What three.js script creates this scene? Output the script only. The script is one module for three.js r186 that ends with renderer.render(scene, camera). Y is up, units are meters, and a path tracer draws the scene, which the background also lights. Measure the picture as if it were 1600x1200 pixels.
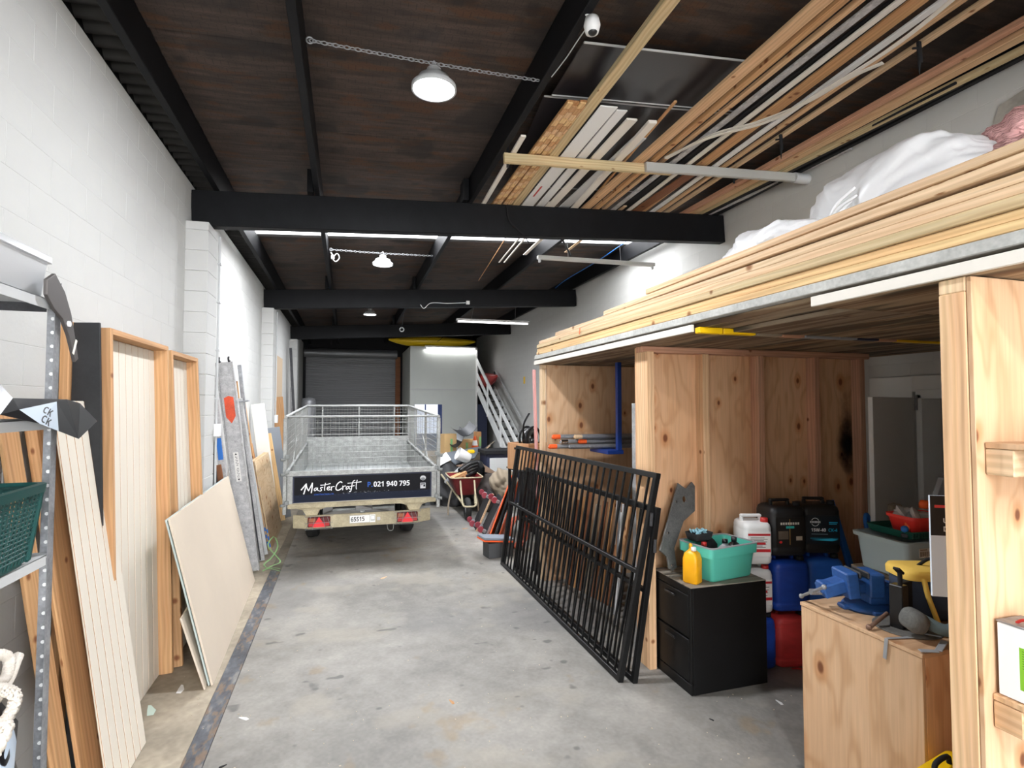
import * as THREE from 'three';
import { mergeGeometries, mergeVertices, toCreasedNormals } from 'three/addons/utils/BufferGeometryUtils.js';
import { RectAreaLightUniformsLib } from 'three/addons/lights/RectAreaLightUniformsLib.js';

// ---------- camera, sky, light, exposure ----------
const scene = new THREE.Scene();
const renderer = new THREE.WebGLRenderer({ antialias: true });
renderer.toneMapping = THREE.LinearToneMapping;
renderer.toneMappingExposure = 1.27;
renderer.shadowMap.enabled = true;
RectAreaLightUniformsLib.init();
const FOC = 850, CAM_H = 1.95, PITCH = Math.atan(32 / FOC), YAW = Math.atan(258 / Math.hypot(FOC, 32));
const camera = new THREE.PerspectiveCamera(2 * Math.atan(600 / FOC) * 180 / Math.PI, 4 / 3, 0.05, 100);
camera.position.set(0, CAM_H, 0);
camera.rotation.set(PITCH, -YAW, 0, 'YXZ');
camera.updateMatrixWorld();
scene.add(camera);
scene.background = new THREE.Color(0.95, 0.97, 1.0);   // bright overcast sky, seen through the open front door and the skylight
scene.backgroundIntensity = 12.5;
const LAMP_POWER = 560, LAMP_COLOR = 0xf6f9ff;         // the round high bay lamps (their lights are made in the lamp builder)

// ---------- helpers ----------
let seed0 = 12345;
const rnd = () => { seed0 = (seed0 * 1664525 + 1013904223) >>> 0; return seed0 / 4294967296; };
const rr = (a, b) => a + (b - a) * rnd();
const V = (x, y, z) => new THREE.Vector3(x, y, z);
const FWD = V(0, 0, -1).applyQuaternion(camera.quaternion), RGT = V(1, 0, 0).applyQuaternion(camera.quaternion), UPV = V(0, 1, 0).applyQuaternion(camera.quaternion);
const ray = (px, py) => FWD.clone().addScaledVector(RGT, (px - 800) / FOC).addScaledVector(UPV, -(py - 600) / FOC);
const along = (r, t) => V(r.x * t, CAM_H + r.y * t, r.z * t);
const aY = (px, py, y) => { const r = ray(px, py); return along(r, (y - CAM_H) / r.y); };   // a photo pixel on a level plane
const aX = (px, py, x) => { const r = ray(px, py); return along(r, x / r.x); };             // on a plane parallel to the side walls
const aZ = (px, py, z) => { const r = ray(px, py); return along(r, z / r.z); };             // on a plane across the hall
const SLOPE = 0.0605, beamY = (x) => 3.724 + SLOPE * (x + 1.5);                              // underside of the sloping rafters
const aR = (px, py, off) => { const r = ray(px, py); return along(r, (3.724 + SLOPE * 1.5 + off - CAM_H) / (r.y - SLOPE * r.x)); };
const project = (p) => { const d = V(p.x, p.y - CAM_H, p.z), z = d.dot(FWD); return [800 + FOC * d.dot(RGT) / z, 600 - FOC * d.dot(UPV) / z, z]; };
const taken = {};
const numbered = (n) => { const k = taken[n] || 0; taken[n] = k + 1; return k ? n + '_' + String(k).padStart(3, '0') : n; };
const M = {};
const mat = (color, rough = 0.7, metal = 0, o = {}) => { const m = new THREE.MeshPhysicalMaterial({ roughness: rough, metalness: metal, ...o }); Array.isArray(color) ? m.color.setRGB(...color) : m.color.set(color); return m; };
// box with chamfered edges, 44 triangles
function cbox(w, h, d, c = 0.004) {
  c = Math.min(c, w * 0.45, h * 0.45, d * 0.45);
  const P = [], X = w / 2, Y = h / 2, Z = d / 2;
  const vert = (sx, sy, sz, ax) => V(sx * (ax === 0 ? X : X - c), sy * (ax === 1 ? Y : Y - c), sz * (ax === 2 ? Z : Z - c));
  const tri = (a, b, e) => { const n = b.clone().sub(a).cross(e.clone().sub(a)); const m = a.clone().add(b).add(e); if (n.dot(m) < 0) P.push(a, e, b); else P.push(a, b, e); };
  const quad = (a, b, e, f) => { tri(a, b, e); tri(a, e, f); };
  for (const s of [-1, 1]) {
    quad(vert(s, -1, -1, 0), vert(s, 1, -1, 0), vert(s, 1, 1, 0), vert(s, -1, 1, 0));
    quad(vert(-1, s, -1, 1), vert(1, s, -1, 1), vert(1, s, 1, 1), vert(-1, s, 1, 1));
    quad(vert(-1, -1, s, 2), vert(1, -1, s, 2), vert(1, 1, s, 2), vert(-1, 1, s, 2));
    for (const t of [-1, 1]) {
      quad(vert(s, t, -1, 0), vert(s, t, 1, 0), vert(s, t, 1, 1), vert(s, t, -1, 1));
      quad(vert(s, -1, t, 0), vert(s, 1, t, 0), vert(s, 1, t, 2), vert(s, -1, t, 2));
      quad(vert(-1, s, t, 1), vert(1, s, t, 1), vert(1, s, t, 2), vert(-1, s, t, 2));
      for (const u of [-1, 1]) tri(vert(s, t, u, 0), vert(s, t, u, 1), vert(s, t, u, 2));
    }
  }
  const g = new THREE.BufferGeometry().setFromPoints(P); g.computeVertexNormals();
  return uvBox(g, 0);
}
// texture coordinates in metres, the grain running along the given axis (0 x, 1 y, 2 z)
function uvBox(g, grain = 0, ou = rnd() * 7, ov = rnd() * 7) {
  if (g.index) g = g.toNonIndexed();
  const p = g.attributes.position, uv = new Float32Array(p.count * 2), a = V(), b = V(), c = V();
  for (let i = 0; i < p.count; i += 3) {
    a.fromBufferAttribute(p, i); b.fromBufferAttribute(p, i + 1); c.fromBufferAttribute(p, i + 2);
    const n = b.clone().sub(a).cross(c.clone().sub(a)), ab = [Math.abs(n.x), Math.abs(n.y), Math.abs(n.z)];
    const k = ab.indexOf(Math.max(...ab)), rest = [0, 1, 2].filter((q) => q !== k);
    let [U, W] = rest.includes(grain) ? [grain, rest.find((q) => q !== grain)] : rest;
    for (let j = 0; j < 3; j++) { const e = [a, b, c][j]; uv[(i + j) * 2] = e.getComponent(U) + ou; uv[(i + j) * 2 + 1] = e.getComponent(W) + ov + k * 0.37; }
  }
  g.setAttribute('uv', new THREE.BufferAttribute(uv, 2));
  return g;
}
const xf = (g, pos, rot) => { const m = new THREE.Matrix4(); const q = rot && rot.isQuaternion ? rot : new THREE.Quaternion().setFromEuler(new THREE.Euler(...(rot || [0, 0, 0]))); m.compose(pos.isVector3 ? pos : V(...pos), q, V(1, 1, 1)); return g.applyMatrix4(m); };
// quaternion taking local x to dir and local y near up
function frame(dir, up = V(0, 1, 0)) { const x = dir.clone().normalize(), z = x.clone().cross(up).normalize(), y = z.clone().cross(x); return new THREE.Quaternion().setFromRotationMatrix(new THREE.Matrix4().makeBasis(x, y, z)); }
// bar from p to q: h along 'up', w across
function barG(p, q, h, w, up, c) { const d = q.clone().sub(p); return xf(cbox(d.length(), h, w, c), p.clone().add(q).multiplyScalar(0.5), frame(d, up)); }
const boxG = (x0, x1, y0, y1, z0, z1, c = 0.004, grain = 0) => xf(uvBox(cbox(Math.abs(x1 - x0), Math.abs(y1 - y0), Math.abs(z1 - z0), c), grain), [(x0 + x1) / 2, (y0 + y1) / 2, (z0 + z1) / 2]);
const cylG = (p, q, r0, r1 = r0, n = 12) => { const d = q.clone().sub(p), g = new THREE.CylinderGeometry(r1, r0, d.length(), n); g.rotateZ(-Math.PI / 2); return xf(g, p.clone().add(q).multiplyScalar(0.5), frame(d, Math.abs(d.clone().normalize().y) > 0.95 ? V(0, 0, 1) : V(0, 1, 0))); };
const tubeG = (pts, r, seg = pts.length * 6, n = 7, closed = false) => new THREE.TubeGeometry(new THREE.CatmullRomCurve3(pts, closed), seg, r, n, closed);
const extG = (pts, depth, bevel = 0) => { const s = new THREE.Shape(); pts.forEach(([x, y], i) => (i ? s.lineTo(x, y) : s.moveTo(x, y))); return new THREE.ExtrudeGeometry(s, { depth, bevelEnabled: bevel > 0, bevelSize: bevel, bevelThickness: bevel, bevelSegments: 2 }); };
const latheG = (pts, n = 20) => new THREE.LatheGeometry(pts.map(([r, y]) => new THREE.Vector2(r, y)), n);
const join = (...gs) => { gs = gs.flat(); const out = gs.map((g) => { g = g.index ? g.toNonIndexed() : g; if (!g.attributes.uv) g = uvBox(g); const q = new THREE.BufferGeometry(); for (const k of ['position', 'normal', 'uv']) q.setAttribute(k, g.attributes[k]); return q; }); return mergeGeometries(out); };
function mesh(name, geo, m, parent) { if (Array.isArray(geo)) geo = geo.length > 1 ? join(geo) : geo[0]; const o = new THREE.Mesh(geo, m); o.name = name; parent.add(o); return o; }
function thing(name, label, category, group) { const o = new THREE.Group(); o.name = numbered(name); scene.add(o); o.userData = { label, category }; if (group) o.userData.group = group; return o; }
function struct(name, label) { const o = new THREE.Group(); o.name = numbered(name); scene.add(o); o.userData = { kind: 'structure', label, category: name.split('_')[0] }; return o; }
// move a thing's origin to the middle of its base
function fin(o) {
  const b = new THREE.Box3().setFromObject(o), c = V((b.min.x + b.max.x) / 2, b.min.y, (b.min.z + b.max.z) / 2);
  o.children.forEach((k) => k.position.sub(c)); o.position.add(c); return o;
}
function solo(name, geo, m, label, category, group) {
  if (Array.isArray(geo)) geo = geo.length > 1 ? join(geo) : geo[0];
  const o = new THREE.Mesh(geo, m); o.name = numbered(name); scene.add(o); o.userData = { label, category }; if (group) o.userData.group = group;
  geo.computeBoundingBox(); const b = geo.boundingBox, c = V((b.min.x + b.max.x) / 2, b.min.y, (b.min.z + b.max.z) / 2); geo.translate(-c.x, -c.y, -c.z); o.position.copy(c); return o;
}
const placed = (o, pos, ry = 0, rx = 0, rz = 0) => { o.position.copy(pos.isVector3 ? pos : V(...pos)); o.rotation.set(rx, ry, rz, 'YXZ'); return o; };
function dup(src, pos, ry, label) { const o = src.clone(); o.name = numbered(src.name.replace(/_\d{3}$/, '')); o.userData = { ...src.userData }; if (label) o.userData.label = label; scene.add(o); return placed(o, pos, ry); }

// ---------- textures (computed) ----------
const hash = (x, y, s) => { let h = Math.imul(x, 374761393) ^ Math.imul(y, 668265263) ^ Math.imul(s, 974634777); h = Math.imul(h ^ (h >>> 13), 1274126177); return ((h ^ (h >>> 16)) >>> 0) / 4294967296; };
const wrap = (a, n) => ((a % n) + n) % n;
function vn(x, y, px, py, s) { const i = Math.floor(x), j = Math.floor(y), f = x - i, g = y - j, u = f * f * (3 - 2 * f), v = g * g * (3 - 2 * g), X0 = wrap(i, px), X1 = wrap(i + 1, px), Y0 = wrap(j, py), Y1 = wrap(j + 1, py); return (hash(X0, Y0, s) * (1 - u) + hash(X1, Y0, s) * u) * (1 - v) + (hash(X0, Y1, s) * (1 - u) + hash(X1, Y1, s) * u) * v; }
function fbm(u, v, fx, fy, oct, s) { let a = 0, w = 0.5, t = 0; for (let k = 0; k < oct; k++) { a += w * vn(u * fx, v * fy, fx, fy, s + k * 17); t += w; w *= 0.55; fx *= 2; fy *= 2; } return a / t; }
function tex(W, H, fn, sizeU, sizeV, srgb = true) {
  const d = new Uint8Array(W * H * 4), o = [0, 0, 0];
  for (let j = 0; j < H; j++) for (let i = 0; i < W; i++) { fn(i / W, j / H, o); const k = (j * W + i) * 4; for (let c = 0; c < 3; c++) d[k + c] = Math.max(0, Math.min(255, o[c] * 255)); d[k + 3] = 255; }
  const t = new THREE.DataTexture(d, W, H, THREE.RGBAFormat); t.wrapS = t.wrapT = THREE.RepeatWrapping; t.magFilter = THREE.LinearFilter; t.minFilter = THREE.LinearMipmapLinearFilter; t.generateMipmaps = true;
  if (srgb) t.colorSpace = THREE.SRGBColorSpace; t.repeat.set(1 / sizeU, 1 / sizeV); t.needsUpdate = true; return t;
}
const mix3 = (o, r, g, b, t) => { o[0] += (r - o[0]) * t; o[1] += (g - o[1]) * t; o[2] += (b - o[2]) * t; };
const sm = (a, b, x) => { x = Math.max(0, Math.min(1, (x - a) / (b - a))); return x * x * (3 - 2 * x); };
const T = {};
T.concrete = tex(1024, 1024, (u, v, o) => {
  const a = fbm(u, v, 5, 5, 6, 3), b = fbm(u, v, 40, 40, 3, 9), c = fbm(u, v, 3, 3, 4, 31), d = fbm(u, v, 12, 9, 4, 71), e = vn(u * 260, v * 260, 260, 260, 5);
  let g = 0.70 + (a - 0.5) * 0.34 + (b - 0.5) * 0.12 + (e - 0.5) * 0.05;
  o[0] = g; o[1] = g * 0.985; o[2] = g * 0.955;
  mix3(o, 0.50, 0.50, 0.51, sm(0.55, 0.75, c) * 0.38); mix3(o, 0.80, 0.77, 0.71, sm(0.56, 0.72, d) * 0.42);
  mix3(o, 0.30, 0.30, 0.31, sm(0.76, 0.86, fbm(u, v, 34, 26, 3, 131)) * 0.45); mix3(o, 0.72, 0.58, 0.40, sm(0.7, 0.85, fbm(u, v, 14, 18, 4, 231)) * 0.3);
}, 4.2, 4.2);
T.slab = tex(512, 512, (u, v, o) => { const a = fbm(u, v, 6, 6, 5, 43), b = fbm(u, v, 60, 60, 2, 49); const g = 0.66 + (a - 0.5) * 0.3 + (b - 0.5) * 0.1; o[0] = g; o[1] = g * 0.96; o[2] = g * 0.89; }, 2, 2);
// long straight grain, u along the board
T.pine = tex(1024, 512, (u, v, o) => {
  const w = fbm(u, v, 3, 4, 3, 7) * 0.5, s = fbm(u, v + w * 0.12, 5, 60, 3, 11), f = fbm(u, v, 24, 220, 2, 13), big = fbm(u, v, 4, 10, 3, 17);
  const ring = 0.5 + 0.5 * Math.sin((v * 26 + w * 5) * Math.PI * 2);
  const g = 0.93 - ring * 0.07 - (s - 0.5) * 0.18 - (f - 0.5) * 0.06;
  o[0] = g + 0.03; o[1] = g * (0.99 - ring * 0.02) + (big - 0.5) * 0.08; o[2] = g * (0.97 - ring * 0.05) + (big - 0.5) * 0.1;
  for (let k = 0; k < 9; k++) { let du = (u - hash(k, 1, 77)), dv = (v - hash(k, 2, 77)); du -= Math.round(du); dv -= Math.round(dv); const r = Math.hypot(du * 2.4, dv * 0.7), R = 0.012 + hash(k, 3, 77) * 0.012; if (r < R * 2) mix3(o, 0.45, 0.26, 0.13, 0.7 * sm(R * 1.6, R * 0.3, r)); }
}, 2.4, 0.7);
// rotary cut plywood face: wandering cathedral figure and oval knots
function plyTex(s, knots, stain) {
  return tex(1024, 512, (u, v, o) => {
    const w = fbm(u, v, 2, 4, 4, s), w2 = fbm(u, v, 5, 12, 3, s + 3), fine = fbm(u, v, 12, 160, 2, s + 5), cloud = fbm(u, v, 3, 3, 4, s + 8);
    let ph = v * 5 + w * 6 + w2 * 0.8, dk = 0, halo = 0;
    for (let k = 0; k < knots; k++) { let du = u - hash(k, 1, s), dv = v - hash(k, 2, s); du -= Math.round(du); dv -= Math.round(dv); const r = Math.hypot(du * 2.4 * 0.62, dv * 1.2), R = 0.011 + hash(k, 3, s) * 0.013; ph += 0.9 * Math.exp(-(r * r) / (R * R * 12)); dk = Math.max(dk, sm(R * 1.25, R * 0.5, r)); halo = Math.max(halo, sm(R * 3.2, R, r)); }
    const line = Math.pow(0.5 + 0.5 * Math.sin(ph * Math.PI * 2), 4) * (0.35 + 0.9 * w2);
    const g = 0.96 - line * 0.07 - (fine - 0.5) * 0.08 - (cloud - 0.5) * 0.08;
    o[0] = g; o[1] = g * (0.975 - line * 0.03) - (cloud - 0.5) * 0.06; o[2] = g * (0.94 - line * 0.07) - (cloud - 0.5) * 0.12;
    mix3(o, 0.80, 0.58, 0.36, halo * 0.35); mix3(o, 0.42, 0.25, 0.14, dk * 0.75);
    if (stain) { mix3(o, 0.36, 0.36, 0.33, sm(0.52, 0.72, fbm(u, v, 4, 9, 4, s + 21)) * 0.75); mix3(o, 0.50, 0.36, 0.24, sm(0.5, 0.68, fbm(u, v, 3, 24, 3, s + 25)) * 0.6); }
  }, 2.4, 1.2);
}
T.ply = plyTex(101, 16); T.ply2 = plyTex(222, 22); T.plyOld = plyTex(303, 10, true);
// brown lining under the roof, streaked, held by hexagonal wire netting
T.lining = tex(1024, 1024, (u, v, o) => {
  const s = fbm(u, v, 7, 60, 4, 51), c = fbm(u, v, 5, 5, 4, 57), f = fbm(u, v, 30, 200, 2, 59), r = fbm(u, v, 9, 26, 3, 63);
  let g = 0.30 + (s - 0.5) * 0.20 + (c - 0.5) * 0.12 + (f - 0.5) * 0.05;
  o[0] = g * 1.1; o[1] = g * 0.93; o[2] = g * 0.84; mix3(o, 0.42, 0.25, 0.12, sm(0.54, 0.74, r) * 0.55); mix3(o, 0.12, 0.115, 0.12, sm(0.55, 0.7, c) * 0.5);
  const hx = u * 44, hy = v * 26, row = Math.floor(hy), a = wrap(hx + (row & 1 ? 0.5 : 0), 1), b = hy - row; // netting
  const edge = b < 0.28 ? Math.abs(Math.abs(a - 0.5) - (0.5 - b / 0.28 * 0.5)) : Math.min(a, 1 - a); if (edge < 0.05) mix3(o, 0.14, 0.125, 0.115, 0.3);
}, 2.2, 2.2);
T.zinc = tex(256, 256, (u, v, o) => { const a = fbm(u, v, 10, 10, 4, 81), b = fbm(u, v, 60, 60, 2, 83), g = 0.80 + (a - 0.5) * 0.25 + (b - 0.5) * 0.15; o[0] = g; o[1] = g; o[2] = g * 1.01; }, 0.5, 0.5);
T.grime = tex(512, 512, (u, v, o) => { const a = fbm(u, v, 8, 8, 5, 91), b = fbm(u, v, 90, 90, 2, 93); const g = 0.9 + (a - 0.5) * 0.3 + (b - 0.5) * 0.12; o[0] = g; o[1] = g; o[2] = g * 0.99; }, 1.1, 1.1);
T.bump = tex(512, 512, (u, v, o) => { const g = fbm(u, v, 40, 40, 4, 95); o[0] = o[1] = o[2] = g; }, 0.6, 0.6, false);
T.paint = tex(512, 512, (u, v, o) => { const a = fbm(u, v, 4, 4, 5, 191); const g = 0.975 + (a - 0.5) * 0.07; o[0] = g; o[1] = g; o[2] = g * 0.99; }, 3, 3);
// lettering drawn on a canvas
function canvasTex(w, h, draw) { const c = document.createElement('canvas'); c.width = w; c.height = h; const g = c.getContext('2d'); draw(g, w, h); const t = new THREE.CanvasTexture(c); t.colorSpace = THREE.SRGBColorSpace; return t; }
// a printed sheet: rectangle w x h facing +z, uv 0..1
const sheetG = (w, h, t = 0.001) => { const g = new THREE.BoxGeometry(w, h, t); const uv = g.attributes.uv; for (let i = 0; i < uv.count; i++) if (i < 16 || i > 19) { if (i < 20 || i > 23) uv.setXY(i, 0.01, 0.01); } return g; };

// ---------- materials ----------
const woodM = (rgb, map, rough = 0.75) => mat(rgb, rough, 0, { map });
M.white = mat([0.80, 0.80, 0.79], 0.85, 0, { map: T.paint }); M.block = mat([0.59, 0.59, 0.58], 0.8, 0, { map: T.paint, bumpMap: T.bump, bumpScale: 0.0006 });
M.blockGrey = mat([0.57, 0.57, 0.565], 0.85, 0, { map: T.paint, bumpMap: T.bump, bumpScale: 0.0006 });
M.black = mat([0.0075, 0.0078, 0.0095], 0.55, 0, { map: T.grime, specularIntensity: 0.35 }); M.blackMatt = mat([0.014, 0.014, 0.0155], 0.75, 0, { specularIntensity: 0.5 }); M.blackGloss = mat([0.01, 0.01, 0.011], 0.28);
M.steelBlack = mat([0.007, 0.007, 0.0075], 0.42, 0, { map: T.grime, specularIntensity: 0.5 });
M.pine = woodM([0.76, 0.55, 0.33], T.pine); M.pineY = woodM([0.80, 0.60, 0.31], T.pine); M.pineG = woodM([0.64, 0.56, 0.34], T.pine); M.pineP = woodM([0.66, 0.40, 0.27], T.pine);
M.pineW = woodM([0.78, 0.63, 0.42], T.pine); M.pineO = woodM([0.62, 0.39, 0.19], T.pine); M.oak = woodM([0.48, 0.27, 0.11], T.pine); M.brownWood = woodM([0.26, 0.11, 0.045], T.pine); M.greyWood = woodM([0.36, 0.33, 0.26], T.pine);
M.ply = woodM([0.64, 0.43, 0.27], T.ply); M.ply2 = woodM([0.76, 0.48, 0.29], T.ply2); M.plyOld = woodM([0.34, 0.27, 0.19], T.plyOld); M.plyEdge = woodM([0.62, 0.45, 0.27], T.pine);
M.lining = mat([0.62, 0.60, 0.58], 0.8, 0, { map: T.lining });
M.zinc = mat([0.48, 0.49, 0.50], 0.45, 0.45, { map: T.zinc }); M.alu = mat([0.72, 0.71, 0.69], 0.5, 0.1, { map: T.zinc }); M.chrome = mat([0.7, 0.7, 0.7], 0.2, 1); M.darkSteel = mat([0.10, 0.10, 0.105], 0.5, 0.6, { map: T.zinc });
M.greyPaint = mat([0.30, 0.31, 0.32], 0.6); M.lightGrey = mat([0.52, 0.53, 0.53], 0.6); M.whitePlastic = mat([0.78, 0.78, 0.77], 0.45); M.whiteBoard = mat([0.74, 0.70, 0.63], 0.7);
M.beige = mat([0.64, 0.55, 0.45], 0.8, 0, { map: T.paint }); M.cream = mat([0.52, 0.45, 0.30], 0.6, 0, { map: T.grime });
M.red = mat([0.50, 0.025, 0.02], 0.45); M.redDeep = mat([0.20, 0.012, 0.016], 0.5, 0, { map: T.grime }); M.orange = mat([0.85, 0.12, 0.02], 0.5); M.yellow = mat([0.85, 0.52, 0.0], 0.45); M.yellowK = mat([0.80, 0.55, 0.01], 0.4);
M.blue = mat([0.012, 0.05, 0.28], 0.45); M.blueLight = mat([0.02, 0.16, 0.55], 0.5); M.navy = mat([0.012, 0.018, 0.05], 0.5); M.green = mat([0.01, 0.10, 0.075], 0.5); M.teal = mat([0.10, 0.52, 0.40], 0.42);
M.rubber = mat([0.018, 0.018, 0.018], 0.8); M.card = mat([0.50, 0.33, 0.15], 0.8);

// ---------- the building ----------
const ZF = 4.6, ZB = -20.6, XL = -1.5, XR = 4.8;             // front, back, left and right faces of the walls
{ // floor: a concrete slab, a paler slab beyond the steel channel on the left
  const f = struct('floor', 'worn grey concrete floor with stains and scrapes');
  const flat = (x0, x1) => { const g = boxG(x0, x1, -0.2, 0, ZB - 0.2, ZF + 3, 0.001); return uvBox(g, 2, 0.7, 0.3); };
  mesh('concrete_slab', flat(-0.722, XR + 0.2), mat([0.54, 0.53, 0.515], 0.62, 0, { map: T.concrete, bumpMap: T.bump, bumpScale: 0.0008 }), f);
  mesh('concrete_slab', flat(XL - 0.2, -0.838), mat([0.84, 0.79, 0.71], 0.8, 0, { map: T.slab, bumpMap: T.bump, bumpScale: 0.0008 }), f);
  const steel = tex(512, 256, (u, v, o) => { const a = fbm(u, v, 8, 3, 4, 401), b = fbm(u, v, 40, 10, 3, 403); const g = 0.36 + (a - 0.5) * 0.22 + (b - 0.5) * 0.14; o[0] = g * 0.97; o[1] = g; o[2] = g * 1.06; mix3(o, 0.60, 0.46, 0.33, sm(0.56, 0.7, fbm(u, v, 12, 5, 4, 407)) * 0.6); mix3(o, 0.66, 0.63, 0.57, sm(0.6, 0.75, a) * 0.5); }, 1.6, 0.22);
  const ch = struct('trim_1', 'worn blue grey steel strip set into the concrete floor');
  mesh('steel_strip', uvBox(boxG(-0.836, -0.724, -0.05, 0.003, -7.0, ZF, 0.002), 2), mat([0.85, 0.86, 0.88], 0.6, 0.1, { map: steel }), ch);
  mesh('slab_edge', uvBox(boxG(-0.836, -0.724, -0.2, -0.001, ZB, -7.0, 0.001), 2), mat([0.52, 0.50, 0.46], 0.8, 0, { map: T.slab }), ch);
}
function blockWall(name, label, x, side, zs, ys, holes, top) {
  const w = struct(name, label), core = side < 0 ? [x - 0.2, x - 0.0015] : [x + 0.0015, x + 0.2];
  const cg = holes.length ? [boxG(...core, 0, ys[1], zs[1], holes[0][1]), boxG(...core, 0, ys[1], holes[0][0], zs[0]), boxG(...core, holes[0][2], ys[1], holes[0][1], holes[0][0])] : [boxG(...core, 0, ys[1], zs[1], zs[0])];
  mesh('wall_core', cg, M.block, w);
  const g = cbox(0.02, 0.198, 0.398, 0.002), list = [];
  for (let k = 0, y = ys[0]; y < ys[1] - 0.02; k++, y += 0.2) for (let z = zs[1] + (k & 1 ? 0.2 : 0); z < zs[0]; z += 0.4) {
    const c = V(x - side * -0.01 * 1, y + 0.1, z); c.x = x + side * 0.01;
    if (holes.some((h) => c.y < h[2] && c.z < h[0] + 0.2 && c.z > h[1] - 0.2)) continue;
    const q = project(c), see = q[2] > 0.3 && q[0] > -60 && q[0] < 1660 && q[1] > -40 && q[1] < 1240;
    const h = Math.min(0.2, ys[1] - y); list.push({ c, h, d: see ? c.distanceTo(camera.position) : 1e3 + Math.abs(z) });
  }
  list.sort((a, b) => a.d - b.d);
  const rest = [];
  list.forEach((b, i) => { const gg = b.h < 0.199 ? cbox(0.02, b.h - 0.004, 0.3955, 0.003) : g; if (b.h < 0.199) b.c.y -= (0.2 - b.h) / 2; if (i < 290) { const o = mesh('block', gg, M.block, w); o.position.copy(b.c); } else rest.push(gg.clone().translate(b.c.x, b.c.y, b.c.z)); });
  const s = mesh('far_blocks', mergeGeometries(rest), M.block, w); s.userData.kind = 'stuff';
  return w;
}
const wallL = blockWall('wall_left', 'white painted concrete block wall behind the leaning boards', XL, -1, [ZF, ZB], [0.04, 4.14], []);
const wallR = blockWall('wall_right', 'white painted block wall above the timber rack', XR, 1, [ZF, ZB], [0.12, 4.52], [[-2.62, -3.5, 2.04]]);
{ // a bare cement patch on the right wall
  const p = aX(1560, 190, XR - 0.002); const sh = [[-0.40, -0.33], [0.6, -0.33], [0.62, 0.2], [-0.1, 0.16], [-0.36, 0.1], [-0.40, 0.02]];
  const g = extG(sh, 0.004); g.rotateY(-Math.PI / 2); g.translate(XR - 0.004, p.y + 0.02, p.z + 0.38);
  mesh('cement_patch', uvBox(g, 2), mat([0.92, 0.94, 0.98], 0.9, 0, { map: T.slab }), wallR);
}
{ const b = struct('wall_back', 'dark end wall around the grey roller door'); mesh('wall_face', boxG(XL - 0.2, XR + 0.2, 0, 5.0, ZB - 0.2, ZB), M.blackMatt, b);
  const f = struct('wall_front', 'front wall with the open vehicle door'); mesh('wall_face', [boxG(XL - 0.2, -1.1, 0, 5.1, ZF, ZF + 0.2), boxG(4.3, XR + 0.2, 0, 5.1, ZF, ZF + 0.2), boxG(-1.1, 4.3, 3.7, 5.1, ZF, ZF + 0.2)], M.block, f); }
{ // the small dark room behind the doorway in the right wall
  const r = struct('wall_office', 'plain grey lining of the room behind the doorway'); mesh('lining', [boxG(XR + 2.0, XR + 2.1, 0, 2.5, -4.4, -2.0), boxG(XR + 0.2, XR + 2.1, 0, 2.5, -4.5, -4.4), boxG(XR + 0.2, XR + 2.1, 0, 2.5, -2.0, -1.9), boxG(XR + 0.2, XR + 2.1, 2.4, 2.5, -4.4, -2.0), boxG(XR + 0.2, XR + 2.1, -0.1, 0, -4.4, -2.0)], M.greyPaint, r);
}
// block piers that carry the rafters
const BEAM_Z = [-1.12, -6.02, -10.92, -15.9];
BEAM_Z.slice(1).forEach((z, i) => {
  const p = struct('trim_' + (i + 2), ['white block pier with conduit under the first black rafter', 'white block pier under the second black rafter', 'white block pier under the third black rafter'][i]);
  mesh('pier_core', boxG(XL, -1.306, 0, 3.72, z - 0.21, z + 0.158), M.block, p);
  const g = cbox(0.2, 0.1955, 0.39, 0.003);
  for (let y = 0.04; y < 3.7; y += 0.2) { const h = Math.min(0.2, 3.72 - y); const o = mesh('block', h < 0.19 ? cbox(0.2, h, 0.39, 0.003) : g, M.blockGrey, p); o.position.set(-1.402, y + h / 2, z - 0.026); }
});
// rafters across the hall
BEAM_Z.forEach((z, i) => {
  const p = struct('trim_' + (i + 5), ['black painted rafter overhead', 'deep black painted rafter across the hall, first from the camera end', 'black painted rafter behind the skylight strip', 'black painted rafter before the roller door'][i]);
  mesh('rafter', barG(V(XL, beamY(XL) + 0.18, z - 0.06), V(XR - 0.02, beamY(XR) + 0.18, z - 0.06), 0.36, 0.12, V(0, 1, 0), 0.006), M.black, p);
});
// purlins along the hall on top of the rafters
const PX = [-1.275, -0.32, 1.33, 3.0, 4.66];
PX.forEach((x, i) => { const p = struct('trim_' + (i + 9), 'black painted purlin running along the hall, ' + ['beside the left wall', 'carrying the lamp chains on the left', 'carrying the lamp chains on the right', 'above the stored timber', 'beside the right wall'][i]);
  const y = beamY(x) + 0.36; mesh('purlin', uvBox(boxG(x - 0.028, x + 0.028, y, y + 0.27, ZB, i === 3 ? -6.1 : ZF), 2), M.black, p); });
{ // short cleats standing on the first rafter
  const p = struct('trim_14', 'black timber cleats on the rafters'); for (const x of [-0.39, 1.26]) for (const z of BEAM_Z.slice(1)) mesh('cleat', boxG(x - 0.03, x + 0.03, beamY(x) + 0.36, beamY(x) + 0.6, z - 0.1, z + 0.1), M.black, p); }
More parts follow.
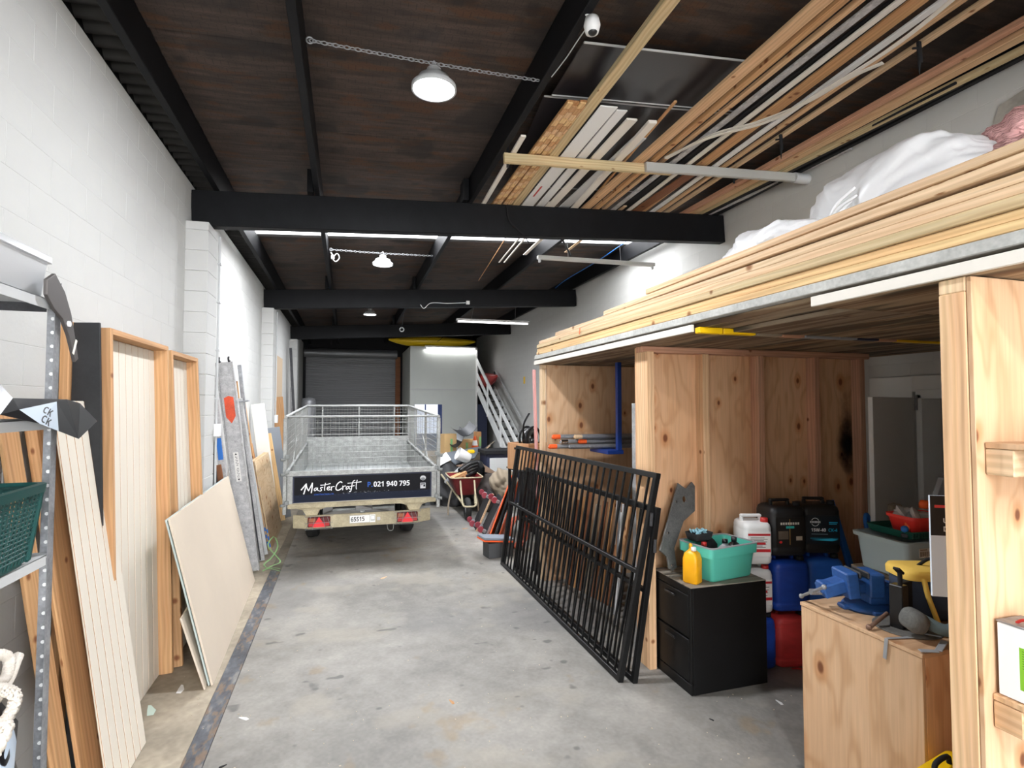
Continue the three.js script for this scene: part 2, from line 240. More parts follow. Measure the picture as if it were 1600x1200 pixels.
// ceiling lining in sheets between the purlins, corrugated roof above, skylight strip
const SKY = [-7.2, -8.55];
{
  const c = struct('ceiling', 'dark brown lining sheets held up by wire netting between the purlins');
  for (let k = 0; k < 4; k++) { const x0 = PX[k] + 0.028, x1 = k === 3 ? XR - 0.001 : PX[k + 1] - 0.028;
    for (let z = ZF; z > ZB; z -= 1.22) { let z1 = Math.max(z - 1.214, ZB), z0 = z; if (z0 > SKY[0] && z1 < SKY[0]) z1 = SKY[0]; if (z0 < SKY[0] && z0 > SKY[1] && z1 < SKY[1]) z0 = SKY[1]; if (z0 <= SKY[0] && z1 >= SKY[1]) continue; if (z0 - z1 < 0.05) continue;
      const nx = 6, nz = 4, g = new THREE.PlaneGeometry(x1 - x0, z0 - z1, nx, nz); g.rotateX(Math.PI / 2); const p = g.attributes.position, tl = rr(-0.012, 0.012), sag = rr(0.004, 0.022);
      for (let i = 0; i < p.count; i++) { const X = p.getX(i) + (x0 + x1) / 2, Z = p.getZ(i), t = Z / (z0 - z1); p.setX(i, X); p.setY(i, beamY(X) + 0.635 + tl * t + (t > 0.4 ? 0.008 : 0) - sag * (1 - 4 * t * t) * Math.sin(Math.PI * (X - x0) / (x1 - x0))); p.setZ(i, Z + (z0 + z1) / 2); }
      const d = g.clone(); d.translate(0, 0.006, 0); d.index.array.reverse(); const gg = uvBox(mergeGeometries([g, d]), 0); gg.computeVertexNormals(); mesh('lining_sheet', gg, M.lining, c); } }
  const roof = struct('trim_15', 'grey corrugated roof sheeting above the left wall');
  const corr = (z0, z1, x0, x1, name, m) => { const n = Math.round((z0 - z1) / 0.018), g = new THREE.PlaneGeometry(1, 1, n, 1), p = g.attributes.position; for (let i = 0; i < p.count; i++) { const z = z0 + (z1 - z0) * (p.getX(i) + 0.5), X = p.getY(i) > 0 ? x1 : x0; p.setXYZ(i, X, beamY(X) + 0.69 + 0.026 * Math.sin(z / 0.146 * Math.PI * 2), z); } g.computeVertexNormals(); const b = g.clone(); b.translate(0, 0.008, 0); return mesh(name, mergeGeometries([g, b]), m, roof); };
  const rm = mat([0.10, 0.095, 0.09], 0.8, 0, { map: T.grime });
  corr(ZF + 0.3, SKY[0], -1.75, 5.05, 'roof_sheet', rm); corr(SKY[1], ZB - 0.3, -1.75, 5.05, 'roof_sheet', rm);
  corr(SKY[0], SKY[1], -1.75, -1.3, 'roof_sheet', rm);
  const w = struct('window_1', 'bright translucent skylight strip behind the first rafter'); const pane = mat([1, 1, 1], 0.5, 0, { transmission: 1, thickness: 0 });
  mesh('skylight_sheet', boxG(-1.3, 5.05, beamY(1.7) + 0.69, beamY(1.7) + 0.692, SKY[1], SKY[0], 0.0005).translate(-1.87, -beamY(1.7) - 0.69, 0).rotateZ(Math.atan(SLOPE)).translate(1.87, beamY(1.87) + 0.69, 0), pane, w);
  // eaves above the side walls
  const e = struct('trim_16', 'dark packing between wall top and roof'); mesh('packing', [boxG(XL - 0.2, XL - 0.16, 4.1, 4.45, ZB, ZF), boxG(XR + 0.16, XR + 0.2, 4.5, 4.95, ZB, ZF), boxG(XL - 0.2, XR + 0.2, 4.3, 5.1, ZF, ZF + 0.05)], M.blackMatt, e);
}
// ---------- lamps ----------
function highBay(p, label, power) {
  const o = thing('high_bay_lamp', label, 'lamp'); const r = 0.145;
  mesh('housing', latheG([[0.02, 0.15], [0.05, 0.15], [0.055, 0.09], [0.11, 0.085], [0.125, 0.05], [r + 0.01, 0.03], [r + 0.012, 0.0], [r, 0.0]], 32).translate(p.x, p.y, p.z), M.lightGrey, o);
  mesh('lens', latheG([[0.0001, -0.004], [r * 0.6, -0.003], [r - 0.004, 0.006], [r - 0.004, 0.012], [0.0001, 0.012]], 32).translate(p.x, p.y, p.z), mat([0.9, 0.9, 0.9], 0.5, 0, { emissive: LAMP_COLOR, emissiveIntensity: 12 }), o);
  mesh('hook', tubeG([V(p.x, p.y + 0.15, p.z), V(p.x + 0.015, p.y + 0.18, p.z), V(p.x, p.y + 0.21, p.z), V(p.x - 0.015, p.y + 0.19, p.z)], 0.004), M.zinc, o);
  const l = new THREE.RectAreaLight(LAMP_COLOR, power, r * 1.75, r * 1.75); l.position.set(p.x, p.y - 0.012, p.z); l.lookAt(p.x, p.y - 2, p.z); scene.add(l);
  fin(o); return p;
}
const LP = [V(0.52, 4.12, 1.2), aR(678, 141, 0.3), aR(598, 414, 0.26), aR(578, 492, 0.26)];
['round white high bay lamp over the front of the hall', 'round glowing high bay lamp in the first bay, large and bright', 'round high bay lamp hanging from a chain behind the skylight', 'round high bay lamp glowing in the dark bay by the roller door'].forEach((l, i) => highBay(LP[i], l, LAMP_POWER * [0.95, 0.84, 1, 1][i]));

// ---------- timber rack on the right ----------
const rrect = (w, d, r, n = 5) => { const o = []; for (const [sx, sy, a0] of [[1, 1, 0], [-1, 1, 1], [-1, -1, 2], [1, -1, 3]]) for (let i = 0; i < n; i++) { const a = (a0 + i / (n - 1)) * Math.PI / 2; o.push([sx * (w / 2 - r) + r * Math.cos(a), sy * (d / 2 - r) + r * Math.sin(a)]); } return o; };
// loft through rings of equal point count (arrays of Vector3), closed at both ends
function loftG(rings, cap0 = true, cap1 = true, flatN = false) {
  const n = rings[0].length, P = [], I = [], U = [];
  rings.forEach((r, j) => r.forEach((p, i) => { P.push(p.x, p.y, p.z); U.push(i / n, j / (rings.length - 1)); }));
  for (let j = 0; j + 1 < rings.length; j++) for (let i = 0; i < n; i++) { const a = j * n + i, b = j * n + (i + 1) % n; I.push(a, a + n, b, b, a + n, b + n); }
  for (const [k, on] of [[0, cap0], [rings.length - 1, cap1]]) if (on) { const c = rings[k].reduce((s, p) => s.add(p), V(0, 0, 0)).divideScalar(n), q = P.length / 3; P.push(c.x, c.y, c.z); U.push(0.5, 0.5); for (let i = 0; i < n; i++) { const a = k * n + i, b = k * n + (i + 1) % n; k ? I.push(q, b, a) : I.push(q, a, b); } }
  let g = new THREE.BufferGeometry(); g.setAttribute('position', new THREE.Float32BufferAttribute(P, 3)); g.setAttribute('uv', new THREE.Float32BufferAttribute(U, 2)); g.setIndex(I);
  g = toCreasedNormals(g, flatN ? 0.2 : 0.9); return g;
}
// upright body with rounded rectangular plan; prof rows: [height, width scale, depth scale]
const bodyG = (w, d, r, prof, n = 5) => loftG(prof.map(([y, a, b = a]) => rrect(w * a, d * b, r * Math.min(a, b), n).map(([x, z]) => V(x, y, z))));
// open tub with wall thickness
const tubG = (w, d, h, r, taper, t = 0.004, n = 5) => { const ring = (y, s, k) => rrect(w * s - k, d * s - k, r, n).map(([x, z]) => V(x, y, z)); return loftG([ring(0, taper, 0.02), ring(0.01, taper, 0), ring(h, 1, 0), ring(h, 1, t * 2), ring(0.012, taper, t * 2)], true, true); };

{ const k = thing('timber_rack', 'plywood and pine storage rack loaded with long timber along the right wall', 'rack');
  const stud = (x0, x1, z0, z1, y1 = 2.4, m = M.pine) => mesh('stud', boxG(x0, x1, 0, y1, z0, z1, 0.003, 1), m, k);
  // bay wall nearest the camera: ply facing the room, posts behind it
  stud(2.06, 2.105, -1.435, -1.345, 2.345, M.pine); mesh('top_plate', boxG(2.06, 4.8, 2.345, 2.398, -1.435, -1.345), M.pineW, k);
  for (const x of [2.6, 3.2, 3.8, 4.4]) stud(x, x + 0.045, -1.435, -1.345, 2.345);
  mesh('ply_panel', boxG(2.062, 3.26, 0, 2.395, -1.343, -1.326, 0.002, 1), M.ply, k); mesh('ply_panel', boxG(3.264, 4.79, 0, 2.395, -1.343, -1.326, 0.002, 1), M.ply2, k);
  // middle wall: open studs towards the camera, ply on the far side
  for (const [x, m] of [[2.15, M.pine], [2.69, M.pine], [3.22, M.pineP], [3.80, M.pineP], [4.30, M.pineP]]) stud(x, x + 0.06, x < 2.2 ? -3.765 : -3.765, x < 2.2 ? -3.6 : -3.675, 2.35, m);
  mesh('top_plate', boxG(2.15, 4.42, 2.35, 2.398, -3.765, -3.675), M.pineP, k); mesh('bottom_plate', boxG(2.21, 4.30, 0, 0.045, -3.765, -3.68), M.pineP, k);
  mesh('ply_panel', boxG(2.15, 3.25, 0, 2.39, -3.783, -3.767, 0.002, 1), M.ply2, k); mesh('ply_panel', boxG(3.254, 4.42, 0, 2.39, -3.783, -3.767, 0.002, 1), M.ply2, k);
  { // soot smudge on the ply: an irregular stain with its own outline
    const t = canvasTex(256, 512, (g, w, h) => { for (let i = 0; i < 900; i++) { const a = rnd() * 6.283, q = Math.pow(rnd(), 0.8), x = w * 0.5 + Math.cos(a) * q * 92 * (0.7 + 0.3 * rnd()), y = h * 0.6 + Math.sin(a) * q * 150 - (rnd() < 0.16 ? rnd() * 190 : 0); g.fillStyle = 'rgba(10,9,7,0.045)'; g.beginPath(); g.arc(x, y, 6 + rnd() * 26, 0, 7); g.fill(); } });
    const m = mat([1, 1, 1], 0.95, 0, { map: t, transparent: true }); const s = mesh('soot_stain', new THREE.PlaneGeometry(0.36, 0.85), m, k); const p = aZ(1325, 690, -3.7655); s.position.set(p.x, p.y + 0.05, -3.7655); s.userData.label = 'black soot stain on plywood'; }
  // far wall
  stud(2.09, 2.135, -5.82, -5.73, 2.35, M.pineW); mesh('top_plate', boxG(2.09, 4.8, 2.35, 2.398, -5.82, -5.73), M.pineW, k); for (const x of [2.9, 3.5, 4.3]) stud(x, x + 0.045, -5.82, -5.73, 2.35);
  mesh('ply_panel', boxG(2.137, 3.36, 0, 2.39, -5.728, -5.712, 0.002, 1), M.ply, k); mesh('ply_panel', boxG(3.364, 4.79, 0, 2.39, -5.728, -5.712, 0.002, 1), M.ply2, k);
  // deck: boards underneath, grey capping board along the edge
  const dm = [M.plyOld, woodM([0.30, 0.25, 0.19], T.plyOld), woodM([0.38, 0.29, 0.19], T.plyOld)];
  const deckSheet = (z0, z1, x0, i) => { for (let x = x0, q = 0; x < 4.78; q++) { const w = q % 3 === 0 ? 0.42 : 0.6; const x1 = Math.min(4.79, x + w); mesh('deck_board', boxG(x, x1 - 0.004, 2.40, 2.425 + 0, z0, z1, 0.002, 2), dm[(q + i) % 3], k); x = x1; } };
  deckSheet(-5.86, -2.89, 2.06, 0); deckSheet(-2.83, -1.99, 2.30, 1); deckSheet(-1.985, 0.9, 2.06, 2);
  mesh('deck_edge', boxG(2.04, 2.058, 2.40, 2.445, -5.86, -2.89, 0.002, 2), M.whiteBoard, k); mesh('deck_edge', boxG(2.04, 2.058, 2.40, 2.445, -1.985, 0.9, 0.002, 2), M.whiteBoard, k);
  mesh('deck_sheet', boxG(2.10, 4.79, 2.427, 2.46, -5.84, 0.9, 0.002, 2), M.plyOld, k);
  mesh('edge_board', boxG(2.05, 2.30, 2.462, 2.508, -5.87, 0.9, 0.004, 2), mat([0.56, 0.56, 0.54], 0.8, 0, { map: T.grime }), k);
  // painted packers in the slot across the deck
  let x = 2.06; const pc = [M.yellow, M.yellow, M.greyWood, M.pineP, M.greyPaint, M.greyPaint, M.navy, M.pineP, M.yellow, M.yellow]; for (let i = 0; x < 4.6; i++) { const w = rr(0.16, 0.3); mesh('packer', boxG(x, x + w - 0.008, 2.388, 2.425, -2.885, -2.835), pc[i % 10], k); x += w; }
  // shelves fixed to the near bay wall
  for (const [y, m, lm] of [[1.80, M.ply, M.pineW], [0.955, M.pine, M.pine]]) { mesh('shelf_board', boxG(2.10, 3.2, y, y + 0.02, -1.324, -0.78, 0.002, 0), m, k); mesh('shelf_bearer', boxG(2.10, 2.19, y - 0.09, y - 0.002, -1.324, -1.24, 0.003, 2), lm, k); mesh('shelf_rail', boxG(2.192, 3.2, y - 0.09, y - 0.002, -1.324, -1.28, 0.003, 0), M.pineP, k); mesh('shelf_rail', boxG(2.192, 3.2, y - 0.09, y - 0.002, -0.84, -0.79, 0.003, 0), lm, k); }
  fin(k);
}
// long timber lying on the deck
const PINES = [M.pineY, M.pineW, M.pine, M.pineG, M.pineY, M.pineW];
let layerY = 2.510;
{ const lens = [[-5.83, 0.8], [-5.84, 0.8], [-5.82, 0.8], [-5.78, 0.7], [-5.3, 0.7]], hs = [0.036, 0.038, 0.043, 0.039, 0.039], names = ['bottom', 'second', 'third', 'fourth', 'fifth'];
  lens.forEach(([z0, z1], i) => { for (let c = 0; c < 3; c++) { const x = 2.06 + c * 0.15 + (i % 2) * 0.012 - (i === 4 ? -0.02 : 0);
    solo('pine_plank', uvBox(boxG(x, x + 0.14, layerY + 0.001, layerY + hs[i] - 0.001, z0 + c * 0.05, z1, 0.003), 2), [M.pineY, M.pineY, M.pineG, M.pineW, M.pineW][i] , c ? 'long pine plank in the ' + names[i] + ' layer of the rack stack, ' + ['', 'second', 'third'][c] + ' from its front edge' : 'long pine plank at the front edge of the rack stack, ' + names[i] + ' layer', 'plank', 'planks stacked on the rack'); }
    layerY += hs[i]; });
  const top = (p, q, h, w, m, l) => solo('pine_plank', barG(p, q, h, w, V(0, 1, 0)), m, l, 'plank', 'planks stacked on the rack');
  const Yt = layerY + 0.002;
  top(V(2.16, Yt + 0.02, -4.2), V(2.12, Yt + 0.042, 0.7), 0.04, 0.14, M.pineW, 'loose pine plank lifted off the stack top in front of the white bag');
  top(V(2.33, Yt + 0.07, -3.6), V(2.28, Yt + 0.085, 0.7), 0.04, 0.14, M.pineY, 'uppermost pine plank of the stack beside the white bag');
  top(V(2.27, Yt + 0.113, -3.7), V(2.22, Yt + 0.128, 0.7), 0.04, 0.14, M.pineW, 'pale pine plank resting highest, right against the white bag');
  top(V(2.55, Yt + 0.03, -6.0), V(2.4, Yt + 0.03, -4.6), 0.045, 0.09, M.pineW, 'short pale batten on top of the stack, overhanging the far end');
  top(V(2.62, Yt + 0.04, -5.9), V(2.52, Yt + 0.06, -3.35), 0.05, 0.09, M.greyWood, 'weathered brown timber lying on the stack behind the aluminium strip');
  top(V(2.75, Yt + 0.05, -5.8), V(2.86, Yt + 0.12, -3.4), 0.05, 0.1, M.pineY, 'pine plank lying behind the weathered timber on the stack');
  solo('aluminium_strip', barG(V(2.4, Yt + 0.06, -5.3), V(2.3, Yt + 0.075, -2.75), 0.07, 0.012, V(0.25, 1, 0)), M.alu, 'thin pale aluminium strip lying along the top of the timber stack', 'metal strip');
  solo('white_strip', barG(V(3.0, Yt + 0.005, -5.5), V(3.1, Yt + 0.005, -3.6), 0.012, 0.14, V(0, 1, 0)), M.whitePlastic, 'white painted board lying at the back of the timber stack', 'board');
  for (let c = 0; c < 6; c++) solo('pine_plank', uvBox(boxG(2.55 + c * 0.36, 2.88 + c * 0.36, 2.462, 2.70, -5.6, 0.7, 0.003), 2), PINES[c], 'thick timber packed flat on the rack under the bag, ' + ['first', 'second', 'third', 'fourth', 'fifth', 'sixth'][c] + ' from the front planks', 'plank', 'timber packed across the rack');
  solo('orange_tag', barG(V(2.051, 2.60, -4.62), V(2.051, 2.655, -4.60), 0.002, 0.018, V(1, 0, 0)), M.orange, 'small orange tag stuck on the front of the plank stack', 'tag');
}
{ // white plastic bag of insulation on the stack
  const lump = (c, rx, ry, rz, s, wr, flatY) => { const g = new THREE.IcosahedronGeometry(1, 24), p = g.attributes.position, v = V(); for (let i = 0; i < p.count; i++) { v.fromBufferAttribute(p, i).normalize(); const a = Math.atan2(v.y, v.z), n = fbm(wrap(v.x * 0.4 + 0.5, 1), wrap(a / 6.2832 + 0.5, 1), 4, 6, 4, s) - 0.5, f = fbm(wrap(v.x * 0.3 + 0.5, 1), wrap(a / 6.2832 + 0.5, 1), 3, 24, 3, s + 9) - 0.5; const e = (q) => Math.sign(q) * Math.pow(Math.abs(q), 0.75); const k = 1 + n * 0.28 + f * wr; p.setXYZ(i, c.x + e(v.x) * rx * k, Math.max(flatY, c.y + e(v.y) * ry * k), c.z + e(v.z) * rz * k); } let h = mergeVertices(g, 1e-4); h.computeVertexNormals(); return h; };
  const poly = mat([0.82, 0.82, 0.82], 0.35, 0, { transmission: 0.12, thickness: 0 });
  const o = thing('plastic_bag', 'large white plastic bag of insulation lying on the timber stack', 'bag');
  mesh('bag_body', lump(V(3.36, 3.08, -2.56), 0.42, 0.46, 0.56, 61, 0.14, 2.71), poly, o);
  mesh('bag_tail', lump(V(2.66, 2.90, -2.86), 0.24, 0.21, 0.40, 67, 0.35, 2.71), poly, o);
  mesh('bag_neck', [0, 1, 2, 3, 4, 5, 6].map((i) => tubeG([V(2.84, 3.06, -2.62), V(2.88 + 0.05 * Math.sin(i), 3.10 + 0.07 * Math.sin(i * 1.7), -2.56), V(2.98 + 0.06 * Math.sin(i), 3.14 + 0.15 * Math.sin(i * 1.7), -2.5)], 0.012)), poly, o);
  fin(o);
  const pink = mat([0.82, 0.46, 0.44], 0.95, 0, { bumpMap: T.bump, bumpScale: 0.03 }); const q = thing('pink_batt', 'torn pink insulation batt lying behind the white plastic bag', 'insulation');
  mesh('fibre', [lump(V(3.72, 3.42, -2.0), 0.26, 0.2, 0.28, 71, 0.35, 2.765), lump(V(3.6, 3.2, -1.92), 0.26, 0.2, 0.26, 73, 0.4, 2.765), lump(V(3.62, 2.96, -1.55), 0.36, 0.24, 0.42, 75, 0.3, 2.765)], pink, q);
  const hair = []; for (let i = 0; i < 120; i++) { const dir = V(rnd() - 0.8, rnd(), rnd() - 0.6).normalize(), a = V(3.70, 3.36, -1.98).addScaledVector(dir, 0.17), b = a.clone().add(V(rr(-0.06, 0.03), rr(-0.02, 0.06), rr(-0.06, 0.06))); hair.push(cylG(a, b, 0.003, 0.001, 4)); } const hm = mesh('loose_fibre', hair, pink, q); hm.userData.kind = 'stuff'; fin(q);
}
// doorway in the right wall under the rack
{ const d = struct('door_1', 'white timber doorway with its door standing ajar under the rack'); const tw = M.white;
  mesh('architrave', boxG(4.76, 4.8, 0, 2.2, -3.97, -3.56, 0.004, 1), tw, d); mesh('architrave', boxG(4.76, 4.8, 2.06, 2.2, -3.56, -2.5, 0.004, 2), tw, d); mesh('frame_head', boxG(4.745, 4.80, 2.0, 2.08, -3.52, -2.6, 0.004, 2), tw, d); mesh('frame_jamb', boxG(4.745, 4.98, 0, 2.04, -3.52, -3.47, 0.004, 1), tw, d); mesh('frame_jamb', boxG(4.745, 4.98, 0, 2.04, -2.65, -2.6, 0.004, 1), tw, d); mesh('striker_plate', boxG(4.738, 4.744, 1.9, 2.03, -3.53, -3.5, 0.001), M.zinc, d);
  const dl = mesh('door_leaf', boxG(0, 0.84, 0.01, 2.01, -0.018, 0.018, 0.003), mat([0.66, 0.65, 0.63], 0.6), d); dl.position.set(4.73, 0, -3.55); dl.rotation.y = Math.PI + 0.33;
  mesh('door_handle', cylG(V(0.76, 1.0, -0.02), V(0.76, 1.0, -0.07), 0.012), M.chrome, dl); }

// ---------- things in the rack bays ----------
{ // two drawer filing cabinet
  const o = thing('filing_cabinet', 'black two drawer steel filing cabinet with a dusty top beside the black gates', 'cabinet'); const x0 = 2.225, x1 = 2.845, z0 = -3.67, z1 = -3.2;
  const top = canvasTex(256, 256, (g, w, h) => { g.fillStyle = '#8d8476'; g.fillRect(0, 0, w, h); for (let i = 0; i < 1400; i++) { g.fillStyle = ['rgba(30,28,26,.35)', 'rgba(120,108,92,.3)', 'rgba(80,60,45,.35)', 'rgba(150,140,125,.25)'][i % 4]; g.beginPath(); g.arc(rnd() * w, rnd() * h, rnd() * 6, 0, 7); g.fill(); } });
  mesh('body', boxG(x0 + 0.02, x1, 0.0, 0.708, z0, z1, 0.004), M.steelBlack, o); mesh('dusty_top', boxG(x0, x1, 0.7085, 0.715, z0, z1, 0.002), mat([0.9, 0.9, 0.9], 0.8, 0, { map: top }), o);
  for (const [y0, y1] of [[0.08, 0.36], [0.375, 0.655]]) { const dr = mesh('drawer', boxG(x0, x0 + 0.019, y0, y1, z0 + 0.015, z1 - 0.03, 0.004), M.steelBlack, o); mesh('handle', boxG(x0 - 0.012, x0, y1 - 0.05, y1 - 0.035, -3.5, -3.38, 0.003), M.blackGloss, dr); }
  mesh('plinth', boxG(x0, x0 + 0.019, 0, 0.072, z0 + 0.005, z1), M.steelBlack, o); mesh('lock', cylG(V(x0 + 0.02, 0.68, -3.245), V(x0 + 0.002, 0.68, -3.245), 0.009), M.chrome, o); mesh('front_frame', [boxG(x0 + 0.001, x0 + 0.0195, 0.073, 0.708, z1 - 0.027, z1), boxG(x0 + 0.001, x0 + 0.0195, 0.66, 0.708, z0, z1 - 0.028)], M.steelBlack, o); fin(o); }
{ // yellow jerry bottle on the cabinet
  const o = thing('plastic_bottle', 'yellow plastic jerry bottle with white cap on the filing cabinet', 'bottle'); const g = bodyG(0.098, 0.11, 0.022, [[0, 0.9], [0.006, 1], [0.16, 1], [0.2, 0.86, 0.8], [0.222, 0.4, 0.42], [0.228, 0.3]], 4);
  mesh('body', g, mat([0.90, 0.42, 0.005], 0.4), o); mesh('cap', latheG([[0.0001, 0.252], [0.017, 0.25], [0.018, 0.226], [0.0001, 0.226]], 14).translate(-0.018, -0.004, 0.02), M.whitePlastic, o); mesh('handle', tubeG([V(0.0, 0.215, 0), V(0.012, 0.25, -0.015), V(0.035, 0.24, -0.03), V(0.04, 0.19, -0.032)], 0.011), mat([0.90, 0.42, 0.005], 0.4), o); placed(o, [2.315, 0.716, -3.305], 0.5); }
{ // teal tub with bottles in it
  const o = thing('storage_tub', 'teal plastic tub full of bottles on the filing cabinet', 'tub'); const tu = tubG(0.44, 0.30, 0.235, 0.03, 0.88, 0.005);
  mesh('tub_body', tu, M.teal, o); const ring = (y, k) => rrect(0.44 + k, 0.30 + k, 0.035, 5).map(([x, z]) => V(x, y, z)); mesh('rim', loftG([ring(0.175, 0.0), ring(0.172, 0.022), ring(0.236, 0.026), ring(0.238, 0.004)], false, false), M.teal, o); mesh('dark_lip', loftG([ring(0.236, 0.03), ring(0.242, 0.03), ring(0.242, -0.01), ring(0.236, -0.01)], false, false), M.greyPaint, o); placed(o, [2.60, 0.716, -3.40], 0.16);
  const bt = (x, z, w, h, m, capM, label) => { const b = thing('oil_bottle', label, 'bottle', 'bottles in the teal tub'); mesh('body', bodyG(w, w * 0.75, 0.02, [[0, 1], [h * 0.75, 1], [h * 0.88, 0.6], [h * 0.94, 0.3], [h, 0.3]], 4), m, b); mesh('cap', latheG([[0.0001, h + 0.022], [0.02, h + 0.02], [0.021, h - 0.006], [0.0001, h - 0.006]], 14), capM, b); placed(b, [x, 0.73, z], rr(-0.5, 0.5)); };
  bt(2.46, -3.37, 0.1, 0.215, M.blackGloss, M.red, 'black bottle with red cap at the end of the teal tub nearest the yellow bottle'); bt(2.58, -3.47, 0.11, 0.25, M.blackMatt, M.red, 'taller black bottle with red cap at the back of the teal tub'); bt(2.63, -3.36, 0.12, 0.225, M.greyPaint, M.blackGloss, 'grey bottle with black cap in the middle of the teal tub'); bt(2.74, -3.40, 0.11, 0.225, M.blackGloss, M.darkSteel, 'dark bottle at the end of the teal tub nearest the drums');
  const q = thing('paint_tray', 'dirty grey tray of blue scraps balanced on the edge of the teal tub', 'tray'); mesh('tray', tubG(0.17, 0.12, 0.06, 0.01, 0.85, 0.003, 3), M.darkSteel, q); const bits = []; for (let i = 0; i < 26; i++) bits.push(xf(cbox(rr(0.015, 0.04), 0.006, 0.014, 0.001), [rr(-0.06, 0.06), 0.052 + rnd() * 0.02, rr(-0.04, 0.04)], [rnd(), rnd() * 6, rnd()])); const s = mesh('scraps', bits, mat([0.25, 0.48, 0.55], 0.7), q); s.userData.kind = 'stuff'; placed(q, [2.47, 0.962, -3.44], 0.2); }
function holedPlate() { const s = new THREE.Shape(); [[100, 440], [285, 90], [345, 125], [400, 88], [420, 110], [400, 250], [300, 300], [205, 440], [212, 540], [180, 555], [155, 540], [150, 480]].forEach(([x, y], i) => { const a = (x - 100) * 0.00135, b = (555 - y) * 0.00135; i ? s.lineTo(a, b) : s.moveTo(a, b); }); for (const [x, y, r] of [[325, 180, 0.026], [255, 190, 0.01], [170, 355, 0.01], [180, 530, 0.012]]) { const h = new THREE.Path(); h.absarc((x - 100) * 0.00135, (555 - y) * 0.00135, r, 0, 6.2832, true); s.holes.push(h); } return new THREE.ExtrudeGeometry(s, { depth: 0.012, bevelEnabled: true, bevelSize: 0.002, bevelThickness: 0.002, bevelSegments: 1 }); }
{ // steel cutting edge plate leaning behind the cabinet
  const o = solo('steel_plate', holedPlate(), mat([0.24, 0.24, 0.225], 0.6, 0.3, { map: T.zinc }), 'rusty grey steel bracket plate with holes leaning against the ply wall', 'metal plate'); o.rotation.set(-0.14, 0.25, 0); o.position.set(2.42, 0.717, -3.58); }
// 20 litre drums and jerry cans, stacked against the studs
const labelTex = canvasTex(384, 320, (g, w, h) => { g.fillStyle = '#0d1a24'; g.fillRect(0, 0, w, h); g.strokeStyle = '#e8eef0'; g.lineWidth = 7; g.beginPath(); g.arc(110, 75, 44, 0, 7); g.stroke(); g.fillStyle = '#0d1a24'; g.fillRect(40, 58, 145, 34); g.fillStyle = '#e8eef0'; for (let i = 0; i < 7; i++) g.fillRect(50 + i * 18, 64, 12, 22); g.fillStyle = '#22b4dc'; g.fillRect(268, 72, 100, 12); g.fillRect(268, 92, 90, 8); g.fillStyle = '#ffffff'; g.font = 'bold 50px sans-serif'; g.fillText('15W-40', 60, 180); g.fillStyle = '#22b4dc'; g.fillText('CK-4', 258, 180); g.fillStyle = '#8fa7b0'; g.fillRect(64, 206, 190, 6); g.fillStyle = '#1d6f8a'; g.fillRect(50, 250, 320, 12); g.fillStyle = '#37c6ee'; g.beginPath(); g.moveTo(60, 275); g.lineTo(300, 255); g.lineTo(370, 268); g.lineTo(300, 285); g.fill(); });
const label2 = canvasTex(256, 320, (g, w, h) => { g.fillStyle = '#16120f'; g.fillRect(0, 0, w, h); g.fillStyle = '#8a6a3a'; g.fillRect(120, 20, 8, 280); g.fillStyle = '#cfc8bb'; for (let i = 0; i < 8; i++) g.fillRect(40 + i * 22, 56, 16, 26); g.fillStyle = '#2fa7a0'; g.fillRect(90, 96, 74, 26); g.fillStyle = '#5a4d40'; g.fillRect(20, 150, 90, 90); g.fillStyle = '#b8aa98'; g.fillRect(180, 210, 56, 44); g.fillStyle = '#c22'; g.beginPath(); g.arc(40, 270, 14, 0, 7); g.fill(); });
const label3 = canvasTex(128, 256, (g, w, h) => { g.fillStyle = '#e9e6e2'; g.fillRect(0, 0, w, h); g.fillStyle = '#c4202b'; g.fillRect(0, 20, w, 22); g.fillRect(0, 180, w, 30); g.fillStyle = '#333'; for (let y = 60; y < 160; y += 14) g.fillRect(14, y, 60 + (y * 7) % 40, 5); g.fillStyle = '#c4202b'; g.fillRect(20, 110, 80, 22); });
function drum(pos, ry, m, label, o = {}) {
  const w = o.w || 0.285, d = o.d || 0.25, h = o.h || 0.36, t = thing('plastic_drum', label, 'drum', o.group || 'stacked plastic drums');
  mesh('body', bodyG(w, d, 0.045, [[0, 0.88], [0.012, 0.97], [0.05, 1], [0.055, 0.985], [0.07, 0.985], [0.075, 1], [h * 0.78, 1], [h * 0.8, 0.985], [h * 0.84, 0.985], [h * 0.87, 0.99], [h * 0.96, 0.93], [h, 0.8]], 6), m, t);
  mesh('handle', join(boxG(-0.09, 0.07, h + 0.026, h + 0.048, -0.018, 0.018, 0.008), boxG(-0.09, -0.068, h - 0.008, h + 0.03, -0.016, 0.016, 0.005), boxG(0.048, 0.07, h - 0.008, h + 0.03, -0.016, 0.016, 0.005)), m, t);
  mesh('cap', latheG([[0.0001, h + 0.03], [0.026, h + 0.03], [0.028, h - 0.006], [0.0001, h - 0.006]], 16).translate(w * 0.33, 0, d * 0.22), o.cap || M.blackMatt, t);
  if (o.label) { const l = mesh('label', sheetG(w * (o.lw || 0.78), h * 0.6), mat([1, 1, 1], 0.5, 0, { map: o.label }), t); l.position.set(0, h * 0.5, d / 2 + 0.001); l.userData.label = o.ll || 'printed label'; }
  return placed(t, pos, ry);
}
const DB = mat([0.012, 0.012, 0.013], 0.5, 0, { map: T.grime }), DR = mat([0.60, 0.04, 0.04], 0.55, 0, { map: T.grime }), DBL = mat([0.01, 0.06, 0.40], 0.45, 0, { map: T.grime }), DBL2 = mat([0.02, 0.13, 0.58], 0.45), DW = mat([0.74, 0.74, 0.72], 0.45);
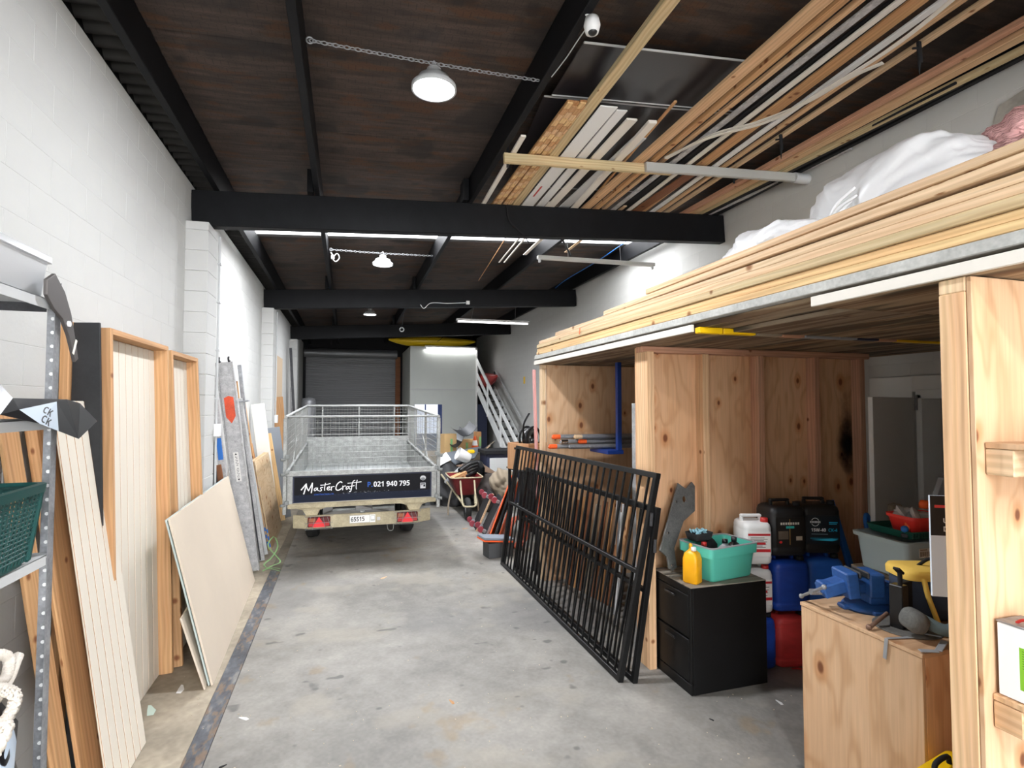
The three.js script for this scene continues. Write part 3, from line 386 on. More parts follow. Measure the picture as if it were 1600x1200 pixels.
drum([3.235, 0.0, -3.44], -0.22, DR, 'red plastic drum on the floor under the dark blue drum', { h: 0.36 }); drum([3.225, 0.41, -3.44], -0.22, DBL, 'dark blue plastic drum between the red drum and a black drum'); drum([3.2, 0.82, -3.44], -0.2, DB, 'black oil drum with dark gold label on the dark blue drum', { label: label2 });
drum([3.545, 0.0, -3.42], -0.35, DR, 'red plastic drum on the floor under the bright blue drum'); drum([3.535, 0.41, -3.42], -0.35, DBL2, 'bright blue plastic drum under the black diesel oil drum'); drum([3.51, 0.82, -3.42], -0.38, DB, 'black diesel oil drum with blue 15W-40 label on the bright blue drum', { label: labelTex, lw: 0.85 });
drum([2.975, 0.0, -3.48], -0.1, DBL, 'dark blue plastic drum on the floor behind the filing cabinet', { w: 0.22 }); drum([2.965, 0.41, -3.48], -0.2, DW, 'white jerry can with red label, middle of its stack', { w: 0.21, h: 0.31, label: label3, cap: M.red }); drum([2.96, 0.77, -3.47], -0.3, DW, 'white jerry can with red cap, topmost of its stack behind the teal tub', { w: 0.21, h: 0.30, label: label3, cap: M.red });
// blue bar tool and a weathered post behind the drums
solo('blue_bar', barG(V(4.02, 0.0, -3.35), V(3.82, 1.16, -3.56), 0.03, 0.055, V(0, 0, 1)), M.blueLight, 'bright blue steel bar leaning on the studs beside the drums', 'bar');
solo('blue_clamp', [barG(V(4.12, 0.3, -3.3), V(4.08, 1.0, -3.42), 0.02, 0.03, V(0, 0, 1)), tubeG([V(4.08, 1.0, -3.42), V(4.04, 1.06, -3.42), V(4.0, 1.03, -3.40), V(3.99, 0.95, -3.38)], 0.016), barG(V(4.13, 0, -3.29), V(4.12, 0.32, -3.3), 0.05, 0.05, V(0, 0, 1))], M.blueLight, 'bright blue hooked clamp leaning beside the weathered post', 'clamp');
solo('weathered_post', boxG(4.16, 4.28, 0, 1.15, -3.4, -3.3, 0.01, 1), M.greyWood, 'short weathered brown post standing behind the blue clamp', 'post');

// ---------- bench and the things on it ----------
const BT = 0.89;
{ const o = thing('plywood_bench', 'pale plywood box bench with a vise on top', 'bench');
  mesh('front_panel', boxG(2.35, 2.367, 0, BT - 0.018, -2.39, -1.745, 0.002, 1), M.ply, o); mesh('end_panel', boxG(2.369, 3.1, 0, BT - 0.018, -1.762, -1.745, 0.002, 1), M.ply2, o); mesh('end_panel', boxG(2.369, 3.1, 0, BT - 0.018, -2.39, -2.373, 0.002, 1), M.ply2, o); mesh('back_panel', boxG(3.083, 3.1, 0.001, BT - 0.018, -2.37, -1.764, 0.002, 1), M.ply, o); mesh('top', boxG(2.346, 3.104, BT - 0.018, BT, -2.394, -1.741, 0.002, 0), M.ply, o); fin(o); }
{ const o = thing('bench_vise', 'blue cast iron bench vise bolted to the corner of the plywood bench', 'vise'); const b = mat([0.03, 0.12, 0.40], 0.5, 0, { map: T.grime });
  const bl = (w, h, d, p, r) => xf(cbox(w, h, d, 0.006), p, r);
  mesh('base', [latheG([[0.0001, 0.03], [0.085, 0.03], [0.1, 0.012], [0.1, 0], [0.0001, 0]], 24), bl(0.24, 0.02, 0.06, [0, 0.01, 0]), bl(0.06, 0.02, 0.22, [0, 0.01, 0])], b, o);
  mesh('body', [bl(0.12, 0.09, 0.10, [0.05, 0.075, 0]), bl(0.07, 0.11, 0.13, [0.02, 0.12, 0]), bl(0.16, 0.05, 0.09, [0.1, 0.10, 0], [0, 0, -0.25])], b, o);
  mesh('slide', bl(0.34, 0.05, 0.06, [-0.05, 0.10, 0]), b, o); const j = mesh('moving_jaw', [bl(0.055, 0.12, 0.13, [-0.09, 0.12, 0], [0, 0, 0.12]), bl(0.13, 0.06, 0.08, [-0.15, 0.1, 0], [0, 0, 0.3])], b, o); mesh('jaw_plate', bl(0.012, 0.03, 0.13, [-0.058, 0.168, 0]), M.darkSteel, j); mesh('jaw_plate', bl(0.012, 0.03, 0.13, [-0.02, 0.168, 0]), M.darkSteel, o);
  const sc = mesh('screw', cylG(V(-0.15, 0.075, 0), V(-0.26, 0.075, 0), 0.014), M.zinc, o); mesh('lever', [cylG(V(-0.25, 0.13, 0.1), V(-0.25, 0.02, -0.1), 0.007), new THREE.SphereGeometry(0.012, 8, 6).translate(-0.25, 0.13, 0.1), new THREE.SphereGeometry(0.012, 8, 6).translate(-0.25, 0.02, -0.1)], M.zinc, sc);
  o.scale.setScalar(1.1); placed(o, [2.60, BT, -2.22], -0.3); }
{ const o = thing('wooden_handle_tool', 'round steel bar handle lying across the bench in front of the vise', 'handle'); mesh('shaft', cylG(V(2.36, BT + 0.01, -2.0), V(2.50, BT + 0.055, -2.02), 0.0095), mat([0.22, 0.13, 0.09], 0.5, 0.3), o); mesh('knob', new THREE.SphereGeometry(0.014, 10, 8).translate(2.36, BT + 0.014, -2.0), mat([0.22, 0.13, 0.09], 0.5, 0.3), o); fin(o); }
{ const o = thing('grinding_stand', 'black square steel stub standing on a dusty round plate on the bench', 'stand'); mesh('disc', latheG([[0.0001, 0.006], [0.135, 0.006], [0.14, 0.002], [0.14, 0], [0.0001, 0]], 32), mat([0.20, 0.19, 0.175], 0.7, 0.2, { map: T.grime }), o); mesh('column', xf(cbox(0.055, 0.2, 0.06, 0.004), [-0.045, 0.106, -0.01]), M.blackGloss, o); mesh('side_plate', xf(cbox(0.09, 0.15, 0.02, 0.003), [0.035, 0.13, -0.02]), M.blackMatt, o); mesh('bolt', [cylG(V(-0.05, 0.2, 0), V(-0.05, 0.27, 0), 0.01), xf(cbox(0.05, 0.012, 0.03, 0.002), [-0.06, 0.275, 0], [0, 0, -0.6])], M.blackMatt, o); placed(o, [2.56, BT + 0.001, -1.97], 0.2); }
{ const o = thing('tool_bag', 'yellow and dark blue tool bag lying at the back of the bench', 'bag'); const g = new THREE.IcosahedronGeometry(1, 12), p = g.attributes.position; for (let i = 0; i < p.count; i++) { const v = V().fromBufferAttribute(p, i).normalize(), e = (q) => Math.sign(q) * Math.pow(Math.abs(q), 0.55), k = 1 + 0.14 * (fbm(wrap(v.x + 0.5, 1), wrap(v.y + v.z + 0.5, 1), 5, 5, 3, 5) - 0.5); p.setXYZ(i, e(v.x) * 0.17 * k, 0.125 + e(v.y) * 0.125 * k, e(v.z) * 0.1 * k); }
  const bg = mergeVertices(g, 1e-4); bg.computeVertexNormals(); mesh('body', bg, mat([0.035, 0.05, 0.085], 0.85), o); const y = mat([0.85, 0.55, 0.10], 0.8); mesh('flap', xf(bodyG(0.345, 0.21, 0.05, [[0, 1], [0.03, 1.01], [0.045, 0.95], [0.052, 0.7]], 5), [0, 0.205, 0]), y, o); for (const x of [-0.1, 0.12]) mesh('strap', tubeG([V(x, 0.22, 0.105), V(x + 0.01, 0.14, 0.118), V(x + 0.03, 0.07, 0.125), V(x + 0.05, 0.02, 0.12)], 0.013, 16, 6), y, o); mesh('carry_loop', tubeG([V(-0.06, 0.25, 0), V(-0.02, 0.29, 0.02), V(0.06, 0.29, 0.01), V(0.1, 0.25, 0)], 0.008), M.blackMatt, o); placed(o, [2.80, BT + 0.001, -2.03], -0.35); }
{ const o = thing('ear_muffs', 'dusty grey ear muffs lying in front of the tool bag on the bench', 'ear muffs'); const gm = mat([0.17, 0.17, 0.16], 0.85, 0, { map: T.grime }), cup = () => bodyG(0.085, 0.105, 0.035, [[0, 0.75], [0.008, 0.95], [0.03, 1], [0.045, 0.9], [0.06, 0.6]], 6);
  mesh('cup', xf(cup(), [-0.09, 0.06, 0], [0.2, 0, 1.25]), gm, o); mesh('cup', xf(cup(), [0.115, 0.055, 0.03], [1.2, 0.2, 0.1]), gm, o); mesh('headband', tubeG([V(-0.08, 0.07, 0.0), V(-0.03, 0.045, 0.055), V(0.03, 0.06, 0.06), V(0.09, 0.06, 0.035)], 0.024, 20, 8), mat([0.12, 0.17, 0.18], 0.7), o); mesh('strap', [barG(V(-0.04, 0.008, 0.06), V(-0.14, 0.008, 0.13), 0.004, 0.024), barG(V(-0.14, 0.006, 0.13), V(-0.2, 0.004, 0.11), 0.004, 0.024)], M.greyPaint, o); o.scale.setScalar(1.15); placed(o, [2.60, BT + 0.004, -1.85], -0.15); }
{ const o = thing('dust_strap', 'thin grey strap hanging over the front edge of the bench', 'strap'); mesh('webbing', [barG(V(2.50, BT + 0.004, -1.87), V(2.345, BT + 0.004, -1.90), 0.003, 0.018), barG(V(2.343, BT + 0.003, -1.90), V(2.342, BT - 0.09, -1.91), 0.003, 0.018, V(1, 0, 0))], M.greyPaint, o); fin(o); }
// plastic tubs stacked behind the bench
{ const k = thing('low_cupboard', 'plain plywood cupboard standing behind the bench under the clear tub', 'cupboard'); mesh('carcass', boxG(3.32, 4.15, 0, 0.84, -2.92, -2.46, 0.004, 1), M.plyOld, k); mesh('top', boxG(3.31, 4.16, 0.84, 0.86, -2.93, -2.45, 0.003, 0), M.plyOld, k); fin(k);
  const o = thing('clear_tub', 'pale blue translucent storage tub behind the bench', 'tub'); const cm = mat([0.60, 0.72, 0.75], 0.35, 0, { transmission: 0.25, thickness: 0 }); mesh('tub_body', tubG(0.74, 0.38, 0.24, 0.04, 0.92, 0.004), cm, o); const ring = (y, q) => rrect(0.74 + q, 0.38 + q, 0.04, 5).map(([x, z]) => V(x, y, z)); mesh('rim', loftG([ring(0.215, 0), ring(0.215, 0.03), ring(0.24, 0.034), ring(0.243, 0)], false, false), cm, o);
  const bar = canvasTex(128, 96, (g, w, h) => { g.fillStyle = '#e8e4dc'; g.fillRect(0, 0, w, h); g.fillStyle = '#8d7b62'; for (let i = 0; i < 22; i++) g.fillRect(10 + i * 5, 34, (i * 7) % 4 + 1, 50); g.fillRect(12, 10, 70, 8); }); const l = mesh('label', sheetG(0.1, 0.055), mat([1, 1, 1], 0.6, 0, { map: bar }), o); l.position.set(-0.23, 0.175, 0.193); placed(o, [3.66, 0.861, -2.68], -0.06);
  const b = thing('green_basket', 'shallow dark green plastic basket resting on the clear tub', 'basket'); mesh('tray', tubG(0.62, 0.33, 0.05, 0.03, 0.95, 0.004), M.green, b); const slots = []; for (let i = 0; i < 26; i++) slots.push(xf(cbox(0.008, 0.03, 0.006, 0.001), [-0.29 + i * 0.0232, 0.026, 0.164])); const ss = mesh('ribs', slots, mat([0.008, 0.07, 0.05], 0.5), b); ss.userData.kind = 'stuff'; placed(b, [3.66, 1.106, -2.68], -0.06);
  const r = thing('red_tub', 'small red plastic tub of plastic packets in the green basket', 'tub'); mesh('tub_body', tubG(0.30, 0.22, 0.12, 0.04, 0.84, 0.004), mat([0.80, 0.04, 0.03], 0.4), r); mesh('rim', loftG([0, 1].map((q) => rrect(0.315, 0.235, 0.045, 5).map(([x, z]) => V(x, 0.105 + q * 0.02, z))), false, false), mat([0.80, 0.04, 0.03], 0.4), r); placed(r, [3.57, 1.113, -2.65], -0.1);
  const pk = thing('plastic_packets', 'clear plastic packets heaped in the red tub', 'packets'); const pm = mat([0.75, 0.75, 0.74], 0.25, 0, { transmission: 0.3, thickness: 0 }); const gs = []; for (let i = 0; i < 9; i++) gs.push(xf(bodyG(0.13, 0.1, 0.03, [[0, 0.7], [0.02, 1], [0.04, 0.6]], 4), [rr(-0.08, 0.08), 0.05 + rnd() * 0.07, rr(-0.05, 0.05)], [rr(-0.8, 0.8), rr(0, 3), rr(-0.8, 0.8)])); mesh('packets', gs, pm, pk).userData.kind = 'stuff'; placed(pk, [3.55, 1.14, -2.66], 0);
  mesh('orange_cap', latheG([[0.0001, 0.05], [0.022, 0.05], [0.03, 0.03], [0.03, 0], [0.0001, 0]], 14).translate(0.06, 0.135, 0.02), M.orange, pk);
  const hook = [[0, 0], [0.05, 0], [0.16, 0.22], [0.3, 0.22], [0.3, 0.29], [0.13, 0.29]]; const gb = thing('grey_bracket', 'grey perforated plastic bracket leaning behind the red tub', 'bracket'); mesh('arm', xf(extG(hook, 0.03, 0.004), [0, 0, 0]), mat([0.26, 0.28, 0.30], 0.5), gb); for (const [x, y] of [[0.05, 0.05], [0.1, 0.16], [0.16, 0.25], [0.24, 0.255]]) mesh('hole', cylG(V(x, y, 0.03), V(x, y, 0.037), 0.008, 0.008, 10), M.blackMatt, gb); mesh('ring', new THREE.TorusGeometry(0.06, 0.012, 8, 24).scale(1, 0.6, 1).translate(0.25, 0.15, 0.02), mat([0.26, 0.28, 0.30], 0.5), gb); placed(gb, [3.74, 1.16, -2.74], -0.1);
  const pt = thing('power_tool', 'dark power tool with black handle lying in the green basket', 'tool'); mesh('motor', cylG(V(0, 0.04, 0), V(0.17, 0.05, 0), 0.038, 0.032, 14), M.blackMatt, pt); mesh('grip', barG(V(0.05, 0.04, 0), V(0.02, 0.13, 0.03), 0.035, 0.04, V(1, 0, 0), 0.01), M.greyPaint, pt); mesh('guard', new THREE.TorusGeometry(0.045, 0.01, 8, 20, 4).translate(-0.02, 0.05, 0.0), M.zinc, pt); placed(pt, [3.80, 1.118, -2.62], 0.4);
  const hc = [thing('hand_plane', 'small blue and orange hand tool at the end of the green basket', 'tool')][0]; mesh('body', xf(cbox(0.12, 0.03, 0.04, 0.006), [0, 0.015, 0]), M.darkSteel, hc); mesh('knob', new THREE.SphereGeometry(0.022, 12, 8).translate(-0.05, 0.055, 0), M.blueLight, hc); mesh('tote', barG(V(0.03, 0.03, 0), V(0.05, 0.08, 0), 0.02, 0.03, V(1, 0, 0)), M.orange, hc); placed(hc, [3.395, 1.115, -2.60], 0.5); }
{ // packaged drill set hanging on the post
  const t = canvasTex(160, 480, (g, w, h) => { g.fillStyle = '#17181b'; g.fillRect(0, 0, w, 190); g.fillStyle = '#dfe9f4'; g.fillRect(0, 190, w, 290); g.fillStyle = '#e9e9e9'; g.font = 'bold 34px sans-serif'; g.fillText('Un', 56, 130); g.fillText('Dr', 56, 170); g.fillStyle = '#d44'; g.font = 'italic bold 20px sans-serif'; g.fillRect(20, 44, 90, 14); g.fillStyle = '#3f78b8'; for (let i = 0; i < 7; i++) { g.beginPath(); g.arc(84 + (i % 2) * 10, 225 + i * 36, 9, 0, 7); g.fill(); } });
  const o = thing('drill_bit_pack', 'black and white packaged set hanging beside the near post above the bench', 'pack'); const c = mesh('card', sheetG(0.13, 0.42, 0.012), mat([1, 1, 1], 0.4, 0, { map: t }), o); c.rotation.y = -0.5; c.position.set(2.425, 1.355, -1.68); mesh('peg', cylG(V(2.425, 1.55, -1.69), V(2.425, 1.55, -1.436), 0.004), M.zinc, o); }
{ // paint tin on the lower shelf
  const t = canvasTex(320, 360, (g, w, h) => { g.fillStyle = '#f3f4f6'; g.fillRect(0, 0, w, h); g.fillStyle = '#86c232'; g.fillRect(90, 90, 230, 210); g.fillStyle = '#4f7d1f'; for (let y = 104; y < 190; y += 12) g.fillRect(102, y, 120 + (y * 13) % 60, 4); g.fillStyle = '#dff0c0'; for (let i = 0; i < 3; i++) { g.beginPath(); g.arc(120 + i * 40, 214, 10, 0, 7); g.fill(); } g.fillStyle = '#fff'; g.fillRect(110, 244, 150, 48); g.fillStyle = '#334'; for (let i = 0; i < 26; i++) g.fillRect(140 + i * 4, 248, (i * 5) % 3 + 1, 38); });
  const o = thing('solvent_tin', 'white rectangular tin with green label and red cap on the lower shelf', 'tin'); const x0 = 2.115, z0 = -1.315, z1 = -1.095, y0 = 0.976; mesh('body', boxG(x0, x0 + 0.12, y0, y0 + 0.243, z0, z1, 0.005), mat([0.82, 0.82, 0.83], 0.35), o); const l = mesh('printed_label', sheetG(0.215, 0.235, 0.0012), mat([1, 1, 1], 0.4, 0, { map: t }), o); l.rotation.y = -Math.PI / 2; l.position.set(x0 - 0.0008, y0 + 0.121, (z0 + z1) / 2); mesh('top_rim', [boxG(x0 - 0.002, x0 + 0.122, y0 + 0.241, y0 + 0.247, z0 - 0.002, z1 + 0.002, 0.002)], M.zinc, o); mesh('cap', latheG([[0.0001, 0.04], [0.022, 0.04], [0.024, 0.0], [0.0001, 0]], 16).translate(x0 + 0.085, y0 + 0.247, z1 - 0.06), M.red, o); mesh('handle', tubeG([V(x0 + 0.03, y0 + 0.247, z0 + 0.04), V(x0 + 0.03, y0 + 0.262, z0 + 0.06), V(x0 + 0.03, y0 + 0.262, z1 - 0.07), V(x0 + 0.03, y0 + 0.247, z1 - 0.05)], 0.005), M.red, o); fin(o);
  const cl = thing('cloth_rag', 'grey crumpled rag on the shelf rail below the tin', 'rag'); const g = new THREE.PlaneGeometry(0.2, 0.16, 16, 14), p = g.attributes.position; for (let i = 0; i < p.count; i++) p.setZ(i, 0.02 + 0.03 * fbm(p.getX(i) * 2 + 0.5, p.getY(i) * 2 + 0.5, 6, 6, 3, 8)); g.rotateX(-Math.PI / 2); g.computeVertexNormals(); mesh('cloth', [g, g.clone().translate(0, -0.004, 0)], mat([0.16, 0.16, 0.15], 0.95), cl); placed(cl, [2.2, 0.96, -0.98], 0.4); }
{ const o = thing('hanging_bottle', 'clear plastic bottle in a black wire holder hanging under the upper shelf', 'bottle'); const c = mat([0.72, 0.74, 0.74], 0.12, 0, { transmission: 0.6, thickness: 0 }); mesh('bottle', latheG([[0.0001, 0], [0.04, 0.004], [0.044, 0.02], [0.04, 0.05], [0.044, 0.08], [0.04, 0.11], [0.044, 0.15], [0.03, 0.19], [0.015, 0.21], [0.015, 0.23], [0.0001, 0.23]], 18).translate(2.19, 1.555, -1.06), c, o); mesh('cap', latheG([[0.0001, 0.03], [0.018, 0.03], [0.018, 0], [0.0001, 0]], 12).translate(2.19, 1.77, -1.06), M.whitePlastic, o); mesh('holder', [tubeG([V(2.13, 1.70, -1.14), V(2.125, 1.78, -1.15), V(2.16, 1.795, -1.15), V(2.22, 1.797, -1.14)], 0.009), tubeG([V(2.13, 1.70, -1.14), V(2.132, 1.6, -1.12), V(2.145, 1.53, -1.09), V(2.19, 1.535, -1.06)], 0.009)], M.blackMatt, o); fin(o); }
{ const o = thing('yellow_tool_case', 'yellow plastic tool case standing on the floor in front of the bench end', 'case'); mesh('shell', bodyG(0.34, 0.1, 0.03, [[0, 0.94], [0.01, 1], [0.5, 1], [0.512, 0.95]], 5), M.yellow, o); mesh('grip', tubeG([V(-0.06, 0.51, 0), V(-0.05, 0.54, 0), V(0.05, 0.54, 0), V(0.06, 0.51, 0)], 0.01), M.blackMatt, o); placed(o, [2.27, 0, -1.62], 0.2); }

// ---------- black steel gates leaning on the rack ----------
function gate(bn, bf, tn, tf, nb, label, double) {
  const o = thing('steel_gate', label, 'gate', 'black gates leaning on the rack'); const L = (a, b, t) => a.clone().lerp(b, t), n = tn.clone().sub(bn).cross(bf.clone().sub(bn)).normalize(); const up = tn.clone().sub(bn).normalize();
  const r = 0.02, rail = (t, h, nm) => mesh(nm, barG(L(bn, tn, t).addScaledVector(up, t < 0.01 ? r : t > 0.99 ? -r : 0), L(bf, tf, t).addScaledVector(up, t < 0.01 ? r : t > 0.99 ? -r : 0), h, 0.04, up, 0.003), M.steelBlack, o);
  rail(0, 0.04, 'bottom_rail'); rail(1, 0.04, 'top_rail'); rail(0.52, 0.03, 'middle_rail');
  const len = bf.distanceTo(bn), st = (s, nm) => mesh(nm, barG(L(bn, bf, s), L(tn, tf, s), 0.04, 0.04, n, 0.003), M.steelBlack, o); st(0.007, 'stile'); st(0.993, 'stile'); if (double) { st(0.06, 'stile'); st(0.93, 'stile'); }
  for (let i = 1; i < nb; i++) { const s = i / nb; mesh('bar', barG(L(bn, bf, s).addScaledVector(up, 0.03), L(tn, tf, s).addScaledVector(up, -0.03), 0.016, 0.016, n, 0.002), M.steelBlack, o); }
  const hg = L(bn, tn, 0.75); mesh('latch', [cylG(hg.clone().add(V(0, 0, 0.02)), hg.clone().add(V(0, 0.09, 0.03)), 0.012)], M.darkSteel, o); return fin(o);
}
gate(V(1.86, 0, -3.50), V(1.83, 0, -6.47), V(2.13, 1.46, -3.42), V(2.035, 1.44, -6.47), 27, 'black steel bar gate leaning in front of the other gate, its top rail highest', false);
gate(V(1.95, 0, -3.46), V(1.92, 0, -6.2), V(2.115, 1.22, -3.40), V(2.065, 1.2, -6.2), 25, 'lower black steel bar gate leaning behind the taller gate', false);
// ---------- things stored behind the gates ----------
solo('white_post', boxG(2.24, 2.32, 0, 1.96, -4.0, -3.93, 0.004, 1), mat([0.62, 0.63, 0.63], 0.5, 0.2, { map: T.zinc }), 'white galvanised square post standing between the gates and the ply wall', 'post');
solo('blue_level', barG(V(2.42, 0, -4.02), V(2.36, 1.3, -4.1), 0.025, 0.06, V(0, 0, 1)), M.blueLight, 'light blue level leaning beside the white post', 'level');
{ const o = thing('hanging_bracket', 'dark blue steel bracket hanging from the rack deck and holding the pipes', 'bracket'); mesh('bar', boxG(2.72, 2.77, 1.47, 2.395, -5.2, -5.15, 0.004, 1), M.blue, o); mesh('foot', boxG(2.60, 2.79, 1.43, 1.47, -5.58, -5.15, 0.004), M.blue, o); fin(o); }
{ const col = [M.orange, M.chrome, M.orange, M.zinc, M.orange, M.pineW, M.zinc], o7 = ['orange plastic end cap', 'bare end', 'orange end', 'crimped end', 'orange tip', 'tan end', 'bare tip'];
  for (let i = 0; i < 7; i++) { const y = 1.497 + (i % 3) * 0.052, z = -5.50 + Math.floor(i / 3) * 0.06 + (i % 2) * 0.02, xl = 2.14 + [0.0, 0.12, 0.04, 0.2, 0.32, 0.26, 0.42][i]; const p = thing('scaffold_pipe', 'galvanised pipe with ' + o7[i] + ' in the bundle on the blue bracket', 'pipe', 'pipe bundle'); mesh('tube', cylG(V(xl, y, z), V(4.5, y, z), 0.024), M.zinc, p); mesh('end_fitting', [cylG(V(xl - 0.05, y, z), V(xl + 0.03, y, z), 0.0255, 0.0255, 10), cylG(V(xl - 0.06, y - 0.012, z + 0.006), V(xl - 0.045, y + 0.012, z - 0.006), 0.012, 0.012, 8)], col[i], p); fin(p); } }
{ const woods = [M.brownWood, M.oak, M.brownWood, M.greyWood, M.brownWood, M.oak, M.brownWood, M.pineO], nm = ['dark brown offcut board leaning furthest from the white post behind the gates', 'mid brown offcut board beside the furthest dark one behind the gates', 'dark brown offcut board between a mid brown and a grey one behind the gates', 'weathered grey offcut board between two dark brown ones behind the gates', 'dark brown offcut board between the grey and a mid brown one behind the gates', 'mid brown offcut board in the row nearer the white post behind the gates', 'dark brown offcut board beside the orange brown one behind the gates', 'orange brown offcut board leaning nearest the white post behind the gates'];
  for (let i = 0; i < 8; i++) { const z = -5.55 + i * 0.11; solo('leaning_board', barG(V(2.32 + 0.02 * i, 0, z), V(2.45 + 0.03 * i, 0.9 + 0.05 * (i % 3), z - 0.03), 0.02, 0.09, V(1, 0, 0)), woods[i], nm[i], 'board', 'brown offcuts behind the gates'); }
  const tool = (x, y, z, w, h, d, l) => { const o = thing('tool_case', l, 'case'); mesh('shell', xf(bodyG(w, d, 0.03, [[0, 0.95], [0.01, 1], [h * 0.55, 1], [h * 0.57, 0.98], [h * 0.6, 1], [h - 0.01, 1], [h, 0.95]], 4), [0, 0, 0]), M.blackMatt, o); for (const s of [-0.3, 0, 0.3]) mesh('latch', xf(cbox(0.05, 0.06, 0.012, 0.003), [w * s, h * 0.6, d / 2 + 0.005]), M.yellow, o); mesh('grip', tubeG([V(-0.07, h - 0.01, 0), V(-0.06, h + 0.015, 0), V(0.06, h + 0.015, 0), V(0.07, h - 0.01, 0)], 0.008), M.blackMatt, o); placed(o, [x, y, z], -0.9); };
  tool(3.0, 0, -4.2, 0.55, 0.32, 0.34, 'black tool case with yellow latches on the floor behind the gates'); tool(3.0, 0.355, -4.2, 0.5, 0.3, 0.32, 'black tool case with yellow latches, middle of its stack behind the gates'); tool(3.02, 0.69, -4.22, 0.48, 0.26, 0.3, 'black tool case with yellow latches, topmost of its stack behind the gates');
  tool(3.3, 0, -4.95, 0.6, 0.4, 0.36, 'wide black tool case with yellow latches further behind the gates'); tool(3.3, 0.435, -4.95, 0.56, 0.36, 0.34, 'upper wide black tool case with yellow latches further behind the gates');
  for (let i = 0; i < 4; i++) { const o = thing('pry_bar', 'dark bar with orange grip leaning behind the gates', 'bar', 'orange handled bars'); const z = -5.95 - i * 0.05; mesh('shaft', cylG(V(2.12, 0, z), V(2.16, 0.62, z), 0.012), M.darkSteel, o); mesh('grip', cylG(V(2.16, 0.62, z), V(2.17, 0.98, z), 0.02), M.orange, o); fin(o); }
  for (let i = 0; i < 5; i++) solo('metal_strip', barG(V(2.3 + i * 0.05, 0, -4.4 - i * 0.12), V(2.4 + i * 0.05, 1.05 - 0.1 * (i % 2), -4.45 - i * 0.12), 0.01, 0.035, V(1, 0, 0)), [M.alu, M.whitePlastic, M.zinc, M.oak, M.alu][i], ['bright aluminium strip leaning behind the gates beside the blue level', 'white plastic strip leaning behind the gates', 'dull zinc strip leaning behind the gates', 'narrow brown strip leaning behind the gates', 'second aluminium strip leaning deepest behind the gates'][i], 'strip'); 
  const red = thing('extinguisher_tube', 'red and white painted tube standing behind the far end of the gates', 'tube'); mesh('tube', cylG(V(2.2, 0, -6.15), V(2.2, 0.75, -6.15), 0.04), M.redDeep, red); mesh('band', cylG(V(2.2, 0.5, -6.15), V(2.2, 0.62, -6.15), 0.0415), M.whitePlastic, red); fin(red); }

// ---------- left side: shelving and leaning boards ----------
const vjM = mat([0.74, 0.68, 0.59], 0.7, 0, { map: T.paint });
function boards(parent, o, du, dv, n, w, h, t, m, name = 'lining_board') { // grooved boards: o bottom corner, du across, dv up
  const u = du.clone().normalize(), v = dv.clone().normalize(), q = frame(u, v);
  const g = uvBox(cbox(w - 0.003, h, t, 0.004), 1); const bk = mesh('backing', xf(cbox(n * w - 0.004, h - 0.004, 0.003, 0.001), o.clone().addScaledVector(u, n * w / 2).addScaledVector(v, h / 2).addScaledVector(u.clone().cross(v), -t * 0.25), q), M.oak, parent);
  for (let i = 0; i < n; i++) { const k = mesh(name, g, m, parent); k.quaternion.copy(q); k.position.copy(o).addScaledVector(u, (i + 0.5) * w).addScaledVector(v, h / 2); }
}
{ // grooved white sheet near the shelf
  const o = thing('grooved_panel', 'white grooved lining panel leaning on the wall beside the steel shelf', 'panel'); const a = V(-1.089, 0.004, -3.66), up = V(-1.375, 1.965, -3.70).sub(a); boards(o, a, V(0, 0, 1), up, 6, 0.083, 1.985, 0.012, vjM); fin(o);
  const p = thing('plain_board', 'brown stained board leaning directly behind the white grooved panel', 'board', 'brown boards behind the grooved panel'); mesh('board', barG(V(-1.18, 0.01, -3.30), V(-1.45, 1.96, -3.24), 0.018, 0.30, V(1, 0.15, 0)), M.pineO, p); fin(p);
  const p2 = thing('plain_board', 'brown stained board leaning between the steel shelf post and another brown board', 'board', 'brown boards behind the grooved panel'); mesh('board', barG(V(-1.2, 0, -3.06), V(-1.47, 1.93, -3.0), 0.018, 0.14, V(1, 0.15, 0)), M.pineO, p2); fin(p2);
}
// two timber frames lined with grooved boards
function wallFrame(z0, z1, xf0, xb0, tilt, h, mids, label, nb) {
  const o = thing('lined_frame', label, 'frame', 'timber frames lined with grooved boards'); const t = 0.035, m = woodM([0.60, 0.38, 0.19], T.pine);
  mesh('stile', boxG(xb0, xf0, 0, h, z1, z1 + t, 0.003, 1), m, o); mesh('stile', boxG(xb0, xf0, 0, h, z0 - t, z0, 0.003, 1), m, o); mesh('top_rail', boxG(xb0, xf0, h - t, h, z1 + t, z0 - t, 0.003, 2), m, o); for (const z of mids) mesh('stud', boxG(xb0, xf0, 0, h - t, z, z + t, 0.003, 1), m, o);
  const n = nb; boards(o, V(xb0 + 0.02, 0.002, z1 + t + 0.001), V(0, 0, 1), V(0, 1, 0), n, (z0 - z1 - 2 * t - 0.002) / n, h - t - 0.004, 0.012, vjM);
  mesh('backing_batten', boxG(xb0 - 0.012, xb0 - 0.001, 0.3, 0.4, z1, z0, 0.002, 2), M.pineO, o);
  fin(o); o.rotation.z = tilt; return o;
}
wallFrame(-3.56, -4.60, -1.19, -1.30, 0.035, 2.38, [], 'tall timber frame lined with grooved white boards, next to the black strip', 9);
wallFrame(-4.66, -5.42, -1.15, -1.26, 0.05, 2.36, [], 'tall timber frame lined with grooved white boards, behind the big beige sheets', 7);
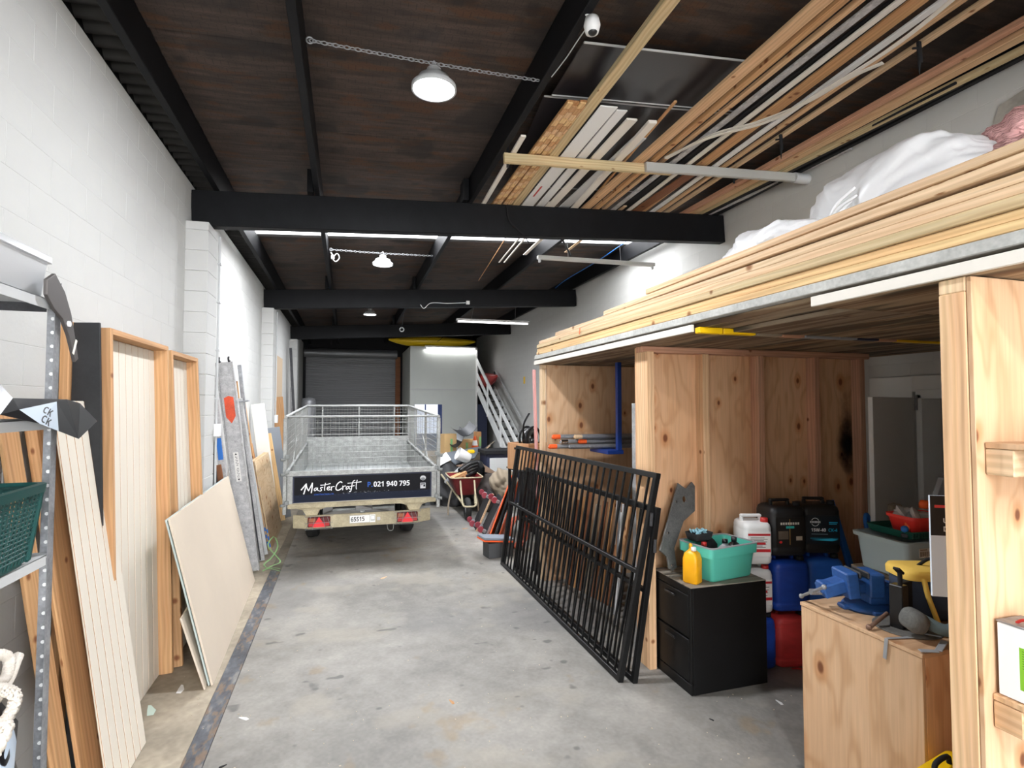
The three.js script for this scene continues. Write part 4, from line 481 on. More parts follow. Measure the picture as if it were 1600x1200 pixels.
{ const b = solo('black_strip', uvBox(boxG(-1.40, -1.225, 0, 2.40, -3.535, -3.515, 0.003), 1), mat([0.022, 0.023, 0.026], 0.7, 0, { map: T.grime }), 'long black board strip standing against the end of the lined frame', 'board'); b.rotation.z = 0.035;
  const c = solo('pine_board', uvBox(boxG(-1.47, -1.43, 0, 2.40, -3.56, -3.47, 0.003), 1), M.pineO, 'pine board standing behind the black strip against the wall', 'board'); }
// beige sheets leaning on their long edge
{ const sheet = (bn, bf, tn, tf, t, m, name, label) => { const u = bf.clone().sub(bn), v = tn.clone().sub(bn), L = u.length(), H = v.length(), g = cbox(L, H, t, 0.002), q = frame(u, v); const o = thing(name, label, 'sheet'); const k = mesh('face', uvBox(g, 0), m, o); k.quaternion.copy(q); k.position.copy(bn).addScaledVector(u, 0.5).addScaledVector(v, 0.5); return [o, k, q]; };
  const [a] = sheet(V(-0.872, 0.003, -4.257), V(-0.955, 0.003, -6.62), V(-1.158, 1.165, -4.30), V(0, 0, 0), 0.014, M.beige, 'beige_sheet', 'large beige board leaning outermost in front of the lined frames'); fin(a);
  const [b] = sheet(V(-0.892, 0.003, -4.262), V(-0.975, 0.003, -6.6), V(-1.178, 1.16, -4.305), V(0, 0, 0), 0.012, mat([0.45, 0.52, 0.50], 0.7), 'green_core_sheet', 'greenish sheet sandwiched behind the outermost beige board'); fin(b);
  const [c] = sheet(V(-0.912, 0.003, -4.27), V(-0.99, 0.003, -5.4), V(-1.06, 0.50, -4.20), V(0, 0, 0), 0.012, M.beige, 'beige_offcut', 'low beige offcut leaning behind the large beige board'); fin(c); }
// aluminium planks, strips and boards beyond the pier
{ const plank = (b, t, w, d, m, name, label, cat, extra) => { const o = thing(name, label, cat); const nrm = V(0, 0, 1); mesh('body', barG(b, t, d, w, nrm, 0.004), m, o); if (extra) extra(o, b, t, frame(t.clone().sub(b), nrm)); return fin(o); };
  plank(V(-1.04, 0.02, -6.98), V(-1.365, 2.44, -7.0), 0.155, 0.05, M.alu, 'aluminium_plank', 'aluminium scaffold plank with an orange patch and black hooks leaning on the wall', 'plank', (o, b, t, q) => {
    const at = (s, y, z) => b.clone().lerp(t, s).add(V(0, y, z).applyQuaternion(q)); const put = (n, g, m, s, y, z) => { const k = mesh(n, g, m, o); k.quaternion.copy(q); k.position.copy(at(s, y, z)); return k; };
    put('orange_patch', extG([[-0.3, 0], [-0.22, -0.05], [0, -0.05], [0.02, 0], [0, 0.05], [-0.22, 0.05]].map(([x, y]) => [x, y]), 0.004).rotateX(-Math.PI / 2), mat([0.85, 0.10, 0.03], 0.6, 0, { map: T.grime }), 0.83, 0.0245, 0.0);
    const tx = canvasTex(512, 96, (g, w, h) => { g.fillStyle = '#d6d4cf'; g.fillRect(0, 0, w, h); g.fillStyle = '#26242a'; g.beginPath(); g.moveTo(14, 48); g.lineTo(50, 24); g.lineTo(50, 72); g.fill(); g.beginPath(); g.moveTo(462, 24); g.lineTo(498, 48); g.lineTo(462, 72); g.fill(); for (let i = 0; i < 13; i++) if (i !== 6) { g.fillRect(74 + i * 29, 28 + (i % 3) * 5, 7, 42 - (i % 2) * 10); g.fillRect(83 + i * 29, 30 + (i % 2) * 22, 11, 8); } });
    const l = put('printed_marking', sheetG(0.34, 0.055), mat([1, 1, 1], 0.5, 0, { map: tx }), 0.5, 0.0258, 0.0); l.rotateX(-Math.PI / 2);
    for (const z of [-0.05, 0.05]) put('hook', new THREE.TorusGeometry(0.03, 0.011, 8, 16, 4.4), M.blackMatt, 1.01, 0.0, z);
    put('side_rail', cbox(2.44, 0.07, 0.016, 0.003), M.alu, 0.5, 0.008, -0.084); put('side_rail', cbox(2.44, 0.07, 0.016, 0.003), M.alu, 0.5, 0.008, 0.084);
  });
  plank(V(-1.16, 0, -6.72), V(-1.43, 2.36, -6.66), 0.07, 0.06, M.alu, 'aluminium_section', 'slim aluminium section with a blue sticker leaning beside the pier', 'section', (o, b, t, q) => { const k = mesh('blue_sticker', cbox(0.24, 0.002, 0.05, 0.0005), M.blueLight, o); k.quaternion.copy(q); k.position.copy(b.clone().lerp(t, 0.62).add(V(0, 0.031, 0).applyQuaternion(q))); });
  plank(V(-1.0, 0.01, -7.45), V(-1.28, 1.98, -7.4), 0.09, 0.05, M.alu, 'steel_channel', 'galvanised steel channel with a flange leaning next to the scaffold plank', 'channel', (o, b, t, q) => { const k = mesh('flange', cbox(0.02, 0.08, 0.24, 0.003), M.zinc, o); k.quaternion.copy(q); k.position.copy(t); const r = mesh('rib', cbox(1.95, 0.03, 0.012, 0.002), M.darkSteel, o); r.quaternion.copy(q); r.position.copy(b.clone().lerp(t, 0.5).add(V(0, 0.035, 0).applyQuaternion(q))); });
  plank(V(-1.03, 0.01, -7.7), V(-1.36, 2.02, -7.65), 0.16, 0.02, M.lightGrey, 'grey_board', 'grey painted board leaning beside the steel channel', 'board');
  plank(V(-1.13, 0, -8.2), V(-1.44, 2.5, -8.35), 0.05, 0.03, M.zinc, 'steel_angle', 'tall thin steel angle leaning on the wall above the channel', 'angle bar');
  plank(V(-1.18, 0, -8.05), V(-1.46, 2.26, -8.1), 0.09, 0.03, M.pineO, 'pine_offcut', 'tan pine batten standing behind the steel channel', 'batten');
  plank(V(-1.10, 0, -8.55), V(-1.42, 1.98, -8.6), 0.05, 0.03, M.pineO, 'thin_batten', 'thin orange brown batten leaning beside a white board', 'batten'); plank(V(-1.12, 0.02, -9.58), V(-1.38, 1.96, -9.6), 0.2, 0.015, M.whiteBoard, 'white_board', 'white board leaning behind the thin batten', 'board');
  plank(V(-1.05, 0.02, -9.8), V(-1.30, 1.46, -9.85), 0.2, 0.018, M.pineY, 'pale_ply_offcut', 'pale yellow plywood offcut leaning behind the ply sheets', 'board'); plank(V(-1.08, 0, -8.68), V(-1.36, 1.38, -8.7), 0.1, 0.02, M.oak, 'dark_offcut', 'dark brown offcut leaning beside the pale plywood offcut', 'board');
  plank(V(-1.25, 0.01, -6.42), V(-1.41, 1.75, -6.40), 0.12, 0.02, M.blackMatt, 'slate_board', 'dark grey panel strip behind the aluminium section', 'board'); plank(V(-1.12, 0, -6.5), V(-1.34, 1.3, -6.5), 0.12, 0.02, M.brownWood, 'brown_strip', 'dark brown strip leaning beside the dark grey panel', 'board');
  // ply sheets with blue painted edges
  for (let i = 0; i < 3; i++) { const o = thing('ply_sheet', ['plywood sheet leaning outermost beside the trailer, with blue marks on its edge', 'plywood sheet with blue edge marks sandwiched in the middle beside the trailer', 'plywood sheet leaning innermost beside the trailer'][i], 'sheet'); const x = -0.95 - i * 0.024, bn = V(x, 0.003, -7.95), u = V(-0.03, 0, -1.5), v = V(-0.22, 1.19, -0.02); const q = frame(u, v); const k = mesh('face', uvBox(cbox(1.5, 1.21, 0.018, 0.002), 0), [woodM([0.62, 0.48, 0.32], T.ply2), M.plyEdge, M.ply][i], o); k.quaternion.copy(q); k.position.copy(bn).addScaledVector(u, 0.5).addScaledVector(v, 0.5); for (const s of [0.06, 0.14, 0.22, 0.7, 0.8, 0.9]) { const e = mesh('edge_mark', cbox(0.003, 0.05, 0.017, 0.0005), M.blueLight, o); e.quaternion.copy(q); e.position.copy(bn).addScaledVector(v, s + i * 0.02).add(V(0.751 - 0.75, 0, 0.002)); } fin(o); }
  solo('tall_tan_panel', uvBox(boxG(-1.48, -1.46, 1.2, 3.02, -13.8, -12.5, 0.003), 1), mat([0.50, 0.38, 0.26], 0.8), 'tan plywood panel fixed on the wall beyond the second pier', 'panel'); 
  plank(V(-1.15, 0.02, -11.9), V(-1.36, 2.1, -11.95), 0.22, 0.02, M.pineO, 'orange_board', 'orange brown board leaning on the wall beyond the second pier', 'board');
  plank(V(-1.0, 0, -10.2), V(-1.22, 1.55, -10.3), 0.2, 0.03, mat([0.22, 0.24, 0.27], 0.6), 'blue_grey_channel', 'blue grey steel plank leaning at the second pier', 'plank'); plank(V(-1.1, 0, -10.5), V(-1.26, 1.4, -10.55), 0.12, 0.03, mat([0.22, 0.24, 0.27], 0.6), 'blue_grey_channel', 'narrow blue grey steel plank leaning behind the wider one', 'plank');
  for (let i = 0; i < 3; i++) plank(V(-1.2 - i * 0.05, 0, -15.0 - i * 0.15), V(-1.4, 3.4 - i * 0.5, -15.0 - i * 0.2), 0.06, 0.05, [M.darkSteel, M.alu, M.navy][i], 'long_section', ['tall dark steel section standing by the third pier', 'tall aluminium section standing by the third pier', 'tall navy section standing by the third pier'][i], 'section');
  { const o = thing('gas_bottle', 'tall grey steel cylinder standing behind the trailer by the third pier', 'cylinder'); mesh('body', latheG([[0.0001, 0], [0.2, 0], [0.2, 2.0], [0.17, 2.12], [0.0001, 2.16]], 20).translate(-1.05, 0, -16.6), M.zinc, o); fin(o); }
}
// conduit and switch boxes on the piers
{ const o = thing('conduit', 'thin grey conduit with switch box running down the first pier', 'conduit'); mesh('pipe', cylG(V(-1.29, 1.75, -6.27), V(-1.29, 3.70, -6.27), 0.012), M.lightGrey, o); mesh('switch_box', boxG(-1.305, -1.25, 1.62, 1.75, -6.33, -6.22, 0.006), M.whitePlastic, o); mesh('lower_pipe', cylG(V(-1.29, 0.9, -6.27), V(-1.29, 1.62, -6.27), 0.012), M.lightGrey, o); for (const y of [2.0, 2.5, 3.0, 3.4]) mesh('saddle', boxG(-1.305, -1.27, y, y + 0.02, -6.295, -6.245, 0.002), M.lightGrey, o); fin(o);
  const p = thing('conduit', 'thin grey conduit with switch box running down the second pier', 'conduit'); mesh('pipe', cylG(V(-1.29, 1.75, -11.16), V(-1.29, 3.70, -11.16), 0.012), M.lightGrey, p); mesh('switch_box', boxG(-1.305, -1.25, 1.6, 1.75, -11.22, -11.1, 0.006), M.whitePlastic, p); fin(p); }
// steel shelving
const SX0 = -1.46, SX1 = -1.0, SZ0 = -2.36, SZ1 = -1.30, SHELF = [0.12, 0.58, 1.42, 1.895, 2.315];
{ const o = thing('steel_shelving', 'grey slotted angle steel shelving unit against the left wall', 'shelf'); const post = (x, z, sx, sz) => { const p = mesh('post', [boxG(x, x + sx * 0.04, 0, 2.36, z, z + sz * 0.002, 0.0006), boxG(x, x + sx * 0.002, 0, 2.36, z, z + sz * 0.04, 0.0006)], M.zinc, o); const hs = [], h2 = []; for (let y = 0.06; y < 2.34; y += 0.05) { hs.push(cylG(V(x + sx * 0.022, y, z + sz * 0.0022), V(x + sx * 0.022, y, z + sz * 0.0028), 0.0065, 0.0065, 8)); h2.push(cylG(V(x + sx * 0.0022, y + 0.012, z + sz * 0.022), V(x + sx * 0.0028, y + 0.012, z + sz * 0.022), 0.004, 0.004, 6)); if (Math.round(y * 20) % 3 === 0) hs.push(cylG(V(x + sx * 0.008, y, z + sz * 0.0022), V(x + sx * 0.008, y, z + sz * 0.0028), 0.006, 0.006, 8)); } const a = mesh('punched_holes', hs, M.whitePlastic, p); a.userData.kind = 'stuff'; const b = mesh('punched_holes', h2.map((g) => g), M.darkSteel, p); b.userData.kind = 'stuff'; };
  post(SX1, SZ0, -1, 1); post(SX0, SZ0, 1, 1); post(SX1, SZ1, -1, -1); post(SX0, SZ1, 1, -1);
  SHELF.forEach((y) => { mesh('shelf_plate', boxG(SX0 + 0.003, SX1 - 0.003, y, y + 0.004, SZ0 + 0.003, SZ1 - 0.003, 0.001), M.lightGrey, o); mesh('shelf_lip', boxG(SX1 - 0.006, SX1 - 0.003, y - 0.032, y + 0.004, SZ0 + 0.04, SZ1 - 0.04, 0.001), M.lightGrey, o); mesh('shelf_lip', boxG(SX0 + 0.04, SX1 - 0.04, y - 0.032, y + 0.004, SZ0 + 0.004, SZ0 + 0.007, 0.001), M.darkSteel, o); });
  mesh('gusset', extG([[0, 0], [0.09, 0], [0, 0.09]], 0.003).rotateY(-Math.PI / 2).translate(SX1 + 0.003, 2.30, SZ0 + 0.005), M.zinc, o); fin(o); }
{ const o = thing('clear_box', 'clear plastic storage box with blue clip on the top shelf', 'box'); const cm = mat([0.80, 0.81, 0.82], 0.3, 0, { transmission: 0.4, thickness: 0 }); mesh('tub_body', xf(tubG(0.36, 0.6, 0.13, 0.02, 0.95, 0.004), [0, 0, 0]), cm, o); mesh('lid', xf(bodyG(0.38, 0.62, 0.02, [[0, 1], [0.02, 1], [0.026, 0.96]], 4), [0, 0.131, 0]), cm, o); const k = mesh('clip', xf(cbox(0.012, 0.035, 0.11, 0.005), [0.186, 0.125, 0.12]), mat([0.10, 0.16, 0.62], 0.4), o); k.userData.label = 'blue clip'; placed(o, [-1.2, SHELF[4] + 0.005, -2.02], 0); }
{ const o = thing('axe_head_bracket', 'dark curved steel bracket hooked over the corner of the top shelf', 'bracket'); const g = extG([[0, 0], [0.05, 0.03], [0.12, -0.02], [0.17, -0.09], [0.2, -0.16], [0.235, -0.25], [0.215, -0.262], [0.16, -0.17], [0.11, -0.115], [0.05, -0.09], [0, -0.05]], 0.008, 0.002); g.rotateY(Math.PI / 2); mesh('blade', g.translate(-0.99, 2.375, SZ0 + 0.14), mat([0.10, 0.09, 0.085], 0.5, 0.5), o); mesh('slot', xf(cbox(0.003, 0.06, 0.012, 0.001), [-0.978, 2.165, SZ0 - 0.06], [-0.4, 0, 0]), M.whiteBoard, o); mesh('boss', cylG(V(-0.992, 2.245, SZ0 - 0.01), V(-0.974, 2.245, SZ0 - 0.01), 0.011), M.whitePlastic, o); fin(o); }
// folded plastic sheeting with printed letters
const printTex = canvasTex(512, 512, (g, w, h) => { g.fillStyle = '#0f1012'; g.fillRect(0, 0, w, h); g.fillStyle = '#c4d2df'; g.fillRect(0, 150, w, 220); g.fillStyle = '#15161a'; g.font = 'bold 120px sans-serif'; g.fillText('CK', 300, 255); g.fillText('CK', 60, 345); });
const sheetM = mat([0.013, 0.013, 0.015], 0.28);
{ const o = thing('plastic_sheeting', 'folded black plastic sheeting with printed letters hanging off the middle shelf', 'plastic sheet'); const Q = (px, py, x) => aX(px, py, x); const tri = (list) => { const g = new THREE.BufferGeometry().setFromPoints(list.flat()); g.computeVertexNormals(); const uv = new Float32Array(list.length * 6); g.setAttribute('uv', new THREE.BufferAttribute(uv, 2)); return g; };
  const V2 = (a, b, t) => a.clone().lerp(b, t), A = Q(0, 600, -1.02), B = Q(20, 622, -1.0), C = Q(105, 624, -0.97), D = Q(125, 630, -0.99), E = Q(152, 658, -0.98), F = Q(123, 686, -0.95), G = Q(62, 662, -0.94), H = Q(0, 648, -0.97), I = Q(30, 640, -0.95), J = Q(45, 655, -1.25), K = Q(110, 660, -1.2), L2 = Q(0, 640, -1.35);
  mesh('dark_folds', tri([[A, B, H], [B, I, H], [B, C, I], [C, D, F], [D, E, F], [I, G, H], [J, C, B], [J, K, C], [K, E, D], [K, D, C], [K, F, E], [J, G, K], [K, G, F], [V2(I, C, 0.75), C, F], [V2(I, C, 0.75), F, V2(G, F, 0.45)], [L2, J, B], [L2, B, A], [J, H, G], [L2, H, J]]), sheetM, o);
  const pg = tri([[I, V2(I, C, 0.75), G], [V2(I, C, 0.75), V2(G, F, 0.45), G]]); const U = pg.attributes.uv; [[0, 0.75], [0.72, 1], [0.42, 0.2], [0.72, 1], [0.85, 0], [0.42, 0.2]].forEach(([u, v], i) => U.setXY(i, u, v)); const pm = mesh('printed_fold', pg, mat([0.9, 0.9, 0.9], 0.35, 0, { map: canvasTex(512, 256, (g, w, h) => { g.fillStyle = '#c9d6e2'; g.fillRect(0, 0, w, h); g.fillStyle = '#111216'; g.font = 'bold 88px sans-serif'; g.save(); g.translate(220, 95); g.rotate(0.45); g.fillText('CK', 0, 0); g.restore(); g.save(); g.translate(215, 180); g.rotate(0.4); g.fillText('CK', 0, 0); g.restore(); }), side: THREE.DoubleSide }), o); pm.userData.label = 'pale printed fold with dark letters'; fin(o); }
{ // green basket
  const o = thing('laundry_basket', 'dark green plastic basket with slotted sides on the shelf', 'basket'); const gm = mat([0.004, 0.055, 0.05], 0.42); const W = 0.34, D = 0.58, Hh = 0.26; const z = (y) => 0.86 + 0.14 * y / Hh;
  mesh('rim', loftG([[0.235, 0], [0.232, 0.03], [0.26, 0.034], [0.262, 0.0], [0.25, -0.012]].map(([y, k]) => rrect(W + k, D + k, 0.05, 6).map(([a, b]) => V(a, y, b))), false, false), gm, o);
  mesh('base', bodyG(W * 0.86, D * 0.86, 0.04, [[0, 0.96], [0.004, 1], [0.012, 1]], 5), gm, o);
  const ribs = []; for (const s of [-1, 1]) { for (let i = 0; i <= 22; i++) { const t = -0.5 + i / 22; ribs.push(barG(V(s * W * 0.43, 0.01, D * 0.82 * t), V(s * W * 0.495, 0.24, D * 0.95 * t), 0.004, 0.0115, V(s, 0, 0), 0.001)); } for (let j = 0; j < 15; j++) { const y = 0.03 + j * 0.0145, k = z(y) / 2; ribs.push(barG(V(s * W * k, y, -D * k * 0.95), V(s * W * k, y, D * k * 0.95), 0.006, 0.004, V(0, 1, 0), 0.001)); }
    for (let i = 0; i <= 12; i++) { const t = -0.5 + i / 12; ribs.push(barG(V(W * 0.82 * t, 0.01, s * D * 0.43), V(W * 0.95 * t, 0.24, s * D * 0.495), 0.0115, 0.004, V(1, 0, 0), 0.001)); } for (let j = 0; j < 15; j++) { const y = 0.03 + j * 0.0145, k = z(y) / 2; ribs.push(barG(V(-W * k * 0.95, y, s * D * k), V(W * k * 0.95, y, s * D * k), 0.006, 0.004, V(0, 1, 0), 0.001)); } }
  mesh('slotted_sides', ribs, gm, o); for (const sx of [-1, 1]) for (const sz of [-1, 1]) mesh('corner', barG(V(sx * W * 0.425, 0.005, sz * D * 0.425), V(sx * W * 0.485, 0.245, sz * D * 0.485), 0.022, 0.022, V(sx, 0, sz), 0.008), gm, o); placed(o, [-1.14, SHELF[2] + 0.005, -1.95], 0.05); }
// rope and printed plastic bag on the low shelf
const ropeG = (pts, r, turns) => { const c = new THREE.CatmullRomCurve3(pts), n = 120, fr = c.computeFrenetFrames(n, false), out = []; for (let k = 0; k < 3; k++) { const q = []; for (let i = 0; i <= n; i++) { const p = c.getPointAt(i / n), a = i / n * turns * 6.283 + k * 2.094; q.push(p.addScaledVector(fr.normals[i], Math.cos(a) * r * 0.55).addScaledVector(fr.binormals[i], Math.sin(a) * r * 0.55)); } out.push(new THREE.TubeGeometry(new THREE.CatmullRomCurve3(q), n, r * 0.62, 6)); } return join(out); };
{ const st = canvasTex(1024, 512, (g, w, h) => { g.fillStyle = '#131417'; g.fillRect(0, 0, w, h); g.fillStyle = '#c3d3e4'; for (const x of [90, 520]) { g.beginPath(); g.ellipse(x + 150, 330, 210, 150, 0.1, 0, 7); g.fill(); } g.fillStyle = '#17181c'; g.font = 'bold 84px sans-serif'; for (const [x, y] of [[80, 290], [130, 380], [90, 465], [510, 300], [560, 390], [520, 470]]) { g.save(); g.translate(x, y); g.rotate(-0.06); g.fillText('STR', 0, 0); g.restore(); } });
  const o = thing('printed_bag', 'crumpled black plastic bag with printed letters on the low shelf', 'bag'); const n = 40, ring = (y, r, s, d = 0) => { const q = []; for (let i = 0; i < n; i++) { const a = i / n * 6.2832, k = 1 + 0.3 * (fbm(i / n, y, 6, 4, 3, 600 + s) - 0.5) + 0.16 * (fbm(i / n, y, 16, 6, 2, 640 + s) - 0.5); q.push(V(Math.cos(a) * r * k, y + d * Math.sin(a * 2 + 1) + d * 0.7 * Math.sin(a * 5), Math.sin(a) * r * 1.25 * k)); } return q; };
  mesh('bag_body', loftG([ring(0, 0.14, 0), ring(0.03, 0.2, 1), ring(0.14, 0.225, 2), ring(0.26, 0.22, 3), ring(0.35, 0.2, 4, 0.02), ring(0.42, 0.16, 5, 0.03), ring(0.41, 0.13, 6, 0.03), ring(0.28, 0.15, 7), ring(0.1, 0.15, 8)], true, true), mat([0.95, 0.95, 0.95], 0.3, 0, { map: st }), o); mesh('torn_opening', loftG([ring(0.40, 0.165, 11, 0.04), ring(0.45, 0.16, 12, 0.05), ring(0.43, 0.12, 13, 0.04), ring(0.33, 0.11, 14, 0.02)], false, true), sheetM, o); placed(o, [-1.16, SHELF[1] + 0.006, -2.02], 0.6);
  const r = thing('rope_coil', 'thick white twisted rope looped over the printed bag', 'rope'); const Q = (px, py, x) => aX(px, py, x); const rm = mat([0.72, 0.66, 0.58], 0.9); mesh('strand', ropeG([Q(-40, 1085, -1.0), Q(-8, 1025, -0.97), Q(14, 1030, -0.96), Q(8, 1060, -0.95), Q(-25, 1070, -0.94)], 0.014, 26), rm, r); mesh('strand', ropeG([Q(28, 1025, -0.97), Q(12, 1065, -0.95), Q(-8, 1095, -0.93), Q(-30, 1130, -0.92)], 0.014, 20), rm, r); mesh('strand', ropeG([Q(-30, 1080, -0.9), Q(8, 1078, -0.9), Q(24, 1090, -0.9), Q(8, 1125, -0.89), Q(-20, 1140, -0.9), Q(10, 1135, -0.88), Q(-10, 1180, -0.88)], 0.016, 34), rm, r); fin(r);
  solo('white_batten', barG(V(-1.3, SHELF[1] + 0.01, -2.30), V(-1.35, 1.36, -2.27), 0.05, 0.07, V(0, 0, 1)), M.whiteBoard, 'white painted batten standing at the back of the low shelf', 'batten'); solo('orange_tool_handle', cylG(V(-1.25, SHELF[1] + 0.01, -2.02), V(-1.28, 1.12, -2.08), 0.03, 0.026), M.orange, 'orange handle standing beside the white batten on the shelf', 'handle'); }
// green strapping and litter on the floor
{ const gm = mat([0.30, 0.55, 0.22], 0.6), o = thing('packing_strap', 'tangled green packing strap on the floor by the scaffold plank', 'strap'); const f = (px, py, y = 0.004) => { const p = aY(px, py, 0); p.y = y; return p; }; const rib = (pts) => { const c = new THREE.CatmullRomCurve3(pts), out = []; const n = 24; for (let i = 0; i < n; i++) out.push(barG(c.getPoint(i / n), c.getPoint((i + 1.05) / n), 0.0015, 0.016, V(0.2, 1, 0), 0.0004)); return join(out); };
  mesh('band', rib([f(410, 893), f(425, 888, 0.03), f(438, 885, 0.05), f(430, 880, 0.1), f(418, 872, 0.16), f(428, 862, 0.2), f(434, 868, 0.12), f(424, 878, 0.05), f(412, 886, 0.02), f(438, 893)]), gm, o); mesh('band', rib([f(412, 891), f(428, 890, 0.02), f(438, 889)]), gm, o); fin(o);
  const bits = [[600, 903, 'curled pale wood shaving on the concrete floor', M.pineW, 0.05], [381, 1123, 'torn white paper scrap on the floor beside the steel strip', M.whitePlastic, 0.035], [283, 1077, 'long torn white paper strip by the lined frame', M.whitePlastic, 0.06], [236, 1110, 'pale green plastic scrap by the grooved panel', mat([0.55, 0.68, 0.60], 0.5), 0.07], [706, 1097, 'small tan wood chip on the open floor', M.pineO, 0.03], [1218, 1098, 'white paper scrap in front of the filing cabinet', M.whitePlastic, 0.03], [727, 826, 'tan wood chip in front of the wheelbarrow', M.pineO, 0.05], [1112, 1125, 'small dark lump on the open floor', M.blackMatt, 0.015], [348, 1198, 'dark crumb at the near end of the steel strip', M.blackMatt, 0.02], [1245, 1045, 'red and white scrap beside the red drum', M.red, 0.04]];
  for (const [px, py, l, m, s] of bits) { const p = aY(px, py, 0), g = extG([[-1, -0.3], [-0.2, -0.4], [0.9, 0.1], [1, 0.35], [0, 0.3], [-0.9, 0.2]].map(([a, b]) => [a * s, b * s]), 0.003); g.rotateX(-Math.PI / 2); g.rotateY(rnd() * 3); g.translate(p.x, 0.001, p.z); solo('floor_scrap', g, m, l, 'scrap'); }
  const crumbs = []; for (let i = 0; i < 160; i++) { const p = aY(rr(240, 1250), rr(890, 1200), 0); crumbs.push(xf(cbox(rr(0.004, 0.012), 0.003, rr(0.003, 0.008), 0.0008), [p.x, 0.0016, p.z], [0, rnd() * 6, 0])); } const st = solo('floor_crumbs', crumbs, mat([0.5, 0.42, 0.32], 0.9), 'fine crumbs of sawdust and grit over the floor', 'grit'); st.userData.kind = 'stuff'; }

